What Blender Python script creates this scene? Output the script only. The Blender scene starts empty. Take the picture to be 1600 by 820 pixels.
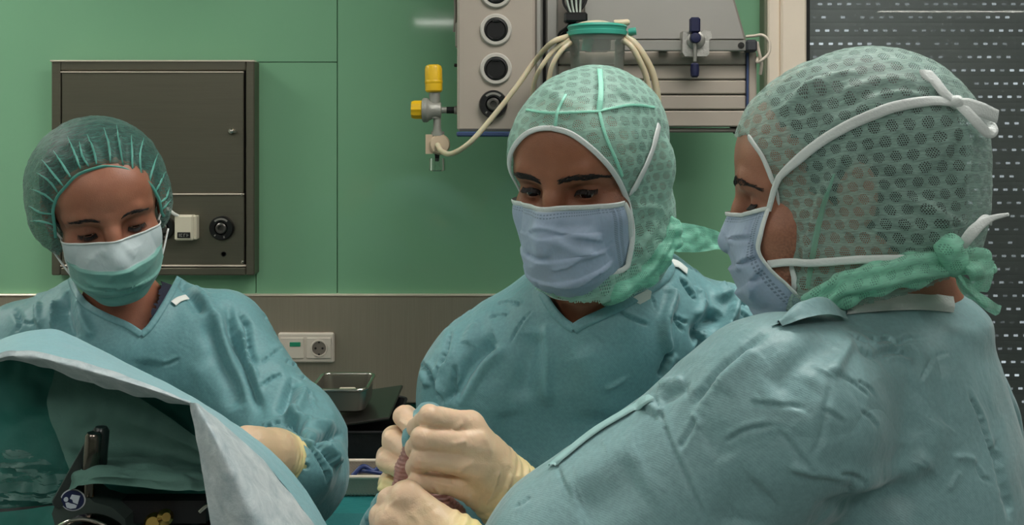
import bpy, math, random
import numpy as np
from mathutils import Vector, Matrix
from mathutils.bvhtree import BVHTree

# ---------------------------------------------------------------- camera, light, exposure
SC = bpy.context.scene
COL = SC.collection
CAM_Z, FPX, CX, CY = 1.68, 1556.0, 800.0, 205.0   # eye height; focal length, principal point in picture units
cam_data = bpy.data.cameras.new('camera')
cam_data.lens = 35.01
cam_data.sensor_width = 36.0
cam_data.clip_start = 0.05
cam_data.shift_y = -(410.0 - CY) / 1600.0
cam = bpy.data.objects.new('camera', cam_data)
cam.location = (0, 0, CAM_Z)
cam.rotation_euler = (math.radians(90), 0, 0)
COL.objects.link(cam)
SC.camera = cam
SC.view_settings.view_transform = 'Standard'
SC.view_settings.look = 'None'
SC.view_settings.gamma = 1.0
SC.view_settings.use_curve_mapping = False
SC.view_settings.exposure = 0.0
SC.cycles.use_denoising = True
SC.cycles.max_bounces = 8
SC.cycles.transparent_max_bounces = 16
WORLD_STRENGTH = 0.12
world = bpy.data.worlds.new('world')
SC.world = world
world.use_nodes = True
world.node_tree.nodes['Background'].inputs[0].default_value = (0.95, 0.98, 1.0, 1)
world.node_tree.nodes['Background'].inputs[1].default_value = WORLD_STRENGTH
# ceiling luminaires: centre x, y, size x, size y, emission strength
CEIL_Z = 3.0
LUMINAIRES = [(-2.3, 2.2, 1.00, 0.30, 30.0), (0.55, 1.35, 1.20, 0.60, 13.0),
              (-1.5, 0.2, 1.20, 0.30, 8.0), (2.0, 0.6, 1.20, 0.30, 9.0),
              (-1.3, -1.3, 1.20, 0.60, 7.0), (0.7, -1.3, 1.20, 0.60, 9.0),
              (0.4, -3.8, 1.20, 0.30, 6.0), (4.75, -5.2, 1.60, 0.10, 14.0), (4.9, -3.4, 1.30, 0.06, 14.0)]
LUMI_COL = (1.0, 0.965, 0.915, 1)


def P(px, py, Y):
    """world point seen at picture position px, py at depth Y"""
    return np.array([(px - CX) / FPX * Y, Y, CAM_Z - (py - CY) / FPX * Y])


def srgb(r, g, b):
    f = lambda c: c / 12.92 if c <= 0.04045 else ((c + 0.055) / 1.055) ** 2.4
    return (f(r / 255), f(g / 255), f(b / 255), 1.0)


# ---------------------------------------------------------------- object helpers
def thing(name, label, cat, loc=(0, 0, 0), group=None):
    o = bpy.data.objects.new(name, None)
    o.empty_display_size = 0.05
    COL.objects.link(o)
    o.location = [float(c) for c in loc]
    o['label'] = label
    o['category'] = cat
    if group:
        o['group'] = group
    return o


def tag(o, label, cat, group=None):
    o['label'] = label
    o['category'] = cat
    if group:
        o['group'] = group
    return o


def origin_of(parent):
    o = Vector((0, 0, 0))
    while parent is not None:
        o += parent.location
        parent = parent.parent
    return np.array(o)


def mesh_obj(name, V, F, mat, parent=None, smooth=True, uv=None, attr=None, label=None, base=None, mat_idx=None):
    """V: n x 3 world coords, F: list/array of polygons. ONE mesh object"""
    V = np.asarray(V, dtype=np.float64)
    org = origin_of(parent) if parent is not None else (np.array(base) if base is not None else np.zeros(3))
    W = (V - org).astype(np.float32)
    me = bpy.data.meshes.new(name)
    if isinstance(F, np.ndarray) and F.ndim == 2:
        n, k = F.shape
        me.vertices.add(len(W))
        me.vertices.foreach_set('co', W.ravel())
        me.loops.add(n * k)
        me.loops.foreach_set('vertex_index', F.astype(np.int32).ravel())
        me.polygons.add(n)
        me.polygons.foreach_set('loop_start', np.arange(0, n * k, k, dtype=np.int32))
        me.update(calc_edges=True)
        me.validate()
    else:
        me.from_pydata([tuple(map(float, v)) for v in W], [], [tuple(map(int, f)) for f in F])
        me.update()
    me.polygons.foreach_set('use_smooth', np.full(len(me.polygons), bool(smooth)))
    mats = mat if isinstance(mat, (list, tuple)) else [mat]
    for m in mats:
        me.materials.append(m)
    if mat_idx is not None:
        me.polygons.foreach_set('material_index', np.asarray(mat_idx, dtype=np.int32))
    if uv is not None:
        l = me.uv_layers.new(name='UVMap')
        vi = np.empty(len(me.loops), dtype=np.int32)
        me.loops.foreach_get('vertex_index', vi)
        l.data.foreach_set('uv', np.asarray(uv, dtype=np.float32)[vi].ravel())
    if attr:
        for k_, a in attr.items():
            at = me.attributes.new(k_, 'FLOAT', 'POINT')
            at.data.foreach_set('value', np.asarray(a, dtype=np.float32))
    o = bpy.data.objects.new(name, me)
    COL.objects.link(o)
    if parent is not None:
        o.parent = parent
    else:
        o.location = [float(c) for c in org]
    if label:
        o['label'] = label
    return o


class MB:
    """collects boxes, tubes, lathes ... and links them as ONE mesh"""
    def __init__(self):
        self.V, self.F, self.n = [], [], 0

    def add(self, V, F):
        V = np.asarray(V, dtype=float)
        self.V.append(V)
        self.F += [tuple(int(i) + self.n for i in f) for f in F]
        self.n += len(V)
        return self

    def box(self, lo, hi, bev=0.0, R=None, c=None):
        lo, hi = np.array(lo, float), np.array(hi, float)
        b = min(bev, 0.49 * (hi - lo).min())
        m, s = (lo + hi) / 2, (hi - lo) / 2
        if b <= 0:
            V = [(sx * s[0], sy * s[1], sz * s[2]) for sx in (-1, 1) for sy in (-1, 1) for sz in (-1, 1)]
            F = [(0, 1, 3, 2), (4, 6, 7, 5), (0, 4, 5, 1), (2, 3, 7, 6), (0, 2, 6, 4), (1, 5, 7, 3)]
        else:
            idx, V = {}, []
            for sx in (-1, 1):
                for sy in (-1, 1):
                    for sz in (-1, 1):
                        for a in range(3):
                            p = np.array([sx, sy, sz]) * (s - b)
                            p[a] = (sx, sy, sz)[a] * s[a]
                            idx[(sx, sy, sz, a)] = len(V)
                            V.append(p)
            F = []
            sg = (-1, 1)
            for a in range(3):
                o1, o2 = [(1, 2), (2, 0), (0, 1)][a]
                for q in sg:
                    loop = []
                    for (u, v) in ((-1, -1), (1, -1), (1, 1), (-1, 1)):
                        k = [0, 0, 0]
                        k[a], k[o1], k[o2] = q, u, v
                        loop.append(idx[(*k, a)])
                    F.append(loop if q > 0 else loop[::-1])
            for a in range(3):
                o1, o2 = [(1, 2), (2, 0), (0, 1)][a]
                for u in sg:
                    for v in sg:
                        k0, k1 = [0, 0, 0], [0, 0, 0]
                        k0[a], k1[a] = -1, 1
                        k0[o1] = k1[o1] = u
                        k0[o2] = k1[o2] = v
                        f = [idx[(*k0, o1)], idx[(*k1, o1)], idx[(*k1, o2)], idx[(*k0, o2)]]
                        F.append(f if u * v < 0 else f[::-1])
            for sx in sg:
                for sy in sg:
                    for sz in sg:
                        f = [idx[(sx, sy, sz, 0)], idx[(sx, sy, sz, 1)], idx[(sx, sy, sz, 2)]]
                        F.append(f if sx * sy * sz > 0 else f[::-1])
        V = np.array(V)
        if R is not None:
            V = V @ np.array(R).T
        return self.add(V + (m if c is None else np.array(c)), F)

    def lathe(self, prof, c, axis=(0, 0, 1), n=28, caps=True):
        """prof: list of (radius, height along axis)"""
        A = basis(axis)
        t = np.linspace(0, 2 * np.pi, n, endpoint=False)
        V, F = [], []
        for r, h in prof:
            V.append(np.stack([r * np.cos(t), r * np.sin(t), np.full(n, h)], 1) @ A.T + np.array(c))
        for i in range(len(prof) - 1):
            for j in range(n):
                k = (j + 1) % n
                F.append((i * n + j, i * n + k, (i + 1) * n + k, (i + 1) * n + j))
        if caps:
            F.append(tuple(range(n))[::-1])
            F.append(tuple((len(prof) - 1) * n + j for j in range(n)))
        return self.add(np.concatenate(V), F)

    def tube(self, pts, r, n=10, spline=True, res=6, caps=True):
        pts = np.array(pts, float)
        rad = np.array(r, float) if np.ndim(r) else np.full(len(pts), float(r))
        if spline and len(pts) > 2:
            pts, rad = spl(pts, res), spl(rad[:, None], res)[:, 0]
        T = np.gradient(pts, axis=0)
        T /= np.linalg.norm(T, axis=1, keepdims=True) + 1e-12
        N = basis(T[0])[:, 0]
        V, F = [], []
        t = np.linspace(0, 2 * np.pi, n, endpoint=False)
        for i in range(len(pts)):
            N = N - T[i] * np.dot(N, T[i])
            N /= np.linalg.norm(N) + 1e-12
            B = np.cross(T[i], N)
            V.append(pts[i] + rad[i] * (np.cos(t)[:, None] * N + np.sin(t)[:, None] * B))
        for i in range(len(pts) - 1):
            for j in range(n):
                k = (j + 1) % n
                F.append((i * n + j, i * n + k, (i + 1) * n + k, (i + 1) * n + j))
        if caps:
            F.append(tuple(range(n))[::-1])
            F.append(tuple((len(pts) - 1) * n + j for j in range(n)))
        return self.add(np.concatenate(V), F)

    def prism(self, poly, y0, y1):
        """poly: (x, z) outline, extruded from y0 (near) to y1"""
        poly = np.array(poly, float)
        n = len(poly)
        V = [(x, y0, z) for x, z in poly] + [(x, y1, z) for x, z in poly]
        area = np.sum(poly[:, 0] * np.roll(poly[:, 1], -1) - np.roll(poly[:, 0], -1) * poly[:, 1])
        F = [tuple(range(n)), tuple(range(2 * n - 1, n - 1, -1))]
        F += [(i, n + i, n + (i + 1) % n, (i + 1) % n) for i in range(n)]
        if area < 0:
            F = [f[::-1] for f in F]
        return self.add(V, F)

    def build(self, name, mat, parent=None, smooth=False, label=None, base=None):
        o = mesh_obj(name, np.concatenate(self.V), self.F, mat, parent, smooth, label=label, base=base)
        return o


def autosmooth(o, ang=35):
    me = o.data
    me.polygons.foreach_set('use_smooth', np.ones(len(me.polygons), dtype=bool))
    me.set_sharp_from_angle(angle=math.radians(ang))
    return o


def basis(ax):
    a = np.array(ax, float)
    a /= np.linalg.norm(a)
    h = np.array([1.0, 0, 0]) if abs(a[0]) < 0.9 else np.array([0, 1.0, 0])
    x = h - a * np.dot(h, a)
    x /= np.linalg.norm(x)
    return np.stack([x, np.cross(a, x), a], 1)


def spl(p, res=6):
    """Catmull-Rom through the rows of p"""
    p = np.asarray(p, float)
    q = np.vstack([2 * p[0] - p[1], p, 2 * p[-1] - p[-2]])
    out = []
    for i in range(1, len(q) - 2):
        t = np.linspace(0, 1, res, endpoint=False)[:, None]
        a, b, c, d = q[i - 1], q[i], q[i + 1], q[i + 2]
        out.append(0.5 * (2 * b + (c - a) * t + (2 * a - 5 * b + 4 * c - d) * t ** 2 + (3 * b - a - 3 * c + d) * t ** 3))
    out.append(p[-1:])
    return np.vstack(out)


def grid_faces(nu, nv, wrap=False):
    """faces for vertices stored [iu * nv + iv]"""
    F = []
    iu = np.arange(nu if wrap else nu - 1)
    a = (iu[:, None] * nv + np.arange(nv - 1)[None, :]).ravel()
    b = (((iu + 1) % nu)[:, None] * nv + np.arange(nv - 1)[None, :]).ravel()
    return np.stack([a, b, b + 1, a + 1], 1)


# ---------------------------------------------------------------- noise
_rng = np.random.default_rng(7)
_perm = np.concatenate([_rng.permutation(256)] * 3)
_grad = _rng.normal(size=(256, 3))
_grad /= np.linalg.norm(_grad, axis=1, keepdims=True)


def pnoise(p):
    p = np.asarray(p, float)
    i = np.floor(p).astype(int)
    f = p - i
    u = f * f * f * (f * (f * 6 - 15) + 10)
    i &= 255
    r = 0
    for dx in (0, 1):
        for dy in (0, 1):
            for dz in (0, 1):
                h = _perm[_perm[_perm[(i[:, 0] + dx) & 255] + ((i[:, 1] + dy) & 255)] + ((i[:, 2] + dz) & 255)]
                g = np.einsum('ij,ij->i', _grad[h], f - np.array([dx, dy, dz]))
                r = r + g * (u[:, 0] if dx else 1 - u[:, 0]) * (u[:, 1] if dy else 1 - u[:, 1]) * (u[:, 2] if dz else 1 - u[:, 2])
    return r * 1.6


def ridged(p):
    return 1 - 2 * np.abs(pnoise(p))


# ---------------------------------------------------------------- implicit shapes
def smin(a, b, k):
    if k <= 0:
        return np.minimum(a, b)
    h = np.clip(0.5 + 0.5 * (b - a) / k, 0, 1)
    return b + (a - b) * h - k * h * (1 - h)


def smax(a, b, k):
    return -smin(-a, -b, k)


class RC:
    """round cone from a to b"""
    def __init__(s, a, b, ra, rb):
        s.a, s.b, s.ra, s.rb = np.array(a, float), np.array(b, float), ra, rb

    def box(s):
        r = max(s.ra, s.rb)
        return np.minimum(s.a, s.b) - r, np.maximum(s.a, s.b) + r

    def d(s, x, y, z):
        ba = s.b - s.a
        L = ba @ ba + 1e-12
        px, py, pz = x - s.a[0], y - s.a[1], z - s.a[2]
        t = np.clip((px * ba[0] + py * ba[1] + pz * ba[2]) / L, 0, 1)
        return np.sqrt((px - t * ba[0]) ** 2 + (py - t * ba[1]) ** 2 + (pz - t * ba[2]) ** 2) - (s.ra + (s.rb - s.ra) * t)


class EL:
    """ellipsoid, R columns = its axes"""
    def __init__(s, c, r, R=None):
        s.c, s.r, s.R = np.array(c, float), np.array(r, float), (np.eye(3) if R is None else np.array(R, float))

    def box(s):
        e = np.sqrt(((s.R * s.r) ** 2).sum(1))
        return s.c - e, s.c + e

    def d(s, x, y, z):
        px, py, pz = x - s.c[0], y - s.c[1], z - s.c[2]
        q = [s.R[0, i] * px + s.R[1, i] * py + s.R[2, i] * pz for i in range(3)]
        k0 = np.sqrt(sum((q[i] / s.r[i]) ** 2 for i in range(3)))
        k1 = np.sqrt(sum((q[i] / s.r[i] ** 2) ** 2 for i in range(3))) + 1e-9
        return k0 * (k0 - 1) / k1


def field(prims, xs, ys, zs, off=0.0):
    """prims: list of (prim, k, mode) with mode '+' or '-'"""
    D = np.full((len(xs), len(ys), len(zs)), 1.0, np.float32)
    for pr, k, mode in prims:
        lo, hi = pr.box()
        pad = 0.012 + 1.5 * k + off
        sl = []
        for c, l, h in ((xs, lo[0], hi[0]), (ys, lo[1], hi[1]), (zs, lo[2], hi[2])):
            i0, i1 = np.searchsorted(c, l - pad), np.searchsorted(c, h + pad)
            sl.append(slice(i0, i1))
        if any(s.stop <= s.start for s in sl):
            continue
        x, y, z = np.meshgrid(xs[sl[0]], ys[sl[1]], zs[sl[2]], indexing='ij', sparse=True)
        d = pr.d(x, y, z)
        sub = D[tuple(sl)]
        D[tuple(sl)] = smin(sub, d, k) if mode == '+' else smax(sub, -d, k)
    return D - off


def sd_points(prims, p):
    D = np.full(len(p), 1.0)
    for pr, k, mode in prims:
        d = pr.d(p[:, 0], p[:, 1], p[:, 2])
        D = smin(D, d, k) if mode == '+' else smax(D, -d, k)
    return D


def surface_net(D, xs, ys, zs):
    s = D < 0
    nx, ny, nz = D.shape
    c = np.zeros((nx - 1, ny - 1, nz - 1), np.int8)
    for dx in (0, 1):
        for dy in (0, 1):
            for dz in (0, 1):
                c += s[dx:nx - 1 + dx, dy:ny - 1 + dy, dz:nz - 1 + dz]
    act = (c > 0) & (c < 8)
    I, J, K = np.nonzero(act)
    idx = np.full(act.shape, -1, np.int32)
    idx[I, J, K] = np.arange(len(I))
    acc = np.zeros((len(I), 3))
    cnt = np.zeros(len(I))
    X = np.stack([xs[I], ys[J], zs[K]], 1)
    H = np.stack([xs[I + 1], ys[J + 1], zs[K + 1]], 1) - X
    for ax in range(3):
        o1, o2 = [(1, 2), (0, 2), (0, 1)][ax]
        for u in (0, 1):
            for v in (0, 1):
                a = [0, 0, 0]
                a[o1], a[o2] = u, v
                b = list(a)
                b[ax] = 1
                da = D[I + a[0], J + a[1], K + a[2]].astype(float)
                db = D[I + b[0], J + b[1], K + b[2]].astype(float)
                m = (da < 0) != (db < 0)
                t = np.where(m, da / np.where(m, da - db, 1), 0)
                q = np.zeros((len(I), 3))
                q[:, o1], q[:, o2], q[:, ax] = u, v, t
                acc += np.where(m[:, None], q, 0)
                cnt += m
    V = X + H * acc / cnt[:, None]
    Fs = []
    for ax in range(3):
        o1, o2 = [(1, 2), (2, 0), (0, 1)][ax]
        n = [nx, ny, nz]
        s0 = [slice(None)] * 3
        s1 = [slice(None)] * 3
        s0[ax], s1[ax] = slice(0, n[ax] - 1), slice(1, n[ax])
        ch = s[tuple(s0)] != s[tuple(s1)]
        e = np.stack(np.nonzero(ch), 1)
        ok = (e[:, o1] > 0) & (e[:, o2] > 0) & (e[:, o1] < n[o1] - 1) & (e[:, o2] < n[o2] - 1)
        e = e[ok]
        ins = s[e[:, 0], e[:, 1], e[:, 2]]
        def cell(a, b):
            q = e.copy()
            q[:, o1] -= a
            q[:, o2] -= b
            return idx[q[:, 0], q[:, 1], q[:, 2]]
        f = np.stack([cell(1, 1), cell(0, 1), cell(0, 0), cell(1, 0)], 1)
        f[~ins] = f[~ins][:, ::-1]
        Fs.append(f)
    return V, np.concatenate(Fs)


def sdf_mesh(prims, lo, hi, h, off=0.0, smooth=2, zs=None):
    lo, hi = np.array(lo, float), np.array(hi, float)
    xs, ys = np.arange(lo[0], hi[0], h), np.arange(lo[1], hi[1], h)
    zs = np.arange(lo[2], hi[2], h) if zs is None else zs
    V, F = surface_net(field(prims, xs, ys, zs, off), xs, ys, zs)
    return (lap(V, F, smooth), F)


def bounds(prims, pad=0.02):
    b = [p.box() for p, k, m in prims if m == '+']
    return np.min([q[0] for q in b], 0) - pad, np.max([q[1] for q in b], 0) + pad


def edges_of(F):
    e = np.concatenate([F[:, [0, 1]], F[:, [1, 2]], F[:, [2, 3]], F[:, [3, 0]]])
    return e


def lap(V, F, it, w=0.5):
    if not it:
        return V
    e = edges_of(F)
    n = len(V)
    a, b = np.concatenate([e[:, 0], e[:, 1]]), np.concatenate([e[:, 1], e[:, 0]])
    deg = np.bincount(a, minlength=n)[:, None] + 1e-9
    for _ in range(it):
        S = np.stack([np.bincount(a, V[b, i], n) for i in range(3)], 1)
        V = V + w * (S / deg - V)
    return V


def vnormals(V, F):
    n = np.cross(V[F[:, 2]] - V[F[:, 0]], V[F[:, 3]] - V[F[:, 1]])
    N = np.zeros_like(V)
    for i in range(3):
        N[:, i] = sum(np.bincount(F[:, j], n[:, i], len(V)) for j in range(4))
    return N / (np.linalg.norm(N, axis=1, keepdims=True) + 1e-12)


def subdiv(V, F, mask):
    """split the chosen quads in four"""
    G = F[mask]
    n = len(V)
    e = np.sort(np.concatenate([G[:, [0, 1]], G[:, [1, 2]], G[:, [2, 3]], G[:, [3, 0]]]), axis=1).astype(np.int64)
    key, inv = np.unique(e[:, 0] * n + e[:, 1], return_inverse=True)
    cnt = np.bincount(inv)
    mid = (V[key // n] + V[key % n]) / 2
    cen = V[G].mean(1)
    k = len(G)
    m = inv.reshape(4, k) + n
    c = np.arange(k) + n + len(key)
    Q = np.concatenate([np.stack([G[:, i], m[i], c, m[i - 1]], 1) for i in range(4)])
    V2 = np.concatenate([V, mid, cen])
    F2 = np.concatenate([F[~mask], Q])
    free = np.zeros(len(V2), bool)
    free[Q] = True
    free[n:n + len(key)][cnt == 1] = False
    border = np.unique(e[cnt[inv] == 1])
    free[border] = False
    W = lap(V2, Q, 2, 0.4)
    V2[free] = W[free]
    return V2, F2


def keep_faces(V, F, mask):
    F = F[mask]
    u = np.unique(F)
    m = np.full(len(V), -1)
    m[u] = np.arange(len(u))
    return V[u], m[F], u


def px_of(V):
    return CX + V[:, 0] / V[:, 1] * FPX, CY - (V[:, 2] - CAM_Z) / V[:, 1] * FPX


def in_poly(x, y, poly):
    poly = np.array(poly, float)
    r = np.zeros(len(x), bool)
    j = len(poly) - 1
    for i in range(len(poly)):
        xi, yi, xj, yj = *poly[i], *poly[j]
        c = ((yi > y) != (yj > y)) & (x < (xj - xi) * (y - yi) / (yj - yi + 1e-12) + xi)
        r ^= c
        j = i
    return r


class Surf:
    """a mesh one can lay lines on: ray from the camera's viewpoint, nearest point"""
    def __init__(s, V, F):
        s.t = BVHTree.FromPolygons([tuple(v) for v in V.tolist()], F.tolist())

    def hit(s, px, py, lift=0.0, far=False):
        o = Vector((0, 0, CAM_Z))
        d = Vector(P(px, py, 1.0)) - o
        d.normalize()
        h = s.t.ray_cast(o, d)
        if h[0] is None:
            return None, None
        n = h[1]
        if n.dot(d) > 0:
            n = -n
        return np.array(h[0]) + lift * np.array(n), np.array(n)

    def near(s, p, lift=0.0):
        h = s.t.find_nearest(Vector(p))
        return np.array(h[0]) + lift * np.array(h[1]), np.array(h[1])

    def line(s, pts, lift=0.001, res=8):
        q = spl(np.array(pts, float), res) if len(pts) > 2 else np.linspace(pts[0], pts[1], res)
        out, nn = [], []
        for x, y in q:
            p, n = s.hit(x, y, lift)
            if p is not None:
                out.append(p)
                nn.append(n)
        return np.array(out), np.array(nn)


def ribbon(name, pts, nrm, w, th, mat, parent, label=None, res=1):
    """flat strip along pts lying on a surface with normals nrm"""
    pts, nrm = np.asarray(pts, float), np.asarray(nrm, float)
    if len(pts) < 3:
        print('SHORT', name)
        return None
    if len(pts) > 6:
        k = np.array([1, 2, 3, 2, 1]) / 9
        for arr in (pts, nrm):
            q = np.vstack([arr[:1], arr[:1], arr, arr[-1:], arr[-1:]])
            sm = np.stack([np.convolve(q[:, i], k, 'valid') for i in range(3)], 1)
            arr[1:-1] = sm[1:-1]
    T = np.gradient(pts, axis=0)
    T /= np.linalg.norm(T, axis=1, keepdims=True) + 1e-12
    B = np.cross(T, nrm)
    B /= np.linalg.norm(B, axis=1, keepdims=True) + 1e-12
    n2 = np.cross(B, T)
    ww = np.full(len(pts), w) if np.ndim(w) == 0 else np.interp(np.linspace(0, 1, len(pts)), np.linspace(0, 1, len(w)), w)
    prof = [(-0.5, 0), (-0.46, 0.8), (-0.2, 1), (0.2, 1), (0.46, 0.8), (0.5, 0)]
    V = np.stack([pts + B * (a * ww[:, None]) + n2 * (b * th) for a, b in prof], 1).reshape(-1, 3)
    return mesh_obj(name, V, grid_faces(len(pts), len(prof)), mat, parent, True, label=label)


def fold(V, F, lines, gain=1.0):
    """lines: (picture polyline, amplitude m, width m, kind) laid on the surface as real relief.
    kind: 'r' ridge, 'p' pleat (steep on the side left of the line's run), 's' soft step"""
    N = vnormals(V, F)
    px, py = px_of(V)
    view = V - np.array([0, 0, CAM_Z])
    view /= np.linalg.norm(view, axis=1, keepdims=True)
    front = np.einsum('ij,ij->i', N, view) < 0.15
    B = 5
    W_, H_ = 2000 // B, 1400 // B
    bx, by = ((px + 200) / B).astype(int), ((py + 200) / B).astype(int)
    ok = front & (bx >= 0) & (bx < W_) & (by >= 0) & (by < H_)
    Z = np.full((W_, H_), 9.0)
    np.minimum.at(Z, (bx[ok], by[ok]), V[ok, 1])
    vis = ok.copy()
    vis[ok] = V[ok, 1] < Z[bx[ok], by[ok]] + 0.05
    D = np.zeros(len(V))
    for pts, amp, wid, kind in lines:
        q = spl(np.array(pts, float), 12) if len(pts) > 2 else np.linspace(pts[0], pts[1], 12)
        t = np.linspace(0, 1, len(q))
        fade = np.clip(np.minimum(t, 1 - t) * 5, 0, 1)
        fade = fade * fade * (3 - 2 * fade)
        S, T, A = [], [], []
        tg = np.gradient(q, axis=0)
        for i, (x, y) in enumerate(q):
            ix, iy = int((x + 200) / B), int((y + 200) / B)
            z = 9.0
            for r in (0, 1, 2, 4):
                w = Z[max(ix - r, 0):ix + r + 1, max(iy - r, 0):iy + r + 1]
                if w.size and w.min() < 8:
                    z = np.median(w[w < 8])
                    break
            if z < 8:
                S.append(P(x, y, z))
                T.append(tg[i])
                A.append(fade[i])
        if len(S) < 2:
            continue
        S, T, A = np.array(S), np.array(T), np.array(A)
        reach = 3.2 * wid * (2.2 if kind == 'p' else 1)
        rp = reach / S[:, 1].min() * FPX
        m = vis & (px > q[:, 0].min() - rp) & (px < q[:, 0].max() + rp) & (py > q[:, 1].min() - rp) & (py < q[:, 1].max() + rp)
        I = np.nonzero(m)[0]
        if not len(I):
            continue
        # distance to the segments
        best = np.full(len(I), 9.0)
        par = np.zeros(len(I))
        sgn = np.zeros(len(I))
        for j in range(len(S) - 1):
            ab = S[j + 1] - S[j]
            u = np.clip(((V[I] - S[j]) @ ab) / (ab @ ab + 1e-12), 0, 1)
            d = np.linalg.norm(V[I] - S[j] - u[:, None] * ab, axis=1)
            b = d < best
            best[b] = d[b]
            par[b] = (A[j] + (A[j + 1] - A[j]) * u)[b]
            sx, sy = px_of(S[j:j + 1])
            cr = T[j, 0] * (py[I] - sy[0]) - T[j, 1] * (px[I] - sx[0])
            sgn[b] = np.sign(cr)[b]
        if kind == 'c':
            wid = 0.75 * wid
            g = -np.exp(-(best / wid) ** 2) + 0.30 * np.exp(-((best - 2.4 * wid) / (1.6 * wid)) ** 2) * (sgn < 0)
        elif kind == 'r':
            g = np.exp(-(best / wid) ** 2)
        elif kind == 'p':
            g = np.where(sgn < 0, np.exp(-(best / (0.45 * wid)) ** 2), np.exp(-best / (1.6 * wid)))
        else:
            g = np.exp(-(best / wid) ** 2) * np.tanh(sgn * best / (0.5 * wid)) * 1.3
        D[I] += gain * amp * g * par
    return V + N * D[:, None]
# ---------------------------------------------------------------- materials
class NT:
    def __init__(s, name):
        s.m = bpy.data.materials.new(name)
        s.m.use_nodes = True
        s.t = s.m.node_tree
        s.b = s.t.nodes['Principled BSDF']
        s.out = s.t.nodes['Material Output']

    def n(s, kind, **kw):
        nd = s.t.nodes.new(kind)
        for k, v in kw.items():
            setattr(nd, k, v)
        return nd

    def link(s, a, b):
        s.t.links.new(a, b)

    def val(s, sock, v):
        if hasattr(v, 'is_linked') or hasattr(v, 'links'):
            s.link(v, sock)
        else:
            sock.default_value = v

    def math(s, op, a, b=None, c=None, clamp=False):
        nd = s.n('ShaderNodeMath', operation=op, use_clamp=clamp)
        for i, v in enumerate((a, b, c)):
            if v is not None:
                s.val(nd.inputs[i], v)
        return nd.outputs[0]

    def mix(s, fac, a, b, blend='MIX'):
        nd = s.n('ShaderNodeMix', data_type='RGBA', blend_type=blend)
        s.val(nd.inputs[0], fac)
        s.val(nd.inputs[6], a)
        s.val(nd.inputs[7], b)
        return nd.outputs[2]

    def ramp(s, fac, stops, interp='LINEAR'):
        nd = s.n('ShaderNodeValToRGB')
        nd.color_ramp.interpolation = interp
        e = nd.color_ramp.elements
        while len(e) < len(stops):
            e.new(0.5)
        for el, (p, c) in zip(e, stops):
            el.position = p
            el.color = c if len(c) == 4 else (*c, 1)
        s.link(fac, nd.inputs[0])
        return nd.outputs[0]

    def coord(s, which='Object', scale=(1, 1, 1), rot=(0, 0, 0), loc=(0, 0, 0)):
        tc = s.n('ShaderNodeTexCoord')
        mp = s.n('ShaderNodeMapping')
        mp.inputs['Scale'].default_value = scale
        mp.inputs['Rotation'].default_value = rot
        mp.inputs['Location'].default_value = loc
        s.link(tc.outputs[which], mp.inputs[0])
        return mp.outputs[0]

    def noise(s, vec, scale, detail=4, rough=0.55, dist=0.0, out=0):
        nd = s.n('ShaderNodeTexNoise')
        s.link(vec, nd.inputs['Vector'])
        nd.inputs['Scale'].default_value = scale
        nd.inputs['Detail'].default_value = detail
        nd.inputs['Roughness'].default_value = rough
        nd.inputs['Distortion'].default_value = dist
        return nd.outputs[out]

    def bump(s, h, dist, strength=1.0, normal=None):
        nd = s.n('ShaderNodeBump')
        nd.inputs['Distance'].default_value = dist
        nd.inputs['Strength'].default_value = strength
        s.link(h, nd.inputs['Height'])
        if normal is not None:
            s.link(normal, nd.inputs['Normal'])
        return nd.outputs[0]

    def sep(s, vec):
        nd = s.n('ShaderNodeSeparateXYZ')
        s.link(vec, nd.inputs[0])
        return nd.outputs

    def attr(s, name):
        nd = s.n('ShaderNodeAttribute', attribute_name=name)
        return nd.outputs['Fac']

    def set(s, **kw):
        for k, v in kw.items():
            s.val(s.b.inputs[k.replace('_', ' ')], v)
        return s

    def hexd(s, u, v, a):
        """distance (in units of a) to the nearest centre of a triangular lattice of pitch a"""
        r3 = math.sqrt(3)
        U, V = s.math('DIVIDE', u, a), s.math('DIVIDE', v, a * r3)
        ds = []
        for o in (0.0, 0.5):
            fu = s.math('SUBTRACT', s.math('FRACT', s.math('ADD', U, o)), 0.5)
            fv = s.math('MULTIPLY', s.math('SUBTRACT', s.math('FRACT', s.math('ADD', V, o)), 0.5), r3)
            ds.append(s.math('SQRT', s.math('ADD', s.math('MULTIPLY', fu, fu), s.math('MULTIPLY', fv, fv))))
        return s.math('MINIMUM', ds[0], ds[1])


def plain(name, col, rough=0.5, metal=0.0, bump=None, vary=0.0, spec=0.5, **kw):
    t = NT(name)
    v = t.coord()
    if vary:
        n = t.noise(v, 14, 5)
        c2 = tuple(min(1, c * (1 + vary)) for c in col[:3]) + (1,)
        c1 = tuple(c * (1 - vary) for c in col[:3]) + (1,)
        t.set(Base_Color=t.ramp(n, [(0.3, c1), (0.7, c2)]))
    else:
        t.set(Base_Color=col)
    t.set(Roughness=rough, Metallic=metal, Specular_IOR_Level=spec)
    for k, x in kw.items():
        t.val(t.b.inputs[k.replace('_', ' ')], x)
    if bump:
        t.set(Normal=t.bump(t.noise(v, bump[0], 4), bump[1], 1.0))
    return t.m


def brushed(name, col, rough=0.32, stretch=(1, 1, 60), metal=1.0):
    t = NT(name)
    v = t.coord(scale=stretch)
    n = t.noise(v, 8, 6, 0.7)
    c1 = tuple(c * 0.88 for c in col[:3]) + (1,)
    t.set(Base_Color=t.ramp(n, [(0.3, c1), (0.7, col)]), Metallic=metal,
          Roughness=t.math('MULTIPLY_ADD', n, 0.18, rough - 0.09), Normal=t.bump(n, 0.0004, 0.25))
    return t.m


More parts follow.
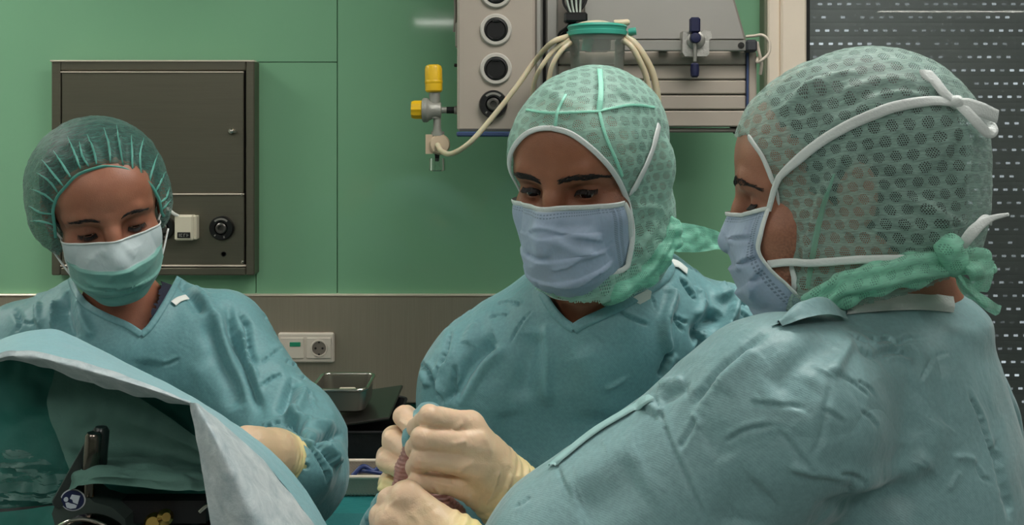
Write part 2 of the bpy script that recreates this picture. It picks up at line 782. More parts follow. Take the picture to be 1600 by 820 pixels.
def gown_mat(name, col, crumple=1.0, rough=0.5):
    t = NT(name)
    v = t.coord()
    fine = t.noise(v, 900, 2)
    tw = t.n('ShaderNodeTexWave', wave_type='BANDS', bands_direction='DIAGONAL')
    t.link(v, tw.inputs[0])
    tw.inputs['Scale'].default_value = 210
    tw.inputs['Distortion'].default_value = 2.5
    mid = t.noise(v, 22, 3, 0.5, 0.6)
    big = t.noise(v, 7, 3, 0.5, 0.4)
    vo = t.n('ShaderNodeTexVoronoi', feature='DISTANCE_TO_EDGE')
    wv = t.n('ShaderNodeVectorMath', operation='ADD')
    t.link(v, wv.inputs[0])
    ns = t.n('ShaderNodeVectorMath', operation='SCALE')
    t.link(t.noise(v, 9, 2, out=1), ns.inputs[0])
    ns.inputs['Scale'].default_value = 0.12
    t.link(ns.outputs[0], wv.inputs[1])
    t.link(wv.outputs[0], vo.inputs['Vector'])
    vo.inputs['Scale'].default_value = 9
    vo.inputs['Randomness'].default_value = 1
    crease = t.math('MULTIPLY', t.ramp(vo.outputs['Distance'], [(0.0, (0, 0, 0)), (0.25, (1, 1, 1))]),
                    t.ramp(big, [(0.42, (0, 0, 0)), (0.62, (1, 1, 1))]))
    c1 = tuple(c * 0.93 for c in col[:3]) + (1,)
    c2 = tuple(c * 1.07 for c in col[:3]) + (1,)
    t.set(Base_Color=t.ramp(t.noise(v, 260, 3), [(0.35, c1), (0.65, c2)]), Roughness=rough,
          Specular_IOR_Level=0.45, Sheen_Weight=0.25, Sheen_Roughness=0.4)
    nb = t.bump(crease, 0.004 * crumple, 0.55)
    nb = t.bump(mid, 0.006 * crumple, 0.5, nb)
    nb = t.bump(t.math('ADD', fine, t.math('MULTIPLY', tw.outputs[1], 0.2)), 0.0005, 0.45, nb)
    t.set(Normal=nb)
    return t.m


def lace_mat(name, col, hole=0.9, veil=0.12, a=0.0030, pitch=0.026, rcl=0.36, trans=0.35, lacew=1.0):
    """thin green non-woven with clusters of punched honeycomb holes"""
    t = NT(name)
    uv = t.n('ShaderNodeTexCoord').outputs['UV']
    x = t.sep(uv)
    u, v = x[0], x[1]
    small = t.hexd(u, v, a)
    big = t.hexd(t.math('ADD', u, t.math('MULTIPLY', v, 0.12)), v, pitch)
    holes = t.math('MULTIPLY', t.math('LESS_THAN', small, 0.33), t.math('LESS_THAN', big, rcl))
    ob = t.coord()
    n = t.noise(ob, 40, 4, 0.6, 0.5)
    fib = t.noise(t.coord('UV', scale=(60, 400, 1)), 1.0, 5, 0.7, 1.0)
    c1 = tuple(c * 0.72 for c in col[:3]) + (1,)
    base = t.ramp(t.math('ADD', t.math('MULTIPLY', n, 0.5), t.math('MULTIPLY', fib, 0.5)), [(0.3, c1), (0.65, col)])
    dif = t.n('ShaderNodeBsdfPrincipled')
    t.link(base, dif.inputs['Base Color'])
    dif.inputs['Roughness'].default_value = 0.5
    dif.inputs['Sheen Weight'].default_value = 0.3
    nb = t.bump(n, 0.004, 0.5)
    nb = t.bump(t.math('MULTIPLY', holes, -1), 0.0008, 0.6, nb)
    nb = t.bump(fib, 0.0008, 0.5, nb)
    t.link(nb, dif.inputs['Normal'])
    tl = t.n('ShaderNodeBsdfTranslucent')
    t.link(base, tl.inputs[0])
    m1 = t.n('ShaderNodeMixShader')
    m1.inputs[0].default_value = trans
    t.link(dif.outputs[0], m1.inputs[1])
    t.link(tl.outputs[0], m1.inputs[2])
    tr = t.n('ShaderNodeBsdfTransparent')
    m2 = t.n('ShaderNodeMixShader')
    fac = t.math('ADD', t.math('MULTIPLY', holes, hole - veil),
                 t.ramp(fib, [(0.35, (veil * 1.8,) * 3), (0.7, (veil * 0.3,) * 3)]), clamp=True)
    t.link(fac, m2.inputs[0])
    t.link(m1.outputs[0], m2.inputs[1])
    t.link(tr.outputs[0], m2.inputs[2])
    t.link(m2.outputs[0], t.out.inputs[0])
    return t.m


def skin_mat(name, col, dark, stubble=srgb(45, 32, 28)):
    t = NT(name)
    v = t.coord()
    n = t.noise(v, 60, 5, 0.6)
    n2 = t.noise(v, 12, 3)
    c1 = tuple(c * 0.85 for c in col[:3]) + (1,)
    base = t.ramp(n, [(0.3, c1), (0.7, col)])
    base = t.mix(t.ramp(n2, [(0.35, (0, 0, 0)), (0.75, (0.35, 0.35, 0.35))]), base, dark)
    st = t.math('MULTIPLY', t.attr('stubble'), t.ramp(t.noise(v, 420, 2), [(0.38, (0.15,) * 3), (0.62, (1, 1, 1))]), clamp=True)
    base = t.mix(st, base, stubble)
    base = t.mix(t.attr('eye_dark'), base, dark)
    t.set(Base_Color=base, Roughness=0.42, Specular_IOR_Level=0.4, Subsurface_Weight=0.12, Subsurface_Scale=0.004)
    t.b.inputs['Subsurface Radius'].default_value = (1.0, 0.35, 0.2)
    t.set(Normal=t.bump(t.noise(v, 700, 3), 0.0006, 0.5))
    return t.m


def glove_mat(name, col):
    t = NT(name)
    v = t.coord()
    n = t.noise(v, 30, 4)
    c1 = tuple(c * 0.9 for c in col[:3]) + (1,)
    base = t.ramp(n, [(0.3, c1), (0.7, col)])
    base = t.mix(t.math('MULTIPLY', t.attr('thin'), 0.75), base, srgb(236, 200, 172))
    base = t.mix(t.attr('cuff'), base, srgb(240, 226, 160))
    t.set(Base_Color=base, Roughness=0.42, Specular_IOR_Level=0.4, Subsurface_Weight=0.15, Subsurface_Scale=0.004)
    nb = t.bump(t.noise(v, 60, 4, 0.6, 1.2), 0.0018, 0.45)
    nb = t.bump(t.noise(v, 600, 2), 0.0003, 0.5, nb)
    t.set(Normal=nb)
    return t.m


def mask_mat(name, col, dash=True):
    t = NT(name)
    v = t.coord('UV')
    x = t.sep(v)
    ob = t.coord()
    n = t.noise(ob, 300, 3)
    c1 = tuple(c * 0.93 for c in col[:3]) + (1,)
    base = t.ramp(n, [(0.3, c1), (0.7, col)])
    white = t.attr('white')
    base = t.mix(white, base, srgb(214, 222, 228))
    t.set(Base_Color=base, Roughness=0.55, Sheen_Weight=0.15, Specular_IOR_Level=0.35)
    # embossed weld dashes along the top edge (v ~ 0.045 and 0.075) and at the sides
    du = t.math('LESS_THAN', t.math('FRACT', t.math('MULTIPLY', x[0], 60)), 0.6)
    hs = None
    if dash:
        row = None
        for vv in (0.055, 0.085):
            r_ = t.math('LESS_THAN', t.math('ABSOLUTE', t.math('SUBTRACT', x[1], vv)), 0.006)
            row = r_ if row is None else t.math('MAXIMUM', row, r_)
        d1 = t.math('MULTIPLY', row, du)
        dv = t.math('LESS_THAN', t.math('FRACT', t.math('MULTIPLY', x[1], 42)), 0.55)
        col_ = None
        for uu in (0.05, 0.075, 0.925, 0.95):
            r_ = t.math('LESS_THAN', t.math('ABSOLUTE', t.math('SUBTRACT', x[0], uu)), 0.008)
            col_ = r_ if col_ is None else t.math('MAXIMUM', col_, r_)
        hs = t.math('MAXIMUM', d1, t.math('MULTIPLY', col_, dv))
        t.set(Base_Color=t.mix(t.math('MULTIPLY', hs, 0.6), base, srgb(80, 95, 115)))
    nb = t.bump(t.noise(ob, 35, 3, 0.5, 0.8), 0.004, 0.45)
    if hs is not None:
        nb = t.bump(t.math('MULTIPLY', hs, -1), 0.0006, 0.7, nb)
    t.set(Normal=nb)
    # thin fabric lets a little light through
    tl = t.n('ShaderNodeBsdfTranslucent')
    t.link(base, tl.inputs[0])
    ms = t.n('ShaderNodeMixShader')
    ms.inputs[0].default_value = 0.18
    t.link(t.b.outputs[0], ms.inputs[1])
    t.link(tl.outputs[0], ms.inputs[2])
    t.link(ms.outputs[0], t.out.inputs[0])
    return t.m


def emit(name, col, s):
    t = NT(name)
    t.set(Base_Color=(0.8, 0.8, 0.8, 1), Emission_Color=col, Emission_Strength=s)
    return t.m


def thin_glass(name, tint=(0.9, 0.95, 0.92, 1), gloss=0.12, rough=0.05, haze=0.0):
    t = NT(name)
    tr = t.n('ShaderNodeBsdfTransparent')
    tr.inputs[0].default_value = tint
    gl = t.n('ShaderNodeBsdfGlossy')
    gl.inputs[1].default_value = rough
    fr = t.n('ShaderNodeFresnel')
    fr.inputs[0].default_value = 1.5
    f = t.math('MULTIPLY_ADD', fr.outputs[0], 1.0, gloss, clamp=True)
    ms = t.n('ShaderNodeMixShader')
    t.link(f, ms.inputs[0])
    t.link(tr.outputs[0], ms.inputs[1])
    t.link(gl.outputs[0], ms.inputs[2])
    if haze:
        df = t.n('ShaderNodeBsdfDiffuse')
        df.inputs[0].default_value = (0.75, 0.76, 0.70, 1)
        mh = t.n('ShaderNodeMixShader')
        mh.inputs[0].default_value = haze
        t.link(ms.outputs[0], mh.inputs[1])
        t.link(df.outputs[0], mh.inputs[2])
        t.link(mh.outputs[0], t.out.inputs[0])
    else:
        t.link(ms.outputs[0], t.out.inputs[0])
    return t.m


M = {}
M['gown'] = gown_mat('gown_fabric', srgb(104, 152, 157))
M['gown_sheen'] = gown_mat('gown_twill_painted_sheen', srgb(124, 161, 164), 1.2, 0.45)  # same gown fabric, its sheen put in as a lighter base colour
M['gown_band'] = plain('gown_cuff_band', srgb(158, 196, 196), 0.55, bump=(300, 0.0006))
M['white_cloth'] = plain('white_tape', srgb(214, 220, 216), 0.6, bump=(350, 0.0008))
M['white_paper'] = plain('paper_tag', srgb(235, 236, 230), 0.6)
M['navy'] = plain('navy_scrubs', srgb(22, 26, 48), 0.8, bump=(400, 0.0008))
M['trouser'] = plain('green_trousers', srgb(50, 100, 96), 0.8, vary=0.1)
M['clog'] = plain('white_clogs', srgb(200, 200, 195), 0.4)
M['hair'] = plain('dark_hair', srgb(30, 22, 20), 0.5, bump=(200, 0.002))
M['brow'] = plain('brow_hair', srgb(24, 17, 14), 0.6)
M['grey_metal'] = plain('grey_powder_coat', srgb(150, 143, 132), 0.45, vary=0.02)
M['chrome'] = plain('chrome', srgb(205, 200, 190), 0.18, 1.0)
M['black'] = plain('black_plastic', srgb(16, 16, 17), 0.35)
M['soot'] = plain('black_rubber', srgb(10, 11, 12), 0.7)
M['cream'] = plain('cream_frame', srgb(240, 226, 206), 0.5, vary=0.02)
M['tube'] = NT('cream_tube').set(Base_Color=srgb(214, 203, 172), Roughness=0.3, Transmission_Weight=0.15, Subsurface_Weight=0.2, Subsurface_Scale=0.005).m
# ---------------------------------------------------------------- room shell
def struct(o):
    o['kind'] = 'structure'
    return o


WY = 2.75
def wx(px, Y=WY): return (px - CX) / FPX * Y
def wz(py, Y=WY): return CAM_Z - (py - CY) / FPX * Y


def glass_panel_mat():
    t = NT('green_back_painted_glass')
    v = t.coord()
    n = t.noise(v, 1.5, 2)
    t.set(Base_Color=t.ramp(n, [(0.3, srgb(128, 178, 142)), (0.7, srgb(134, 184, 148))]), Roughness=0.05,
          Specular_IOR_Level=0.5, Coat_Weight=0.0)
    t.set(Normal=t.bump(t.noise(v, 3, 2), 0.002, 0.015))
    return t.m


M['wall_green'] = glass_panel_mat()
M['wall_paint'] = plain('pale_green_paint', srgb(205, 214, 204), 0.6)
M['ceiling'] = plain('white_ceiling', srgb(225, 226, 222), 0.8)
M['floor'] = plain('grey_vinyl_floor', srgb(110, 122, 120), 0.35, vary=0.05)
M['joint'] = plain('dark_joint', srgb(70, 110, 88), 0.6)
M['steel_band'] = brushed('steel_band', srgb(172, 160, 142), 0.38, (40, 40, 0.7), 0.5)
M['cab_steel'] = brushed('cabinet_steel', srgb(122, 118, 104), 0.42, (0.8, 30, 30), 0.85)
M['highlight_and_rim'] = plain('edge_highlight_and_rim', srgb(240, 226, 208), 0.3, 0.25)  # pale colour paints edge highlights on cabinet and band; also the basket rim
M['dark_gap'] = plain('dark_gap', srgb(26, 25, 22), 0.8)

XR = wx(1187)
b = MB()
b.box((-3.2, 2.765, 0), (XR, 2.95, CEIL_Z))
wall = struct(b.build('wall_back', [M['joint']]))
b = MB()
g = 0.0012
zb = wz(459)
b.prism([(-3.2, zb), (wx(400) - g, zb), (wx(400) - g, wz(97) + g), (wx(527) - g, wz(97) + g), (wx(527) - g, CEIL_Z), (-3.2, CEIL_Z)], 2.75, 2.77)
b.box((wx(400) + g, 2.75, zb), (wx(527) - g, 2.77, wz(97) - g))
b.box((wx(527) + g, 2.75, zb), (XR, 2.77, CEIL_Z))
struct(b.build('trim_1', M['wall_green'])).name = 'trim_5'
b = MB(); b.box((-3.2, 2.75, 0.1), (XR, 2.768, wz(631)))
struct(b.build('trim_4', plain('lower_wall_green', srgb(30, 84, 70), 0.3)))  # wall below the band in a darker green than the panels above
b = MB()
b.box((-3.2, 2.735, wz(628)), (XR, 2.766, wz(461)), 0.004)
struct(b.build('trim_1', M['steel_band']))
b = MB()
b.box((-3.2, 2.733, wz(461)), (XR, 2.766, wz(458.5)), 0.001)
struct(b.build('trim_2', M['highlight_and_rim']))  # strip painted pale as the highlight on the band's top edge
b = MB(); b.box((-3.2, -6.3, -0.1), (6.0, 3.3, 0)); struct(b.build('floor', M['floor']))
b = MB(); b.box((-3.2, -6.3, CEIL_Z), (6.0, 3.3, CEIL_Z + 0.1)); struct(b.build('ceiling', M['ceiling']))
b = MB(); b.box((-3.3, -6.3, 0), (-3.2, 3.0, CEIL_Z)); struct(b.build('wall_left', M['wall_paint']))
b = MB(); b.box((6.0, -6.3, 0), (6.1, 3.3, CEIL_Z)); struct(b.build('wall_right', M['wall_paint']))
b = MB(); b.box((-3.2, -6.4, 0), (6.0, -6.3, CEIL_Z)); struct(b.build('wall_front', M['wall_paint']))
# part of the wall over, under and beside the window on the right
b = MB()
b.box((2.55, 2.75, 0), (6.0, 3.0, CEIL_Z)); b.box((XR, 2.75, 0), (2.55, 3.0, 0.25)); b.box((XR, 2.75, 2.75), (2.55, 3.0, CEIL_Z))
struct(b.build('wall_window_side', M['wall_paint']))

# ---- window on the right: cream frame, glass, closed roller shutter behind it
b = MB()
b.box((XR, 2.70, 0.2), (wx(1200, 2.7), 2.80, 2.8), 0.003)
struct(b.build('trim_3', plain('grey_green_profile', srgb(120, 124, 104), 0.5)))
b = MB()
b.box((wx(1200, 2.69), 2.69, 0.2), (wx(1219, 2.69), 2.86, 2.8), 0.004)
b.box((wx(1220.5, 2.68), 2.68, 0.2), (wx(1261, 2.68), 2.86, 2.8), 0.006)
b.box((2.4, 2.68, 0.2), (2.56, 2.86, 2.8), 0.006)
b.box((wx(1262, 2.68), 2.68, 2.68), (2.4, 2.86, 2.8), 0.006)
b.box((wx(1262, 2.68), 2.68, 0.2), (2.4, 2.86, 0.36), 0.006)
win = struct(b.build('window_1', M['cream']))
b = MB()
b.box((wx(1261, 2.68), 2.70, 0.36), (wx(1265.5, 2.70), 2.85, 2.68))
b.build('gasket', M['soot'], win)
b = MB()
b.box((wx(1264, 2.76), 2.775, 0.36), (2.4, 2.781, 2.68))
b.build('window_glass', thin_glass('window_glass', (0.94, 0.96, 0.95, 1), 0.01, 0.015), win)

SHY = 2.88
def shutter_mat():
    t = NT('dark_shutter_slats')
    v = t.coord()
    s = t.sep(v)
    px_ = SHY / FPX
    # punched slots: one row per slat, 15 px apart, 7 x 3 px
    u = t.math('DIVIDE', s[0], 15.1 * px_)
    w = t.math('DIVIDE', s[2], 20.7 * px_)
    iw = t.math('FLOOR', w)
    u2 = t.math('ADD', u, t.math('MULTIPLY', iw, 0.37))
    fu, fw = t.math('FRACT', u2), t.math('FRACT', w)
    su = t.math('MULTIPLY', t.math('GREATER_THAN', fu, 0.25), t.math('LESS_THAN', fu, 0.70))
    sw = t.math('MULTIPLY', t.math('GREATER_THAN', fw, 0.36), t.math('LESS_THAN', fw, 0.53))
    slot = t.math('MULTIPLY', su, sw)
    cb = t.n('ShaderNodeCombineXYZ')
    t.link(t.math('FLOOR', u2), cb.inputs[0]); t.link(iw, cb.inputs[1])
    wn = t.n('ShaderNodeTexWhiteNoise', noise_dimensions='2D')
    t.link(cb.outputs[0], wn.inputs['Vector'])
    open_ = t.math('MULTIPLY', slot, t.ramp(wn.outputs['Value'], [(0.10, (0.04,) * 3), (0.60, (0.9,) * 3)]))
    big = t.noise(v, 1.3, 2)
    open_ = t.math('MULTIPLY', open_, t.ramp(big, [(0.38, (0.2,) * 3), (0.55, (1, 1, 1))]))
    t.set(Base_Color=srgb(142, 145, 146), Roughness=0.5)
    tr = t.n('ShaderNodeBsdfTransparent')
    ms = t.n('ShaderNodeMixShader')
    t.link(open_, ms.inputs[0]); t.link(t.b.outputs[0], ms.inputs[1]); t.link(tr.outputs[0], ms.inputs[2])
    t.link(ms.outputs[0], t.out.inputs[0])
    return t.m


b = MB()
pitch = 20.7 * SHY / FPX
x0, x1 = wx(1258, SHY), 2.5
k0 = int(0.2 / pitch)
prof = []
for k in range(k0, int(2.78 / pitch)):
    z = k * pitch
    for f, d in ((0.04, 0.0), (0.14, -0.0005), (0.45, -0.0008), (0.8, -0.0006), (0.95, -0.0001), (1.0, 0.0003)):
        prof.append((z + f * pitch, SHY + d))
V = [(x, y, z) for z, y in prof for x in (x0, x1)]
F = [(2 * i, 2 * i + 1, 2 * i + 3, 2 * i + 2) for i in range(len(prof) - 1)]
b.add(V, F)
b.build('roller_shutter', shutter_mat(), win, smooth=False)
# daylit sky plate outside
b = MB()
b.box((0.6, 3.15, 0.1), (2.7, 3.17, 2.9))
o = b.build('window_daylight', emit('overcast_daylight', (0.85, 0.92, 1.0, 1), 0.8), win)

# ---- ceiling luminaires
lm = emit('luminaire_diffuser', LUMI_COL, 1.0)
for i, (x, y, sx, sy, st) in enumerate(LUMINAIRES):
    t = thing('ceiling_light', 'flat rectangular ceiling light with white frame number along the ceiling', 'ceiling light', (x, y, CEIL_Z), 'ceiling lights')
    t['label'] = 'flat rectangular white framed light panel recessed in the ceiling'
    b = MB()
    for q in (-1, 1):
        b.box((x - sx / 2 - 0.03, y + q * (sy / 2 + 0.015) - 0.015, CEIL_Z - 0.03), (x + sx / 2 + 0.03, y + q * (sy / 2 + 0.015) + 0.015, CEIL_Z), 0.003)
        b.box((x + q * (sx / 2 + 0.015) - 0.015, y - sy / 2, CEIL_Z - 0.03), (x + q * (sx / 2 + 0.015) + 0.015, y + sy / 2, CEIL_Z), 0.003)
    b.build('frame', M['white_paper'], t)
    m = emit('luminaire_diffuser', LUMI_COL, st)
    b = MB(); b.box((x - sx / 2, y - sy / 2, CEIL_Z - 0.02), (x + sx / 2, y + sy / 2, CEIL_Z - 0.005))
    b.build('diffuser', m, t)

# narrow suspended strip light far behind the camera
t = thing('strip_light', 'narrow strip light hung on two rods from the ceiling', 'strip light', (-0.855, -5.7, CEIL_Z))
b = MB(); b.box((-1.10, -5.72, 2.88), (-0.61, -5.68, 2.925), 0.004); b.build('housing', M['white_paper'], t)
for x in (-1.0, -0.7):
    b = MB(); b.lathe([(0.004, 2.92), (0.004, CEIL_Z)], (x, -5.7, 0), (0, 0, 1), 10); b.build('rod', M['chrome'], t)
b = MB(); b.box((-1.08, -5.675, 2.885), (-0.63, -5.67, 2.92)); b.build('diffuser', emit('strip_diffuser', LUMI_COL, 16.0), t)

# ---------------------------------------------------------------- steel wall cabinet behind the left person
CYF = 2.70
def cx_(px): return wx(px, CYF)
def cz_(py): return wz(py, CYF)
cab = thing('wall_cabinet', 'dark steel cabinet let into the green wall, with door above gas outlets', 'wall cabinet', (cx_(239), WY, cz_(430)))
b = MB()
b.box((cx_(80), CYF, cz_(430)), (cx_(94), WY + 0.01, cz_(95)), 0.003)
b.box((cx_(384), CYF, cz_(430)), (cx_(397.5), WY + 0.01, cz_(95)), 0.003)
b.box((cx_(94), CYF, cz_(110)), (cx_(384), WY + 0.01, cz_(95)), 0.003)
b.box((cx_(94), CYF, cz_(430)), (cx_(384), WY + 0.01, cz_(418)), 0.003)
b.build('cabinet_frame', M['cab_steel'], cab)
b = MB(); b.box((cx_(79), CYF - 0.004, cz_(96.5)), (cx_(398), CYF + 0.02, cz_(94)), 0.001)
b.build('frame_highlight', M['highlight_and_rim'], cab)  # painted highlight along the frame's top edge
b = MB(); b.box((cx_(94), CYF + 0.02, cz_(419)), (cx_(384), WY + 0.012, cz_(109)))
b.build('cabinet_body', M['dark_gap'], cab)
door = None
b = MB(); b.box((cx_(95), CYF + 0.003, cz_(301)), (cx_(380), CYF + 0.018, cz_(113)), 0.002)
door = b.build('door', M['cab_steel'], cab)
b = MB()
b.lathe([(0.009, 0), (0.009, 0.006), (0.0065, 0.012), (0.002, 0.014)], (cx_(362), CYF + 0.003, cz_(205)), (0, -1, 0))
b.box((cx_(362) , CYF - 0.008, cz_(206.5)), (cx_(371), CYF - 0.004, cz_(204)), 0.001)
autosmooth(b.build('knob', M['chrome'], door))
b = MB(); b.box((cx_(94), CYF + 0.0, cz_(113.5)), (cx_(380), CYF + 0.012, cz_(111.5)), 0.0008)
b.build('door_highlight', M['highlight_and_rim'], door)  # pale strip stands in for the door's edge highlight
b = MB(); b.box((cx_(95), CYF + 0.003, cz_(414)), (cx_(381), CYF + 0.018, cz_(305)), 0.002)
low = b.build('outlet_panel', M['cab_steel'], cab)
b = MB()
b.box((cx_(94), CYF, cz_(304.5)), (cx_(381), CYF + 0.012, cz_(302)), 0.0008)
b.box((cx_(94), CYF, cz_(416.5)), (cx_(384), CYF + 0.012, cz_(414)), 0.0008)
b.build('panel_highlight', M['highlight_and_rim'], low)  # highlights painted as strips along the panel's upper and lower edges
for (x, y) in ((378, 304.5), (379, 409), (97, 412)):
    b = MB()
    b.lathe([(0.0045, 0), (0.0042, 0.004), (0.002, 0.006)], (cx_(x), CYF + 0.003, cz_(y)), (0, -1, 0), 14)
    b.build('screw', M['chrome'], low)


def gas_outlet(c, r, parent, ring=True):
    """round black quick-connect with a bored centre and raised marks on its rim"""
    o = MB()
    o.lathe([(r, 0), (r, 0.010), (r * 0.93, 0.014), (r * 0.56, 0.014), (r * 0.52, 0.010), (r * 0.50, 0.003), (0.001, 0.003)], c, (0, -1, 0), 36)
    g_ = autosmooth(o.build('gas_outlet', M['black'], parent))
    i = MB()
    i.lathe([(r * 0.44, 0.003), (r * 0.44, 0.016), (r * 0.36, 0.018), (r * 0.24, 0.018), (r * 0.22, 0.010), (0.0005, 0.010)], c, (0, -1, 0), 24)
    autosmooth(i.build('valve_seat', plain('valve_grey', srgb(92, 90, 86), 0.35, 0.6), g_))
    m_ = M.get('rim_mark') or M.setdefault('rim_mark', plain('rim_mark_grey', srgb(130, 128, 122), 0.6))
    for a0, a1 in ((48, 132), (226, 234), (286, 294)):
        mk = MB()
        t_ = np.radians(np.linspace(a0, a1, 12))
        cs_ = np.stack([np.cos(t_), 0 * t_, np.sin(t_)], 1)
        Vm = np.stack([np.array(c) + cs_ * (r * q) + np.array([0, yy_, 0]) for q, yy_ in ((.68, -.0138), (.69, -.0148), (.83, -.0148), (.84, -.0138))], 1).reshape(-1, 3)
        mk.add(Vm, grid_faces(12, 4))
        mk.build('rim_mark', m_, g_)
    return g_


gas_outlet((cx_(347), CYF + 0.003, cz_(356)), 19 * CYF / FPX, low)
gas_outlet((cx_(255), CYF + 0.003, cz_(356)), 19 * CYF / FPX, low)
b = MB(); b.lathe([(0.007, 0), (0.007, 0.002), (0.005, 0.002), (0.0048, -0.0), (0.0005, 0.0)], (cx_(349), CYF + 0.003, cz_(397)), (0, -1, 0), 18)
b.build('key_hole', M['black'], low)
# white device plugged into the panel
dev = thing('meter_box', 'small cream box with black display on the steel cabinet panel', 'meter', (cx_(294), CYF, cz_(374)))
b = MB(); b.box((cx_(278), CYF - 0.030, cz_(374)), (cx_(307), CYF + 0.003, cz_(335)), 0.004)
b.box((cx_(305), CYF - 0.022, cz_(373)), (cx_(311), CYF + 0.003, cz_(336)), 0.002)
b.build('housing', plain('cream_plastic', srgb(222, 214, 192), 0.4), dev)
b = MB(); b.box((cx_(283), CYF - 0.032, cz_(370)), (cx_(303), CYF - 0.028, cz_(361)), 0.001)
dp = b.build('display', M['black'], dev)
b = MB()
for (xa, xb, ya, yb) in ((286, 287.2, 363, 368), (288.4, 291, 363, 364), (288.4, 289.4, 363, 368), (288.4, 291, 367, 368), (293, 294, 363, 368), (293, 296, 363, 364), (297.6, 298.6, 363, 368), (297.6, 300.5, 365, 366)):
    b.box((cx_(xa), CYF - 0.0325, cz_(yb)), (cx_(xb), CYF - 0.0318, cz_(ya)))
b.build('display_marks', plain('display_grey', srgb(150, 150, 145), 0.6), dp)
b = MB(); b.tube([(cx_(286), CYF - 0.022, cz_(338)), (cx_(277), CYF - 0.03, cz_(332)), (cx_(268), CYF - 0.03, cz_(325)), (cx_(255), CYF - 0.025, cz_(320)), (cx_(240), CYF + 0.004, cz_(322))], 0.0045)
autosmooth(b.build('hose', M['white_paper'], dev), 60)

# ---- double wall socket on the steel band
SY = 2.735
sx_ = lambda px: wx(px, SY - 0.012)
sz_ = lambda py: wz(py, SY - 0.012)
so = thing('wall_socket', 'cream double wall socket on the steel band', 'wall socket', (sx_(480), SY, sz_(567)))
b = MB(); b.box((sx_(434), SY - 0.012, sz_(567)), (sx_(522), SY, sz_(520)), 0.004)
M['socket'] = plain('socket_plastic', srgb(214, 204, 190), 0.35)
b.build('face_plate', M['socket'], so)
b = MB()
b.box((sx_(479), SY - 0.0155, sz_(560)), (sx_(518), SY - 0.011, sz_(527)), 0.002)
c = (sx_(499), SY - 0.016, sz_(543.5))
b.lathe([(0.0235, 0.0), (0.0225, 0.002), (0.0195, 0.002), (0.0185, -0.004)], c, (0, -1, 0), 36, caps=False)
autosmooth(b.build('socket_insert', M['socket'], so))
b = MB(); b.lathe([(0.0187, 0.0), (0.0005, 0.0001)], (c[0], SY - 0.0158, c[2]), (0, -1, 0), 36)
so_w = b.build('socket_well', plain('socket_well', srgb(120, 112, 102), 0.5), so)
b = MB()
for q in (-1, 1):
    b.lathe([(0.003, 0), (0.003, 0.001), (0.0005, 0.001)], (c[0] + q * 0.0095, SY - 0.016, c[2]), (0, -1, 0), 12)
    b.box((c[0] - 0.0025, SY - 0.0175, c[2] + q * 0.0165 - 0.002), (c[0] + 0.0025, SY - 0.0155, c[2] + q * 0.0165 + 0.002))
b.build('contact', M['dark_gap'], so_w)
b = MB(); b.box((sx_(438), SY - 0.0155, sz_(560)), (sx_(475), SY - 0.011, sz_(527)), 0.002)
b.build('switch_rocker', M['socket'], so)
b = MB(); b.box((sx_(453), SY - 0.017, sz_(541)), (sx_(470), SY - 0.014, sz_(534)), 0.001)
b.build('indicator', plain('green_indicator', srgb(40, 140, 105), 0.3), so)
# ---------------------------------------------------------------- ceiling supply pendant
PY = 2.30
def ux(px, Y=PY): return (px - CX) / FPX * Y
def uz(py, Y=PY): return CAM_Z - (py - CY) / FPX * Y
M['pend'] = plain('warm_grey_coat', srgb(168, 158, 146), 0.42, vary=0.015)
M['pend_dark'] = plain('shaded_aluminium', srgb(128, 122, 114), 0.4, 0.3)
M['blue_trim'] = plain('navy_trim', srgb(52, 70, 108), 0.4)
M['alu'] = plain('satin_aluminium', srgb(176, 174, 168), 0.32, 0.75)
pen = thing('supply_pendant', 'grey ceiling supply pendant with round black gas outlets and equipment rail', 'supply pendant', (ux(900), PY + 0.1, CEIL_Z))
TOP = 2.35
b = MB(); b.box((ux(714), PY, uz(205)), (ux(836), PY + 0.26, TOP), 0.006)
colm = b.build('outlet_column', M['pend'], pen)
b = MB(); b.box((ux(713), PY - 0.004, uz(213.5)), (ux(838), PY + 0.262, uz(205.5)), 0.003)
b.build('bottom_trim', M['blue_trim'], pen)
b = MB()
b.box((ux(836), PY + 0.006, uz(206)), (ux(848), PY + 0.25, TOP), 0.005)
b.box((ux(853, PY + .05), PY + 0.05, uz(206)), (ux(872, PY + .05), PY + 0.25, TOP), 0.004)
b.build('corner_profile', M['alu'], pen)
b = MB(); b.box((ux(847), PY + 0.07, uz(204)), (ux(880), PY + 0.22, TOP - 0.02))
b.build('cable_duct', M['dark_gap'], pen)
for (x, y) in ((775, -12), (775, 46.5), (775, 107.5)):
    r = 25 * PY / FPX
    o = MB()
    c = (ux(x), PY, uz(y))
    o.lathe([(r, 0), (r, 0.004), (r * 0.93, 0.007), (r * 0.76, 0.007), (r * 0.72, 0.002)], c, (0, -1, 0), 40, caps=False)
    ring = autosmooth(o.build('outlet_ring', plain('pale_grey_ring', srgb(186, 182, 174), 0.35), pen))
    o = MB()
    o.lathe([(r * 0.73, 0.001), (r * 0.73, 0.005), (r * 0.62, 0.006), (r * 0.56, 0.002), (0.0005, 0.002)], c, (0, -1, 0), 36)
    for s_ in (-1, 1):
        o.box((c[0] - r * 0.22, PY - 0.0075, c[2] + s_ * r * 0.55 - 0.003), (c[0] + r * 0.22, PY - 0.004, c[2] + s_ * r * 0.55 + 0.003), 0.001)
    autosmooth(o.build('outlet_cover', M['black'], ring))
gas_outlet((ux(771), PY, uz(163)), 22 * PY / FPX, pen)
b = MB(); b.lathe([(0.006, 0), (0.006, 0.003), (0.004, 0.004), (0.0005, 0.004)], (ux(765), PY, uz(190)), (0, -1, 0), 18)
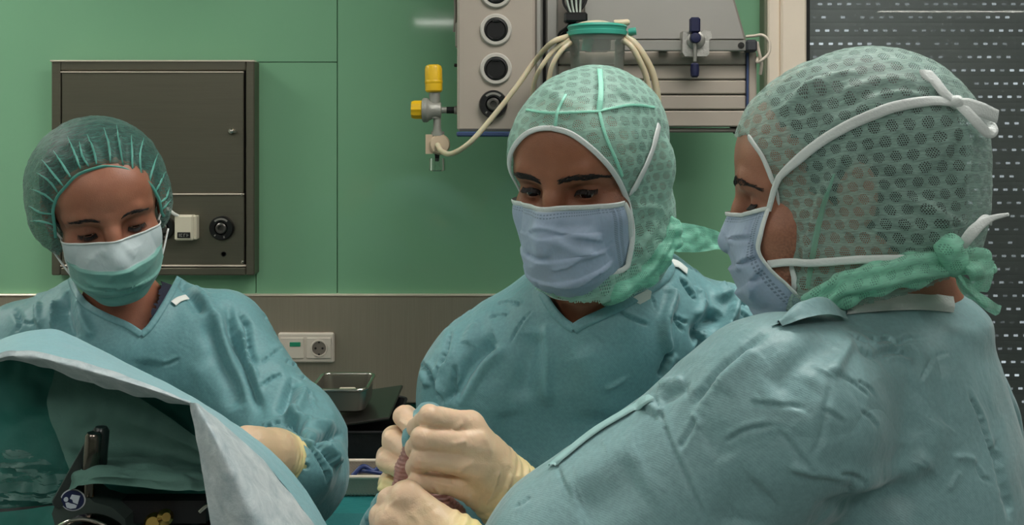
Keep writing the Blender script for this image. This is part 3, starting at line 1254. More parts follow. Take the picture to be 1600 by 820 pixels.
b.build('release_button', M['dark_gap'], pen)
# ceiling mount
b = MB()
b.box((ux(720), PY + 0.02, TOP), (ux(1150), PY + 0.26, TOP + 0.1), 0.02)
b.lathe([(0.09, TOP + 0.1), (0.09, CEIL_Z - 0.03), (0.2, CEIL_Z - 0.03), (0.2, CEIL_Z)], (ux(900), PY + 0.14, 0), (0, 0, 1), 32)
autosmooth(b.build('ceiling_arm', M['pend'], pen))
# equipment body to the right of the column
BY = 2.36
bx = lambda px: ux(px, BY)
bz = lambda py: uz(py, BY)
b = MB()
b.prism([(bx(872), bz(63)), (bx(1166), bz(63)), (bx(1146), bz(-6)), (bx(1132), TOP), (bx(872), TOP)], BY, BY + 0.2)
b.build('upper_panel', M['pend_dark'], pen)
b = MB(); b.prism([(bx(914), bz(61)), (bx(1161), bz(61)), (bx(1142), bz(-6)), (bx(1130), TOP - .01), (bx(914), TOP - .01)], BY - 0.008, BY + 0.01)
b.build('cover_sheet', plain('cover_grey', srgb(158, 156, 150), 0.4, 0.25), pen)
b = MB()
for (a, c_) in ((80, 101), (102, 124), (125.5, 147), (149, 171), (173, 198)):
    b.box((bx(872), BY, bz(c_)), (bx(1166), BY + 0.2, bz(a)), 0.003)
b.build('slatted_panel', M['pend'], pen)
b = MB(); b.box((bx(868), BY + 0.01, bz(207)), (bx(1176), BY + 0.2, bz(200)), 0.003)
b.build('lower_edge', M['pend_dark'], pen)
b = MB()
b.box((bx(1168), BY - 0.004, bz(201)), (bx(1182), BY + 0.2, bz(80)), 0.004)
b.build('side_profile', M['pend'], pen)
b = MB()
b.box((bx(1165.5), BY - 0.008, bz(200)), (bx(1168.5), BY + 0.004, bz(82)))
b.tube([P(1167, 198, BY - 0.006), P(1175, 204, BY - 0.006)], 0.0022, spline=False)
b.build('edge_strip', M['blue_trim'], pen)
RY = 2.32
b = MB(); b.box((ux(872, RY), RY, uz(79.5, RY)), (ux(1166, RY), RY + 0.012, uz(62.5, RY)), 0.002)
rail = b.build('rail', M['alu'], pen)
for x in (880, 1040, 1155):
    b = MB()
    b.box((ux(x, RY) - 0.012, RY + 0.01, uz(76, RY)), (ux(x, RY) + 0.012, BY + 0.002, uz(66, RY)))
    b.build('rail_spacer', M['dark_gap'], rail)
b = MB(); b.lathe([(0.0075, 0), (0.0075, 0.002), (0.0005, 0.003)], (ux(1158, RY), RY, uz(71, RY)), (0, -1, 0), 18)
b.build('rail_screw', M['dark_gap'], rail)
b = MB(); b.box((ux(1165, RY), RY - 0.006, uz(81, RY)), (ux(1183, RY), RY + 0.03, uz(62, RY)), 0.005)
b.build('rail_end_cap', plain('dark_grey_cap', srgb(52, 55, 60), 0.5), rail)
for c_, ax_, r_ in ((P(1148, 206, BY + .03), (0, -1, 0), .005), (P(1158, 208, BY + .06), (0, 0, -1), .004), (P(716, 102, PY + .05), (-1, 0, 0), .004)):
    b = MB(); b.lathe([(r_, 0), (r_, 0.009), (0.0005, 0.010)], c_, ax_, 12); b.build('bolt', M['dark_gap'], pen)
# things on the left flank
b = MB()
b.box((ux(708), PY + 0.08, uz(70)), (ux(716), PY + 0.2, uz(28)), 0.004)
b.tube([P(711, -10, PY + .1), P(712, 20, PY + .1), P(710, 50, PY + .1)], 0.004)
autosmooth(b.build('side_bracket', M['pend_dark'], pen))
# cream lead looped at the end of the rail
b = MB()
b.tube([P(1166, 57, RY + .02), P(1178, 56, RY + .01), P(1192, 55, RY), P(1202, 66, RY), P(1201, 83, RY), P(1190, 94, RY), P(1183, 97, RY + .01), P(1184, 90, RY + .03)], 0.0035)
b.tube([P(1183, 66, RY + .03), P(1186, 82, RY + .02), P(1190, 100, RY + .03), P(1188, 116, RY + .04)], 0.004)
ld = b.build('lead', plain('cream_lead', srgb(206, 194, 178), 0.45), pen)
autosmooth(ld, 60)

# clamp on the rail
cl = thing('rail_clamp', 'metal rail clamp with dark T handle on the pendant rail', 'clamp', P(1088, 88, RY))
b = MB()
b.prism([(ux(x, RY - .02), uz(y, RY - .02)) for x, y in ((1067, 49), (1096, 49), (1100, 46.5), (1110, 49), (1112, 54), (1112, 60), (1108, 63), (1108, 84), (1104, 88), (1070, 88), (1066, 82))], RY - 0.022, RY + 0.02)
autosmooth(b.build('clamp_block', plain('cast_aluminium', srgb(196, 194, 188), 0.35, 0.7, bump=(200, .001)), cl))
b = MB()
b.lathe([(0.021, 0), (0.021, 0.006), (0.018, 0.008), (0.012, 0.008), (0.012, 0.02), (0.0005, 0.021)], P(1087, 63, RY - .022), (0, -1, 0), 30)
b.lathe([(0.0045, 0), (0.0045, 0.05)], P(1086, 96, RY - .04), (0, 0, 1), 16)
autosmooth(b.build('spindle', M['alu'], cl))
M['knob_blue'] = plain('dark_blue_grip', srgb(24, 28, 62), 0.4)
b = MB()
b.box(P(1078.5, 51, RY - .047), P(1092.5, 28, RY - .029), 0.004)
b.lathe([(0.012, 0), (0.012, 0.014), (0.010, 0.016), (0.0005, 0.017)], P(1085.5, 60, RY - .036), (0, -1, 0), 24)
autosmooth(b.build('lever_grip', M['knob_blue'], cl))
b = MB()
b.lathe([(0.006, 0), (0.0095, 0.004), (0.0105, 0.018), (0.0095, 0.03), (0.006, 0.033), (0.0005, 0.034)], P(1085.5, 121, RY - .04), (0, 0, 1), 24)
autosmooth(b.build('lower_grip', M['knob_blue'], cl))

# ---- yellow topped suction regulator plugged into the column flank
rg = thing('vacuum_regulator', 'yellow and grey suction regulator sticking out of the pendant flank', 'regulator', P(683, 268, PY + .05))
GY = PY + 0.05
M['yellow'] = plain('yellow_plastic', srgb(222, 178, 22), 0.38, vary=0.04)
M['reg'] = plain('cast_grey', srgb(150, 150, 142), 0.45, 0.35, bump=(120, .001))
b = MB()
b.lathe([(0.017, 0), (0.0205, 0.004), (0.0205, 0.054), (0.018, 0.062), (0.012, 0.065), (0.0005, 0.065)], P(678, 144, GY), (-0.02, 0.0, 1), 32)
b.lathe([(0.0205, 0.02), (0.0212, 0.022), (0.0212, 0.026), (0.0205, 0.028)], P(678, 144, GY), (-0.02, 0.0, 1), 32, caps=False)
autosmooth(b.build('gauge_head', M['yellow'], rg))
b = MB()
prof = [(0.019, 0), (0.0215, 0.003), (0.0215, 0.02), (0.019, 0.027), (0.0005, 0.028)]
V0 = MB().lathe(prof, P(661, 171.5, GY), (-1, 0, 0.0), 40)
Vv = np.concatenate(V0.V)
cc = P(661, 171.5, GY)
ang = np.arctan2(Vv[:, 2] - cc[2], Vv[:, 1] - cc[1])
k = 1 + 0.05 * np.cos(ang * 10)
Vv[:, 1] = cc[1] + (Vv[:, 1] - cc[1]) * k
Vv[:, 2] = cc[2] + (Vv[:, 2] - cc[2]) * k
b.add(Vv, V0.F)
autosmooth(b.build('control_knob', M['yellow'], rg))
b = MB()
b.lathe([(0.026, 0), (0.029, 0.003), (0.029, 0.012), (0.025, 0.016), (0.021, 0.024), (0.018, 0.044), (0.0005, 0.046)], P(660, 172, GY), (1, 0, 0), 40)
b.lathe([(0.013, -0.01), (0.013, 0.05)], P(679, 178, GY), (0, 0, 1), 24)
b.lathe([(0.0075, 0), (0.0075, 0.03), (0.010, 0.03), (0.010, 0.055)], P(690, 172, GY), (1, 0, 0), 24)
b.lathe([(0.009, 0), (0.011, 0.01), (0.009, 0.02), (0.009, 0.045)], P(683, 212, GY), (0, 0, 1), 24)
b.lathe([(0.0155, 0), (0.0155, 0.010)], P(684, 212, GY), (0, 0, 1), 24)
autosmooth(b.build('regulator_body', M['reg'], rg))
b = MB()
b.lathe([(0.008, 0), (0.008, 0.04)], P(698, 172, GY), (1, 0, 0), 20)
autosmooth(b.build('plug', M['soot'], rg))
M['beige'] = plain('beige_cap', srgb(196, 176, 150), 0.4)
b = MB()
b.lathe([(0.021, 0), (0.0245, 0.004), (0.0245, 0.022), (0.021, 0.027), (0.0005, 0.028)], P(686, 226, GY + .012), (0.15, -1, 0.05), 36)
b.box(P(666, 240, GY + .01), P(676, 210, GY - .01), 0.004)
autosmooth(b.build('overflow_cap', M['beige'], rg))
b = MB()
b.lathe([(0.019, 0.030), (0.0195, 0.002), (0.017, 0), (0.0005, 0)], P(683, 267, GY), (0, 0, 1), 32, caps=False)
autosmooth(b.build('overflow_jar', thin_glass('jar_plastic', (0.86, 0.93, 0.88, 1), 0.1, 0.08), rg))
b = MB()
b.lathe([(0.0045, 0), (0.006, 0.02), (0.012, 0.024)], P(683, 252, GY), (0, 0, 1), 18)
autosmooth(b.build('float_valve', M['soot'], rg))

# ---- suction canister on the rail
CYN = 2.2
can = thing('suction_canister', 'clear suction canister with turquoise lid on the pendant rail', 'suction canister', P(933, 160, CYN))
s1 = CYN / FPX
M['lid'] = plain('turquoise_lid', srgb(62, 160, 140), 0.35)
cc = P(933, 160, CYN)
hz = lambda py: (160 - py) * s1
b = MB()
prof = [(36 * s1, 0), (38.5 * s1, 2 * s1), (40 * s1, 40 * s1)]
for k in range(12):
    h = (46 + k * 4.2) * s1
    prof += [(40.6 * s1 + k * 0.25 * s1, h), (41.2 * s1 + k * 0.25 * s1, h + 1.6 * s1)]
prof += [(44 * s1, hz(56))]
b.lathe(prof, cc, (0, 0, 1), 48, caps=False)
b.lathe([(36 * s1, 0.001), (0.0005, 0.001)], cc, (0, 0, 1), 48)
autosmooth(b.build('canister_shell', thin_glass('canister_plastic', (0.97, 0.97, 0.94, 1), 0.02, 0.25, 0.13), can), 60)
b = MB()
b.lathe([(43 * s1, hz(58)), (47 * s1, hz(56)), (47.5 * s1, hz(50)), (45 * s1, hz(49)), (45.5 * s1, hz(45)), (47 * s1, hz(43)), (45 * s1, hz(40)), (38 * s1, hz(38.5)), (0.001, hz(37))], cc, (0, 0, 1), 48)
b.lathe([(8 * s1, 0), (9 * s1, 20 * s1)], P(916, 80, CYN), (0.2, 0, 1), 20)
autosmooth(b.build('canister_lid', M['lid'], can))
b = MB()
b.lathe([(5 * s1, 0), (6 * s1, 4 * s1), (6 * s1, 12 * s1)], P(982, 50, CYN - .02), (1, -.2, .1), 20)
autosmooth(b.build('lid_port', M['lid'], can))
b = MB()
b.lathe([(4 * s1, 0), (5 * s1, 2 * s1), (5 * s1, 22 * s1), (3 * s1, 25 * s1)], P(959, 36, CYN), (1, 0, .05), 20)
b.tube([P(898, 42, CYN - .03), P(915, 37, CYN - .04), P(938, 35.5, CYN - .04), P(958, 40, CYN - .03)], 4.0 * s1)
autosmooth(b.build('lid_tube', M['tube'], can), 60)
b = MB()
b.box(P(916, 78, CYN + .05), P(950, 60, RY - .001), 0.003)
b.build('hook', M['alu'], can)
# hoses
def hose(label, pts, r):
    o = MB(); o.tube(pts, r, 12, res=10)
    h = autosmooth(o.build('suction_hose', M['tube'], None, base=pts[0]), 60)
    return tag(h, label, 'hose')
hose('cream suction hose looping from regulator up to the canister lid',
     [P(684, 226, GY - .02), P(690, 236, GY - .05), P(706, 240, GY - .09), P(735, 222, GY - .12), P(772, 180, GY - .12), P(806, 137, GY - .12), P(836, 95, GY - .11), P(862, 67, CYN - .03), P(889, 56, CYN - .01)], 0.0062)
hose('thin cream hose hanging from canister lid, left of two',
     [P(890, 62, CYN - .015), P(866, 78, CYN - .02), P(846, 104, CYN - .02), P(836, 125, CYN), P(832, 150, CYN + .02), P(834, 190, CYN + .03)], 0.0052)
hose('thin cream hose hanging close beside the clear canister shell',
     [P(892, 66, CYN - .02), P(878, 78, CYN - .03), P(864, 100, CYN - .03), P(858, 125, CYN - .02), P(857, 160, CYN), P(858, 195, CYN + .02)], 0.0056)
hose('thick cream hose arching down from the right of the lid',
     [P(977, 56, CYN - .015), P(990, 66, CYN - .02), P(1004, 84, CYN - .02), P(1018, 110, CYN - .01), P(1026, 140, CYN), P(1028, 175, CYN + .01), P(1024, 215, CYN + .02)], 0.0078)
hose('cream hose arching inside the thicker one beside the lid',
     [P(973, 62, CYN - .02), P(986, 72, CYN - .03), P(998, 92, CYN - .03), P(1009, 118, CYN - .02), P(1015, 150, CYN - .01), P(1016, 190, CYN)], 0.0065)
# black cable bundle
b = MB()
rr = random.Random(3)
for k in range(9):
    x = 880 + k * 4.0
    d = 0.01 * (k % 3)
    b.tube([P(x + 10 - k, -40, PY - .02 + d), P(x + 4 * math.sin(k), 0, PY - .02 + d), P(890 + k * 1.6, 22, PY - .03 + d), P(888 + k * 2.2, 40, PY - .03 + d), P(874 + k * 3, 52 + (k % 3) * 5, PY - .01 + d), P(872 + k * 2, 70, PY + .03)], 0.0042 if k % 4 else 0.003, 8)
cb = thing('cable_bundle', 'tangle of black and grey cables left of the canister', 'cables', P(890, 70, PY))
autosmooth(b.build('black_cables', M['soot'], cb), 60)
b = MB()
for k in range(4):
    b.tube([P(884 + 8 * k, -40, PY - .035), P(886 + 7 * k, 0, PY - .035), P(894 + 4 * k, 26, PY - .045)], 0.0026, 8)
autosmooth(b.build('grey_cables', plain('grey_lead', srgb(150, 160, 150), .5), cb), 60)
b = MB()
b.box(P(882, 34, PY - .06), P(916, 22, PY - .02), 0.004)
b.box(P(900, 42, PY - .06), P(912, 34, PY - .03), 0.003)
b.build('cable_tie', M['black'], cb)
# ---------------------------------------------------------------- heads
def head_rot(yaw, pitch, roll):
    """columns: head right, forward, up. yaw 0 looks at the camera, + turns to the picture's right; pitch + looks down"""
    y, p, r = map(math.radians, (yaw, pitch, roll))
    m = Matrix.Rotation(math.pi + y, 3, 'Z') @ Matrix.Rotation(-p, 3, 'X') @ Matrix.Rotation(r, 3, 'Y')
    return np.array(m)


class Head:
    def __init__(s, origin, yaw, pitch, roll=0, scale=1.0, fem=False, eye_open=0.0026, look=0.0, cran=(0.036, 0.088)):
        s.o, s.R, s.k, s.fem = np.array(origin, float), head_rot(yaw, pitch, roll), scale, fem
        s.eye_open = eye_open
        L = []
        A = lambda pr, k=0.012, m='+': L.append((pr, k, m))
        f = 0.95 if fem else 1.0
        s.cran = cran
        A(EL((0, -0.008, cran[0]), (0.077, 0.098, cran[1])), 0.01)
        A(EL((0, 0.030, -0.030), (0.060 * f, 0.066, 0.078)), 0.03)
        A(EL((0, 0.062, 0.040), (0.056, 0.034, 0.042)), 0.03)           # forehead
        for q in (-1, 1):
            A(RC((q * 0.056 * f, -0.005, -0.055), (q * 0.018, 0.074, -0.103), 0.017, 0.018), 0.03)   # jaw
            A(EL((q * 0.044 * f, 0.060, -0.032), (0.023, 0.026, 0.022)), 0.022)    # cheekbone
            A(EL((q * 0.034, 0.062, -0.068), (0.022, 0.024, 0.03)), 0.025)        # cheek
        A(EL((0, 0.078, -0.101), (0.021, 0.019, 0.017)), 0.02)          # chin
        A(EL((0, 0.088, -0.068), (0.026, 0.014, 0.016)), 0.015)         # mouth region
        for q in (-1, 1):
            A(EL((q * 0.033, 0.099, -0.006), (0.019, 0.016, 0.0135)), 0.016, '-')    # eye sockets
        for q in (-1, 1):
            br = 0.0065 if fem else 0.0085
            A(RC((q * 0.010, 0.0905, 0.0165), (q * 0.034, 0.0845, 0.0215), br, br), 0.012)
            A(RC((q * 0.034, 0.0845, 0.0215), (q * 0.054, 0.064, 0.014), br, br * 0.9), 0.012)
        A(RC((0, 0.091, 0.012), (0, 0.099, -0.008), 0.0085, 0.0085), 0.010)      # nose bridge
        A(RC((0, 0.099, -0.008), (0, 0.113, -0.040), 0.0085, 0.0115), 0.008)
        for q in (-1, 1):
            A(EL((q * 0.0115, 0.103, -0.043), (0.008, 0.011, 0.008)), 0.006)
            A(EL((q * 0.005, 0.105, -0.0515), (0.003, 0.005, 0.004)), 0.003, '-')
        A(RC((-0.018, 0.094, -0.069), (0.018, 0.094, -0.069), 0.0055, 0.0055), 0.006)
        A(RC((-0.014, 0.0945, -0.079), (0.014, 0.0945, -0.079), 0.006, 0.006), 0.005)
        s.E = [np.array((q * 0.0325, 0.0735, -0.0035)) for q in (-1, 1)]
        for e in s.E:
            A(EL(e, (0.0142, 0.0138, 0.0138)), 0.004)                     # lids over the eyeball
            c = e + np.array((0, 0.0125, -0.0035 - look))
            if eye_open > 0:
                A(EL(c, (0.0125, 0.006, eye_open)), 0.001, '-')
        s.ear = []
        for q in (-1, 1):                                                # ears
            e = [(EL((q * 0.080, -0.012, 0.000), (0.007, 0.018, 0.031), np.array(Matrix.Rotation(q * 0.35, 3, 'Z') @ Matrix.Rotation(0.15, 3, 'X'))), 0.006, '+'),
                 (EL((q * 0.087, -0.006, 0.002), (0.006, 0.010, 0.019)), 0.005, '-'),
                 (EL((q * 0.078, -0.004, -0.026), (0.005, 0.009, 0.010)), 0.006, '+')]
            s.ear += e
        L += s.ear
        s.prims = L
        s.face_only = [p for p in L]

    def loc(s, p):
        """world to head"""
        return (np.asarray(p, float) - s.o) @ s.R / s.k

    def wor(s, p):
        return np.asarray(p, float) * s.k @ s.R.T + s.o

    def neck(s, base_w, r=0.056, chest=None):
        b = s.loc(base_w)
        s.prims.append((RC((0, -0.022, -0.045), b, r * 0.96, r * 1.05), 0.022, '+'))
        if chest is not None:
            for c, rr in chest:
                cl = s.loc(c)
                s.prims.append((RC(b, cl, r * 1.0, rr), 0.04, '+'))

    def build(s, root, mat, h=0.0019, stub=None, eye_dark=None):
        lo, hi = bounds(s.prims, 0.012)
        V, F = sdf_mesh(s.prims, lo, hi, h, smooth=2)
        W = s.wor(V)
        F = F if np.linalg.det(s.R) > 0 else F[:, ::-1]
        st = np.zeros(len(V)) if stub is None else stub(V)
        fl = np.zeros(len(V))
        # colour goes to the darker tone round each eye
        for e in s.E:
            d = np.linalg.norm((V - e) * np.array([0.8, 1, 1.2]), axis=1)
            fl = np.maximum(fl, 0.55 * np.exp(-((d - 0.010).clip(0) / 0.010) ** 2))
        s.V, s.F = W, F
        s.surf = Surf(W, F)
        return mesh_obj('body', W, F, mat, root, True, attr={'stubble': st, 'eye_dark': fl})

    def eyes(s, root, gaze_down=20, side=0, lash=True):
        white = M.get('sclera') or M.setdefault('sclera', plain('sclera', srgb(205, 195, 185), 0.2))
        iris = M.get('iris') or M.setdefault('iris', plain('iris', srgb(34, 22, 16), 0.15))
        for e in s.E:
            b = MB()
            g = np.array((math.sin(math.radians(side)), math.cos(math.radians(gaze_down)), -math.sin(math.radians(gaze_down))))
            g /= np.linalg.norm(g)
            b.lathe([(0.0122 * math.sin(a), 0.0122 * math.cos(a)) for a in np.linspace(3.1, 0.03, 20)], (0, 0, 0), g, 24)
            V = np.concatenate(b.V) + e
            Fm = b.F
            cen = np.array([np.mean(V[list(f)], 0) for f in Fm]) - e
            mi = (cen @ g > 0.0122 * math.cos(0.52)).astype(int)
            mesh_obj('eye', s.wor(V), Fm, [white, iris], root, True, mat_idx=mi)

    def lashes(s, root, dz=-0.003, drop=0.0035, w=0.0009):
        """row of lashes along the lower edge of each lid"""
        bv = s.surf
        for e in s.E:
            b = MB()
            for i in range(26):
                a = -1 + 2 * i / 25
                p = e + np.array((a * 0.0122, 0.0138 * math.sqrt(max(0.05, 1 - 0.8 * a * a)), dz - 0.0035 * (1 - a * a) * (drop / 0.0035)))
                w0 = s.wor(p)
                q, n = bv.near(w0)
                d = s.R @ np.array((a * 0.3, 0.8, -0.75))
                b.tube([q - 0.0004 * d, q + 0.0030 * d, q + 0.0058 * d + s.R @ np.array((0, .0006, 0.0002))], [w, w * 0.8, w * 0.3], 5, res=2)
            b.build('eyelashes', M['brow'], root, True)

    def brows(s, root, pts, thick=0.0045, n=150, r=0.0005, seed=1, side=(-1, 1)):
        bv = s.surf
        rr = random.Random(seed)
        pp = spl(np.array(pts, float), 12)
        for q in side:
            b = MB()
            for i in range(n):
                t = rr.random()
                i0 = t * (len(pp) - 1)
                k = int(i0)
                p = pp[k] + (pp[min(k + 1, len(pp) - 1)] - pp[k]) * (i0 - k)
                tg = pp[min(k + 1, len(pp) - 1)] - pp[max(k - 1, 0)]
                tg = tg / np.linalg.norm(tg)
                th = thick * (0.65 + 0.7 * math.sin(math.pi * min(1, 0.12 + 0.95 * t))) * (1.0 if t < 0.7 else (1 - t) / 0.3 * 0.8 + 0.2)
                off = rr.uniform(-1, 1) * th
                p = p + np.array((0, 0, off))
                p = p * np.array((q, 1, 1))
                w0, nn = bv.near(s.wor(p))
                d = s.R @ (tg * np.array((q, 1, 1)) + np.array((0, 0, 0.45 * (1 - t) - 0.35 * off / th + rr.uniform(-.2, .2))))
                d = d - nn * np.dot(d, nn)
                d /= np.linalg.norm(d) + 1e-9
                L = rr.uniform(0.006, 0.0095)
                b.tube([w0 - nn * 0.0003, w0 + d * L * 0.5 + nn * 0.0009, w0 + d * L + nn * 0.0003], [r, r * 0.9, r * 0.35], 4, spline=False)
            b.build('eyebrow', M['brow'], root, True)


def H_x(p, H):
    return H.loc(p)[0]


def mask_shape(H, p):
    """pleated face mask in head space; p: dict of profile points. Returns V (world), F, uv, helpers"""
    nu, nv = 121, 91
    u = np.linspace(-1, 1, nu)[:, None]
    v = np.linspace(0, 1, nv)[None, :]
    vk = p['v']
    ip = lambda key: np.interp(v, vk, p[key])
    def sm(key):
        a = spl(np.stack([np.array(vk, float), np.array(p[key], float)], 1), 16)
        return np.interp(v, a[:, 0], a[:, 1])
    yc, zc, xe, ye, ze = sm('yc'), sm('zc'), sm('xe'), sm('ye'), sm('ze')
    if 'xe2' in p:                                   # the head's right-hand half may hang differently
        m = u > 0
        xe = np.where(m, sm('xe2'), xe); ye = np.where(m, sm('ye2'), ye); ze = np.where(m, sm('ze2'), ze)
    a = np.abs(u)
    nose = np.exp(-(u / 0.16) ** 2) * sm('ridge')
    X = np.sign(u) * xe * np.sin(a * np.pi / 2) ** 0.92
    cs = np.cos(a * np.pi / 2)
    Y = ye + (yc - ye) * cs ** p.get('pw', 0.85) + nose
    Z = zc + (ze - zc) * a ** 1.7
    V = np.stack([X, Y, Z + 0 * X], -1)
    # pleats: saw-tooth over v, opening towards the middle
    saw = np.zeros_like(X)
    for (v0, amp, wd, bow) in p['pleats']:
        vv = v - v0 - bow * (a ** 2)
        prof = np.where(vv < 0, np.exp(-(vv / 0.014) ** 2), np.exp(-vv / wd))
        saw = saw + amp * (prof - 0.35) * (1 - 0.75 * a ** 3)
    du = np.gradient(V, axis=0)
    dv = np.gradient(V, axis=1)
    n = np.cross(du, dv)
    n /= np.linalg.norm(n, axis=-1, keepdims=True) + 1e-12
    if n[nu // 2, nv // 3, 1] < 0:
        n = -n
    q = V.reshape(-1, 3)
    wr = (pnoise(q * 45 + p.get('seed', 0)) * 0.0012 + ridged(q * 28 + 3.3 + p.get('seed', 0)) * 0.0011).reshape(nu, nv)
    V = V + n * (saw + wr)[..., None]
    # never inside the face
    q = V.reshape(-1, 3)
    for _ in range(3):
        d = sd_points(H.prims, q)
        push = np.clip(0.0022 - d, 0, 0.02)
        q = q + n.reshape(-1, 3) * push[:, None]
    V = q.reshape(nu, nv, 3)
    uv = np.stack([np.broadcast_to((u + 1) / 2, (nu, nv)), np.broadcast_to(v, (nu, nv))], -1).reshape(-1, 2)
    W = H.wor(V.reshape(-1, 3))
    return W.reshape(nu, nv, 3), H.R @ np.array([0, 1, 0]), uv


def mask_fold(W, H, lines, gain=1.0):
    nu, nv = W.shape[:2]
    V, F = W.reshape(-1, 3), grid_faces(nu, nv)
    if np.mean(np.einsum('ij,ij->i', vnormals(V, F), V - H.o)) < 0:
        F = F[:, ::-1]
    return fold(V, F, lines, gain).reshape(nu, nv, 3)


def offset_tube(line, r, n=6):
    b = MB()
    b.tube(line, r, n, spline=False)
    return b


def grow(pr, d):
    return RC(pr.a, pr.b, pr.ra + d, pr.rb + d) if isinstance(pr, RC) else EL(pr.c, pr.r + d, pr.R)


def hood_build(H, prims, root, name, mat, edge_px, chin, axis, h=0.003, lines=(), wr=0.0012, seed=0.0, zcut=None, mirror=True, edge_loc=None, ymin=0.0, label=None, smooth=2, post=None):
    """cloth over the head with a face opening. edge_px: the visible rim, traced from the crown's middle to the jaw;
    the other half mirrors it. prims in head space"""
    lo, hi = bounds(prims, 0.02)
    V, F = sdf_mesh(prims, lo, hi, h, smooth=smooth)
    W = H.wor(V)
    if np.linalg.det(H.R) < 0:
        F = F[:, ::-1]
    S = Surf(W, F)
    if edge_loc is None:
        pts = []
        for x, y in spl(np.array(edge_px, float), 6):
            p, n = S.hit(x, y)
            if p is not None:
                pts.append(H.loc(p))
        half = np.array(pts)
    else:
        half = np.array(edge_loc)
    loop = np.vstack([half, np.array(chin), half[::-1] * np.array([-1, 1, 1])]) if mirror else half
    loop = np.vstack([loop, loop[:1]])
    d = np.linalg.norm(np.diff(loop, axis=0), axis=1)
    keepi = np.concatenate([[True], d > 1e-5])
    loop = loop[keepi]
    cen = V[F].mean(1)
    dele = in_poly(cen[:, 0], cen[:, 2], loop[:-1, [0, 2]]) & (cen[:, 1] > ymin)
    if zcut is not None:
        dele |= zcut(H.wor(cen)) if callable(zcut) else H.wor(cen)[:, 2] < zcut
    V, F, u = keep_faces(W, F, ~dele)
    # rim of the opening: snap onto the traced line
    rim = np.array([S.near(H.wor(p))[0] for p in loop])
    e = np.sort(edges_of(F), axis=1)
    key, cnt = np.unique(e[:, 0].astype(np.int64) * len(V) + e[:, 1], return_counts=True)
    bk = key[cnt == 1]
    bv = np.unique(np.concatenate([bk // len(V), bk % len(V)])).astype(int)
    dense = np.concatenate([np.linspace(rim[i], rim[i + 1], 8, endpoint=False) for i in range(len(rim) - 1)])
    for i in bv:
        dd = np.linalg.norm(dense - V[i], axis=1)
        j = dd.argmin()
        if dd[j] < 0.012:
            V[i] = dense[j]
    N = vnormals(V, F)
    if wr:
        q = H.loc(V)
        dsp = wr * (ridged(q * 38 + seed) * 0.7 + ridged(q * 85 + 5 + seed) * 0.35 + pnoise(q * 16 + seed) * 1.0)
        fd = np.ones(len(V)); fd[bv] = 0.15
        V = V + N * (dsp * fd)[:, None]
    if lines:
        V = fold(V, F, lines, 1.6)
    if post is not None:
        V = post(V, F)
    # flat unrolled coordinates about an axis that comes out of the cloth
    ax = np.array(axis, float); ax /= np.linalg.norm(ax)
    B = basis(ax)
    up = np.array([0, 0, 1.0]); bx_ = np.cross(up, ax); bx_ /= np.linalg.norm(bx_); by_ = np.cross(ax, bx_)
    q = H.loc(V) - np.array([0, -0.01, 0.0])
    r = np.linalg.norm(q, axis=1) + 1e-9
    th = np.arccos(np.clip(q @ ax / r, -1, 1))
    ph = np.arctan2(q @ by_, q @ bx_)
    uv = np.stack([th * np.cos(ph), th * np.sin(ph)], 1) * 0.11
    o = mesh_obj(name, V, F, mat, root, True, uv=uv, label=label)
    return o, Surf(V, F), rim


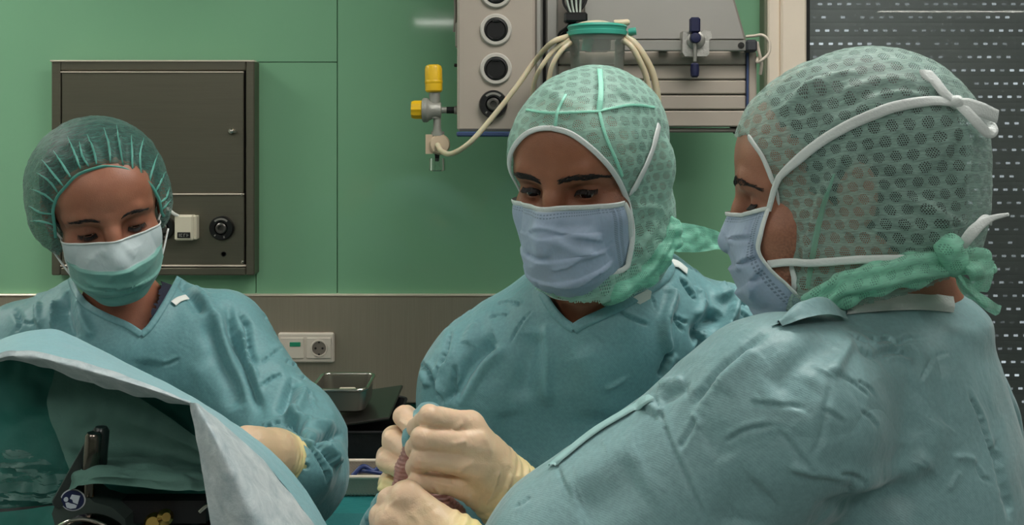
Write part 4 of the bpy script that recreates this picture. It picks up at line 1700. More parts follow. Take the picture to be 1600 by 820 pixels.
def gown_build(name, prims, root, mat, lo, hi, h, holes=(), lines=(), crumple=(), zfine=1.1, label=None, smooth=3, wr=0.0015, seed=0.0, cutfn=None, gain=1.15):
    lo, hi = np.array(lo, float), np.array(hi, float)
    zs = np.concatenate([np.arange(lo[2], zfine, 0.03), np.arange(zfine, hi[2], h)])
    V, F = sdf_mesh(prims, lo, hi, h, smooth=smooth, zs=zs)
    N = vnormals(V, F)
    m = V[:, 2] > zfine - 0.02
    dsp = np.zeros(len(V))
    q = V[m]
    dsp[m] = wr * (pnoise(q * 9 + seed) * 1.6 + ridged(q * np.array([16, 12, 9]) + seed) * 1.3 + ridged(q * np.array([34, 30, 22]) + seed + 4) * 0.45)
    for c, rad, amp, vec in crumple:
        c = np.array(c, float)
        w = np.exp(-(np.linalg.norm(V - c, axis=1) / rad) ** 2)
        k = w > 0.03
        dsp[k] += amp * w[k] * ridged(V[k] * np.array(vec) + seed)
    V = V + N * dsp[:, None]
    cen = V[F].mean(1)
    px, py = px_of(cen)
    fn = np.cross(V[F[:, 2]] - V[F[:, 0]], V[F[:, 3]] - V[F[:, 1]])
    msk = (px > -15) & (px < 1615) & (py < 835) & (np.einsum('ij,ij->i', fn, cen - np.array([0, 0, CAM_Z])) < 0) & (cen[:, 2] > zfine)
    V, F = subdiv(V, F, msk)
    if lines:
        V = fold(V, F, lines, gain)
    dele = np.zeros(len(F), bool)
    cen = V[F].mean(1)
    px, py = px_of(cen)
    for poly, ymax in holes:
        dele |= in_poly(px, py, poly) & (cen[:, 1] < ymax)
    if cutfn is not None:
        dele |= cutfn(cen)
    S = Surf(V, F)
    V2, F2, u = keep_faces(V, F, ~dele) if dele.any() else (V, F, None)
    if dele.any():
        rims = []
        for poly, ymax in holes:
            pts = spl(np.array(list(poly) + [poly[0]], float), 6)
            for x, y in pts:
                p, n = S.hit(x, y)
                if p is not None and p[1] < ymax:
                    rims.append(p)
        if rims:
            rims = np.array(rims)
            e = np.sort(edges_of(F2), axis=1)
            key, cnt = np.unique(e[:, 0].astype(np.int64) * len(V2) + e[:, 1], return_counts=True)
            bk = key[cnt == 1]
            bv = np.unique(np.concatenate([bk // len(V2), bk % len(V2)])).astype(int)
            for i in bv:
                dd = np.linalg.norm(rims - V2[i], axis=1)
                j = dd.argmin()
                if dd[j] < 0.012:
                    V2[i] = rims[j]
    o = mesh_obj(name, V2, F2, mat, root, True, label=label)
    return o, S


def legs_build(root, x, y, ang, top=0.75):
    """trousers and clogs under the gown"""
    ca, sa = math.cos(ang), math.sin(ang)
    pr = []
    for q in (-1, 1):
        ox, oy = q * 0.10 * ca, q * 0.10 * sa
        pr += [(RC((x + ox * 0.9, y + oy * 0.9, top), (x + ox, y + oy, 0.10), 0.095, 0.062), 0.03, '+')]
    lo, hi = bounds(pr, 0.03)
    V, F = sdf_mesh(pr, lo, hi, 0.016, smooth=2)
    mesh_obj('trousers', V, F, M['trouser'], root)
    for q in (-1, 1):
        ox, oy = q * 0.10 * ca, q * 0.10 * sa
        f = np.array((sa, -ca, 0))
        c = np.array((x + ox, y + oy, 0.0))
        pr = [(EL(c + f * 0.07 + np.array((0, 0, 0.035)), (0.05, 0.13, 0.045), np.array(Matrix.Rotation(ang, 3, 'Z'))), 0.01, '+'),
              (EL(c + np.array((0, 0, 0.05)), (0.045, 0.07, 0.05), np.array(Matrix.Rotation(ang, 3, 'Z'))), 0.03, '+')]
        lo, hi = bounds(pr, 0.02)
        V, F = sdf_mesh(pr, lo, hi, 0.01, smooth=1)
        V[:, 2] = np.maximum(V[:, 2], 0.001)
        mesh_obj('clog', V, F, M['clog'], root)
# ================================================================ the surgeon in the middle
M['skin_m'] = skin_mat('skin_tan', srgb(158, 104, 78), srgb(112, 66, 48))
M['hood_m'] = lace_mat('mint_lace', srgb(176, 228, 210), 0.62, 0.12, 0.0022, 0.0170, 0.36, 0.3)
M['tie_mint'] = lace_mat('tie_mint', srgb(150, 232, 204), 0.4, 0.12, 0.0022, 0.017, 0.3, 0.3)
M['seam'] = plain('mint_seam', srgb(140, 214, 190), 0.5, bump=(300, .0008))
M['mask_blue'] = mask_mat('mask_blue', srgb(172, 192, 216))
M['strap'] = plain('white_strap', srgb(218, 224, 222), 0.55, bump=(500, .0006))
man = thing('person', 'person in light green tied hood and blue mask, face half turned, gloved hands clasped', 'person', (0.12, 1.27, 0))
HM = Head((0.0946, 1.2, CAM_Z - 61 / FPX * 1.2), -30, 12, 0, 1.04, eye_open=0.0048, look=-0.0022, cran=(0.034, 0.076))
HM.neck((0.105, 1.255, HM.o[2] - 0.24), 0.056, [((0.11, 1.29, HM.o[2] - 0.34), 0.06)])
def stub_m(V):
    a = np.exp(-((np.abs(V[:, 0]) - 0.066) / 0.012) ** 2) * np.clip((0.02 - V[:, 2]) / 0.04, 0, 1) * np.clip((0.075 - V[:, 1]) / 0.03, 0, 1) * (V[:, 2] > -0.11)
    return np.clip(a * 1.3, 0, 0.95)
HM.build(man, M['skin_m'], stub=stub_m)
HM.eyes(man, 16, -4)
HM.lashes(man, 0.0030, 0.0010)
HM.brows(man, [(0.009, 0.1, 0.0120), (0.024, 0.098, 0.0155), (0.040, 0.09, 0.0175), (0.056, 0.075, 0.0135)], 0.0027, 200, 0.00045, 3)

def hair_shell(H, root, d=0.0035, dz=None, h=0.004):
    dz = d if dz is None else dz
    pr = [(EL((0, -0.012, H.cran[0] + 0.002), (0.077 + d, 0.097 + d, H.cran[1] + dz)), 0.01, '+'), (EL((0, -0.045, -0.02), (0.066, 0.060, 0.06)), 0.03, '+')]
    lo, hi = bounds(pr, 0.02)
    V, F = sdf_mesh(pr, lo, hi, h, smooth=1)
    V = V + vnormals(V, F) * (0.0012 * ridged(V * np.array([120, 60, 60])))[:, None]
    c = V[F].mean(1)
    V, F, u = keep_faces(V, F, ~((c[:, 1] > 0.03 + np.clip(c[:, 2] - 0.055, 0, 1) * 2.4) | (c[:, 2] < -0.075)))
    return mesh_obj('hair', H.wor(V), F if np.linalg.det(H.R) > 0 else F[:, ::-1], M['hair'], root)
hair_shell(HM, man)
# hood
nb = HM.loc((0.115, 1.25, HM.o[2] - 0.185))
hp = [(EL((0, -0.012, 0.036), (0.085, 0.106, 0.083)), 0.01, '+'),
      (EL((0, 0.045, 0.026), (0.068, 0.058, 0.060)), 0.03, '+'),
      (EL((0, -0.015, -0.045), (0.086, 0.086, 0.085)), 0.03, '+'),
      (EL((0, 0.038, -0.090), (0.058, 0.060, 0.050)), 0.03, '+'),
      (RC((0, -0.005, -0.080), nb, 0.076, 0.074), 0.035, '+'),
      (RC((0, 0.035, -0.125), HM.loc((0.075, 1.215, HM.o[2] - 0.168)), 0.052, 0.05), 0.03, '+')]
hp += [(grow(p, 0.006), k, m) for p, k, m in HM.ear if m == '+']
edge_m = [(862, 200), (893, 209), (929, 236), (958, 268), (975, 300), (984, 331), (988, 361), (985, 395), (978, 425)]
hl = [([(1048, 392), (1015, 425), (975, 452), (930, 478)], 0.004, 0.006, 'p'), ([(1048, 372), (1020, 405), (985, 438)], 0.004, 0.005, 'p'),
      ([(1045, 352), (1022, 385), (1000, 410)], 0.0035, 0.005, 'p'), ([(1050, 408), (1010, 445), (960, 470)], 0.003, 0.004, 'r'),
      ([(985, 325), (1015, 322), (1048, 330)], 0.002, 0.004, 'p'), ([(990, 400), (1012, 372), (1030, 340)], 0.002, 0.004, 'r'),
      ([(845, 462), (880, 478), (915, 482)], 0.003, 0.005, 'p'),
      ([(822, 172), (865, 176), (936, 174)], 0.0022, 0.004, 'p'), ([(936, 174), (985, 164), (1020, 168)], 0.0022, 0.004, 'p'),
      ([(937, 110), (938, 140), (936, 174)], 0.0025, 0.004, 'r'), ([(866, 200), (870, 185), (880, 140)], 0.0015, 0.003, 'r'),
      ([(840, 130), (870, 150), (880, 170)], 0.002, 0.006, 'r'), ([(960, 130), (985, 150), (1000, 165)], 0.002, 0.006, 'r')]
hood, SHM, rim = hood_build(HM, hp, man, 'hood', M['hood_m'], edge_m, [(-0.03, 0.08, -0.098), (0, 0.09, -0.102), (0.03, 0.08, -0.098)], (-0.75, 0.65, 0.25), lines=hl, wr=0.0013, seed=2.0, zcut=lambda w: w[:, 2] < P(895, 490, 1.10)[2] + 0.15 * (w[:, 1] - 1.10) + 0.10 * (np.abs(w[:, 0] - 0.08)) )
rimn = np.array([SHM.near(p)[1] for p in rim])
ribbon('elastic_band', rim + rimn * 0.0008, rimn, 0.0062, 0.0016, M['strap'], hood)
for pts, w in (([(937, 109), (939, 140), (936, 174)], 0.008), ([(936, 174), (945, 210), (962, 250), (972, 275)], 0.005),
               ([(823, 172), (865, 177), (936, 174)], 0.004), ([(936, 174), (985, 164), (1022, 168)], 0.004), ([(867, 200), (872, 172), (884, 148)], 0.004)):
    p, n = SHM.line(pts, 0.0008)
    ribbon('seam', p, n, w * 0.8, 0.0005, M['seam'], hood)
# tied tail of the hood behind the neck
def cloth_strip(name, left, right, mat, parent, nu=30, nv=14, wob=0.004, seed=0.0, uvs=0.1, label=None):
    L, R_ = spl(np.array(left, float), 12), spl(np.array(right, float), 12)
    L = L[np.linspace(0, len(L) - 1, nu).astype(int)]
    R_ = R_[np.linspace(0, len(R_) - 1, nu).astype(int)]
    t = np.linspace(0, 1, nv)[None, :, None]
    V = L[:, None] * (1 - t) + R_[:, None] * t
    q = V.reshape(-1, 3)
    n = np.cross(np.gradient(V, axis=0), np.gradient(V, axis=1)).reshape(-1, 3)
    n /= np.linalg.norm(n, axis=1, keepdims=True) + 1e-12
    q = q + n * (wob * ridged(q * 40 + seed) + wob * 0.5 * pnoise(q * 90 + seed))[:, None]
    uu, vv = np.meshgrid(np.linspace(0, 1, nu), np.linspace(0, 1, nv), indexing='ij')
    return mesh_obj(name, q, grid_faces(nu, nv), mat, parent, True, uv=np.stack([uu.ravel() * uvs, vv.ravel() * uvs * 0.5], 1), label=label)
YT = 1.29
cloth_strip('tie_tail', [P(1036, 352, YT), P(1062, 347, YT), P(1095, 352, YT + .01), P(1122, 361, YT + .02), P(1135, 368, YT + .02)],
            [P(1040, 388, YT - .02), P(1062, 392, YT - .02), P(1090, 394, YT), P(1115, 390, YT + .01), P(1131, 386, YT + .01)], M['tie_mint'], hood, wob=0.004)

# gathered neck tie of the hood
tpts = []
for x, y, r in ((1054, 350, .008), (1046, 372, .012), (1030, 402, .0135), (1005, 430, .012), (968, 455, .010), (925, 474, .007)):
    h_, n_ = SHM.hit(min(x, 1036), y, 0.0)
    tpts.append((P(x, y, (h_[1] if h_ is not None else 1.25) + (0.006 if x < 1040 else 0.02)), r))
tpr = [(RC(tpts[i][0], tpts[i + 1][0], tpts[i][1], tpts[i + 1][1]), 0.01, '+') for i in range(len(tpts) - 1)]
V, F = sdf_mesh(tpr, *bounds(tpr, 0.015), 0.0026, smooth=1)
x_, y_ = px_of(V)
ln = (y_ - np.interp(x_, [925, 968, 1005, 1030, 1046, 1054], [474, 455, 430, 402, 372, 350]))
V = V + vnormals(V, F) * (0.0020 * np.sin(ln / 4.0 + 1.5 * pnoise(V * 16)) + 0.0020 * ridged(V * np.array([40, 30, 50])))[:, None]
mesh_obj('neck_tie', V, F, M['tie_mint'], hood, True, uv=V[:, [0, 2]])

# mask
mp = dict(v=[0, .3, .55, .8, 1], yc=[.112, .124, .128, .122, .092], zc=[-.012, -.044, -.072, -.102, -.124],
          xe=[.0530, .0550, .0565, .0570, .0480], ye=[.064, .058, .051, .043, .034], xe2=[.0560, .0580, .0600, .0600, .0500], ye2=[.044, .036, .028, .024, .024], ze2=[-.024, -.046, -.066, -.086, -.102], ze=[-.020, -.042, -.062, -.082, -.098],
          ridge=[.010, .014, .004, 0, 0], pleats=[(.28, .0022, .12, .12), (.52, .0026, .12, .04), (.74, .0022, .12, -.05)], seed=1.0)
Wm, fw, uv = mask_shape(HM, mp)
nu, nv = Wm.shape[:2]
vv = uv[:, 1]
Wm = mask_fold(Wm, HM, [([(948, 378), (923, 372), (885, 366), (841, 357), (817, 369)], .0042, .0050, 'p'), ([(855, 370), (880, 384), (905, 394), (935, 396)], .0040, .0060, 'r'),
                        ([(953, 394), (910, 402), (885, 417), (855, 422)], .0036, .0045, 'p'), ([(818, 394), (838, 406), (862, 404)], .0030, .0040, 'c'),
                        ([(962, 411), (929, 430), (895, 449), (847, 446)], .0040, .0050, 'p'), ([(828, 330), (850, 340), (880, 345)], .0020, .0060, 'r'), ([(835, 440), (845, 455), (870, 462)], .0022, .0030, 'c'),
                        ([(870, 350), (890, 355), (930, 350)], -.0022, .0050, 'r'), ([(960, 375), (950, 390), (958, 405)], .0020, .0030, 'c')])
white = np.clip((0.035 - vv) / 0.006, 0, 1)
mk = mesh_obj('face_mask', Wm.reshape(-1, 3), grid_faces(nu, nv), M['mask_blue'], man, True, uv=uv, attr={'white': white})
SMM = Surf(Wm.reshape(-1, 3), grid_faces(nu, nv))
def rim_ribbon(line, w, name, parent, head):
    n = np.array([line[i] - head.o for i in range(len(line))])
    n /= np.linalg.norm(n, axis=1, keepdims=True)
    return ribbon(name, line + n * 0.001, n, w, 0.0014, M['strap'], parent)
rim_ribbon(Wm[:, 0], 0.006, 'nose_band', mk, HM)
rim_ribbon(Wm[0, :], 0.006, 'side_band', mk, HM)
rim_ribbon(Wm[-1, :], 0.006, 'side_band', mk, HM)
rim_ribbon(Wm[:, -1], 0.003, 'chin_band', mk, HM)
def strap_line(surf, start, pts, lift=0.002, end=None):
    p, n = surf.line(pts, lift)
    return p, n
p, n = SHM.line([(968, 325), (985, 300), (1005, 262), (1018, 230), (1027, 196)], 0.0022)
s0 = Wm[0, 0] if abs(px_of(Wm[0, 0][None])[0][0] - 968) < abs(px_of(Wm[-1, 0][None])[0][0] - 968) else Wm[-1, 0]
p = np.vstack([s0[None], p]); n = np.vstack([n[:1], n])
ribbon('tie_strap', p, n, 0.0085, 0.0014, M['strap'], mk)

# gown
gm = [(EL(P(930, 700, 1.33), (0.195, 0.135, 0.25)), 0.05, '+'),
      (RC((0.12, 1.36, 1.20), (0.12, 1.38, 0.55), 0.165, 0.190), 0.08, '+'),
      (RC(P(930, 525, 1.27), P(800, 580, 1.29), 0.095, 0.076), 0.06, '+'),
      (RC(P(800, 580, 1.29), P(752, 610, 1.28), 0.076, 0.072), 0.05, '+'),
      (RC(P(752, 608, 1.28), P(722, 840, 1.24), 0.070, 0.062), 0.035, '+'),
      (RC(P(722, 850, 1.24), P(628, 838, 1.075), 0.062, 0.046), 0.03, '+'),
      (RC(P(945, 520, 1.28), P(1120, 540, 1.325), 0.095, 0.080), 0.06, '+'),
      (RC(P(1125, 545, 1.325), P(1175, 790, 1.33), 0.076, 0.066), 0.035, '+'),
      (RC(P(1175, 800, 1.33), P(905, 800, 1.05), 0.062, 0.038), 0.03, '+'),
      (EL(P(985, 450, 1.30), (0.080, 0.070, 0.055)), 0.03, '+')]
gl = [([(833, 481), (812, 507), (796, 537)], .0024, .0022, 'c'),
      ([(778, 528), (753, 545), (733, 570), (714, 608), (702, 632)], -.0085, .0105, 'r'), ([(795, 545), (762, 562), (735, 600), (712, 640)], .0040, .0070, 'r'),
      ([(711, 566), (703, 600), (697, 632)], .0055, .0042, 'c'), ([(654, 567), (668, 580), (680, 605), (693, 634)], .0050, .0038, 'c'),
      ([(740, 478), (716, 494), (701, 504)], .0030, .0026, 'c'), ([(704, 510), (697, 545), (684, 580), (683, 612)], .0042, .0040, 'c'),
      ([(660, 572), (664, 590), (668, 606)], .0040, .0060, 'r'), ([(690, 560), (682, 590), (690, 625)], .0040, .0045, 'r'),
      ([(772, 474), (795, 471), (815, 477)], .0024, .0024, 'c'), ([(766, 496), (780, 491), (794, 493)], .0022, .0022, 'c'), ([(745, 500), (735, 520), (728, 540)], .0030, .0080, 'r'),
      ([(853, 500), (856, 560), (851, 640)], .0035, .0080, 'r'), ([(835, 515), (824, 570), (816, 630)], -.0045, .0130, 'r'),
      ([(790, 640), (794, 680), (800, 720)], -.0030, .0130, 'r'), ([(944, 607), (962, 600), (982, 588)], .0018, .0026, 'r'), ([(905, 540), (925, 590), (930, 660)], .003, .020, 'r'),
      ([(1063, 431), (1075, 451), (1090, 470)], .0040, .0032, 'c'), ([(964, 484), (986, 497), (1018, 509)], .0024, .0024, 'c'), ([(1020, 463), (1024, 482)], .0020, .0022, 'c'),
      ([(1047, 440), (1050, 467), (1039, 500), (1040, 533), (1045, 558)], .0060, .0070, 'r'), ([(1049, 490), (1058, 504), (1067, 517)], .0028, .0026, 'c'), ([(1056, 495), (1066, 502), (1077, 503)], .0026, .0024, 'c'),
      ([(1110, 463), (1140, 466), (1146, 485), (1138, 505), (1118, 535)], .0085, .0060, 'r'), ([(1126, 486), (1106, 503), (1092, 518), (1098, 535)], -.0100, .0085, 'r'),
      ([(1100, 505), (1110, 500), (1122, 494)], .0030, .0026, 'r'), ([(1096, 520), (1104, 514), (1112, 512)], .0030, .0026, 'r'),
      ([(1048, 548), (1040, 568), (1031, 592)], .0070, .0044, 'c'), ([(1104, 528), (1096, 540), (1089, 552)], .0060, .0050, 'c'),
      ([(1148, 473), (1160, 474), (1172, 477)], .0024, .0022, 'c'), ([(1156, 486), (1170, 498), (1182, 511)], .0030, .0026, 'c'), ([(1123, 439), (1139, 449), (1162, 465)], .0030, .0032, 'r'),
      ([(1069, 412), (1095, 425), (1126, 440)], .0020, .0022, 'c'), ([(1090, 445), (1100, 470), (1090, 500)], .003, .006, 'r'),
      ([(600, 770), (585, 795), (575, 820)], .004, .007, 'r'), ([(625, 790), (605, 800), (590, 822)], .003, .004, 'c')]
neck_m = [(846, 455), (862, 482), (880, 502), (897, 514), (915, 503), (950, 487), (1000, 460), (1040, 432), (1050, 405), (990, 350), (850, 400)]
gown, SGM = gown_build('gown', gm, man, M['gown'], (-0.35, 0.95, 0.45), (0.56, 1.62, 1.62), 0.0045, holes=[(neck_m, 1.6)], lines=gl, zfine=1.12,
                       crumple=[(P(720, 600, 1.25), 0.10, 0.004, (16, 16, 9)), (P(1090, 500, 1.27), 0.09, 0.004, (18, 10, 14)), (P(610, 800, 1.05), 0.06, 0.003, (22, 22, 22))], seed=1.3, gain=1.9, wr=0.0010)
p, n = SGM.line([(848, 458), (862, 482), (880, 502), (897, 514)], 0.001)
ribbon('collar_band', p, n, 0.011, 0.002, M['gown'], gown)
p, n = SGM.line([(897, 514), (915, 503), (950, 487), (1000, 460), (1040, 432), (1049, 408)], 0.001)
ribbon('collar_band', p, n, 0.013, 0.002, M['gown'], gown)
b = MB()
Yc = SGM.hit(1000, 462)[0][1] - 0.006
b.prism([((x - CX) / FPX * Yc, CAM_Z - (y - CY) / FPX * Yc) for x, y in ((981, 468), (1012, 452), (1018, 455), (1016, 466), (1000, 475), (992, 471))], Yc - 0.002, Yc)
b.build('collar_tag', M['white_paper'], gown)
p, n = SGM.line([(1049, 412), (1058, 414), (1066, 420), (1072, 425)], 0.002)
ribbon('neck_tape', p, n, 0.014, 0.001, M['white_cloth'], gown)
legs_build(man, 0.12, 1.36, 0.0)
# ================================================================ the surgeon on the right, seen from his left and behind
M['skin_r'] = skin_mat('skin_light', srgb(176, 122, 98), srgb(128, 78, 60), srgb(92, 62, 50))
M['hood_r'] = lace_mat('deep_green_lace', srgb(170, 206, 194), 0.85, 0.24, 0.0021, 0.0155, 0.35, 0.25)
M['tie_green'] = lace_mat('tie_green', srgb(165, 240, 212), 0.5, 0.12, 0.0021, 0.0155, 0.30, 0.3)
right = thing('person', 'person seen in profile from behind, green tied hood, blue mask, broad gown back', 'person', (0.42, 0.98, 0))
HR = Head(P(1318, 300, 0.92), -108, 6, 0, 0.94, eye_open=0.0036)
HR.neck(P(1400, 500, 0.96), 0.058, [(P(1400, 640, 0.98), 0.07)])
def stub_r(V):
    a = np.clip((0.0 - V[:, 2]) / 0.03, 0, 1) * np.clip((0.085 - V[:, 1]) / 0.03, 0, 1) * np.clip((V[:, 1] + 0.0) / 0.03, 0, 1) * (V[:, 2] > -0.13)
    return np.clip(a * (0.35 + 0.5 * np.clip((-0.03 - V[:, 2]) / 0.05, 0, 1)), 0, 0.8)
HR.build(right, M['skin_r'], stub=stub_r)
HR.eyes(right, 16, 0)
HR.lashes(right, 0.0006, 0.001)
HR.brows(right, [(0.008, 0.1, 0.017), (0.024, 0.098, 0.021), (0.040, 0.09, 0.021), (0.054, 0.075, 0.014)], 0.0028, 110, 0.00042, 5)
hair_shell(HR, right)
nbl = HR.loc(P(1398, 500, 0.955))
hp = [(EL((0, -0.012, 0.040), (0.086, 0.108, 0.096)), 0.01, '+'),
      (EL((0, -0.046, 0.036), (0.080, 0.086, 0.092)), 0.03, '+'),
      (EL((0, 0.044, 0.042), (0.066, 0.052, 0.058)), 0.02, '+'),
      (EL((0, -0.015, -0.045), (0.084, 0.088, 0.085)), 0.03, '+'),
      (EL((0, -0.055, -0.025), (0.070, 0.064, 0.065)), 0.04, '+'),
      (EL((0, 0.040, -0.085), (0.056, 0.050, 0.045)), 0.03, '+'),
      (RC((0, -0.010, -0.080), nbl, 0.074, 0.074), 0.035, '+')]
hp += [(grow(p, 0.003), 0.004, m) for p, k, m in HR.ear if m == '+']
edge_r = [(1171, 213), (1180, 226), (1193, 245), (1207, 279), (1215, 300), (1221, 343), (1233, 398), (1246, 450)]
hl = [([(1298, 335), (1299, 285), (1316, 248), (1338, 258), (1346, 300)], 0.003, 0.006, 'r'), ([(1262, 430), (1268, 370), (1285, 310), (1308, 270)], 0.004, 0.006, 'p'),
      ([(1325, 262), (1350, 320), (1400, 370), (1470, 395)], 0.002, 0.008, 'p'),
      ([(1330, 255), (1400, 265), (1450, 290)], 0.002, 0.006, 'r'), ([(1350, 262), (1420, 310), (1500, 350)], 0.0025, 0.007, 'p'),
      ([(1500, 185), (1470, 240), (1430, 270)], 0.002, 0.006, 'r'), ([(1505, 180), (1515, 240), (1500, 300)], 0.0025, 0.006, 'p'),
      ([(1240, 150), (1290, 122), (1350, 112)], 0.003, 0.006, 'p'), ([(1215, 180), (1260, 140), (1300, 128)], 0.0025, 0.006, 'r'),
      ([(1300, 150), (1380, 125), (1440, 130)], 0.002, 0.005, 'r'), ([(1340, 160), (1400, 145), (1450, 150)], 0.002, 0.005, 'p'),
      ([(1290, 200), (1330, 180), (1380, 160)], 0.002, 0.006, 'r'), ([(1250, 300), (1258, 370), (1262, 440)], 0.0025, 0.006, 'r'),
      ([(1440, 310), (1480, 340), (1515, 350)], 0.003, 0.006, 'p'), ([(1380, 330), (1440, 370), (1490, 385)], 0.003, 0.007, 'r'),
      ([(1460, 330), (1490, 372), (1500, 390)], 0.003, 0.005, 'p')]
hood_r, SHR, rim = hood_build(HR, hp, right, 'hood', M['hood_r'], edge_r, [(-0.03, 0.06, -0.115), (0, 0.075, -0.122), (0.03, 0.06, -0.115)], (-1, 0.02, 0.1), lines=hl, wr=0.0015, seed=7.0, zcut=lambda w: w[:, 2] < P(1262, 476, .9)[2] + 0.32 * (w[:, 0] - P(1262, 492, .9)[0]))
rimn = np.array([SHR.near(p)[1] for p in rim])
ribbon('elastic_band', rim + rimn * 0.0006, rimn, 0.0052, 0.0014, M['strap'], hood_r)

p, n = SHR.line([(1303, 272), (1288, 315), (1277, 360), (1268, 410), (1262, 450)], 0.0006)
ribbon('seam', p, n, [0.002, 0.004, 0.005, 0.005, 0.004], 0.0003, M['tie_green'], hood_r)
mp = dict(v=[0, .25, .45, .62, .8, 1], yc=[.104, .113, .116, .115, .107, .078], zc=[-.012, -.034, -.058, -.080, -.104, -.124],
          xe=[.0565, .0560, .0555, .0570, .0560, .0480], ye=[.068, .076, .081, .073, .052, .034], ze=[-.006, -.026, -.044, -.061, -.085, -.108],
          ridge=[.010, .010, .004, 0, 0, 0], pleats=[(.30, .003, .10, .10), (.52, .005, .10, .05), (.70, .005, .10, -.02)], seed=4.0)
Wm, fw, uv = mask_shape(HR, mp)
nu, nv = Wm.shape[:2]
Wm = mask_fold(Wm, HR, [([(1176, 366), (1150, 370), (1136, 382)], .0050, .0050, 'p'), ([(1183, 396), (1164, 404), (1148, 424)], .0060, .0050, 'p'),
                        ([(1193, 412), (1176, 436), (1173, 475)], .0050, .0045, 'p'), ([(1225, 430), (1235, 460), (1244, 485)], .0012, .0022, 'c')])
mk = mesh_obj('face_mask', Wm.reshape(-1, 3), grid_faces(nu, nv), M['mask_blue'], right, True, uv=uv, attr={'white': np.clip((0.03 - uv[:, 1]) / 0.006, 0, 1)})
rim_ribbon(Wm[:, 0], 0.004, 'nose_band', mk, HR)
rim_ribbon(Wm[0, :], 0.005, 'side_band', mk, HR)
rim_ribbon(Wm[-1, :], 0.005, 'side_band', mk, HR)
rim_ribbon(Wm[:, -1], 0.003, 'chin_band', mk, HR)
near = 0 if Wm[0, 0][1] < Wm[-1, 0][1] else -1
p, n = SHR.line([(1210, 287), (1240, 256), (1290, 217), (1345, 187), (1400, 167), (1450, 160), (1488, 163)], 0.003)
p = np.vstack([Wm[near, 2][None], p]); n = np.vstack([n[:1], n])
ribbon('tie_strap', p, n, [0.005, 0.0085, 0.009, 0.0095, 0.009, 0.008], 0.0014, M['strap'], mk)
i0 = int(0.60 * (nv - 1))
p, n = SHR.line([(1236, 408), (1290, 408), (1340, 404), (1420, 401), (1494, 399)], 0.004)
p = np.vstack([Wm[near, i0][None], p]); n = np.vstack([n[:1], n])
ribbon('tie_strap', p, n, 0.007, 0.0014, M['strap'], mk)
# bow of the upper straps
kp, kn = SHR.hit(1489, 163, 0.004)
def free_ribbon(name, pts, w, mat, parent, face=(0, -1, 0.2)):
    q = spl(np.array(pts, float), 8)
    n_ = np.tile(np.array(face, float), (len(q), 1))
    return ribbon(name, q, n_, w, 0.0012, mat, parent)
Yk = kp[1]
free_ribbon('bow_loop', [kp, P(1508, 172, Yk - .006), P(1527, 192, Yk - .01), P(1543, 208, Yk - .008), P(1552, 203, Yk), P(1540, 188, Yk + .006), P(1515, 172, Yk + .006), kp], 0.009, M['strap'], mk)
free_ribbon('strap_end', [kp, P(1510, 163, Yk - .004), P(1535, 172, Yk - .006), P(1558, 182, Yk)], [0.006, 0.012, 0.013, 0.012], M['strap'], mk)
p, n = SHR.line([(1442, 116), (1455, 130), (1470, 147), (1488, 162)], 0.004)
ribbon('strap_end', p, n, [0.011, 0.012, 0.009, 0.006], 0.0014, M['strap'], mk)
b = MB(); b.lathe([(0.0005, -0.006), (0.005, -0.004), (0.0065, 0), (0.005, 0.004), (0.0005, 0.006)], kp, kn, 16)
b.build('knot', M['strap'], mk, True)
k2, n2 = SHR.hit(1498, 398, 0.006)
Y2 = k2[1]
free_ribbon('strap_end', [k2, P(1506, 382, Y2 - .012), P(1520, 362, Y2 - .014), P(1536, 348, Y2 - .008), P(1552, 340, Y2), P(1575, 335, Y2 + .01)], [0.008, 0.009, 0.010, 0.008, 0.005, 0.003], M['strap'], mk)
free_ribbon('strap_end', [k2, P(1510, 376, Y2 - .010), P(1526, 356, Y2 - .008), P(1540, 342, Y2), P(1548, 346, Y2 + .004)], 0.008, M['strap'], mk, (0.3, -1, 0.5))

# gown
gr = [(EL(P(1350, 860, 0.98), (0.150, 0.20, 0.275), np.array(Matrix.Rotation(math.radians(-15), 3, 'Z'))), 0.05, '+'),
      (RC((0.37, 0.98, 1.15), (0.40, 0.97, 0.5), 0.165, 0.190), 0.08, '+'),
      (RC(P(1395, 563, 0.955), P(1215, 650, 0.81), 0.072, 0.072), 0.05, '+'),
      (RC(P(1385, 570, 0.97), P(1390, 610, 1.12), 0.074, 0.076), 0.05, '+'),
      (EL(P(1402, 500, 0.955), (0.080, 0.080, 0.025)), 0.02, '+'),
      (RC(P(1420, 690, 0.96), P(1480, 850, 0.96), 0.075, 0.07), 0.05, '+'),
      (RC(P(1212, 653, 0.81), P(913, 886, 0.83), 0.073, 0.087), 0.04, '+'),
      (RC(P(905, 905, 0.83), P(750, 900, 0.915), 0.066, 0.040), 0.03, '+'),
      (RC(P(1405, 610, 1.12), P(1200, 1050, 1.07), 0.076, 0.064), 0.04, '+'),
      (RC(P(1200, 1050, 1.07), P(900, 980, 1.0), 0.060, 0.045), 0.03, '+')]
A_, B_ = 0.0022, 0.0021
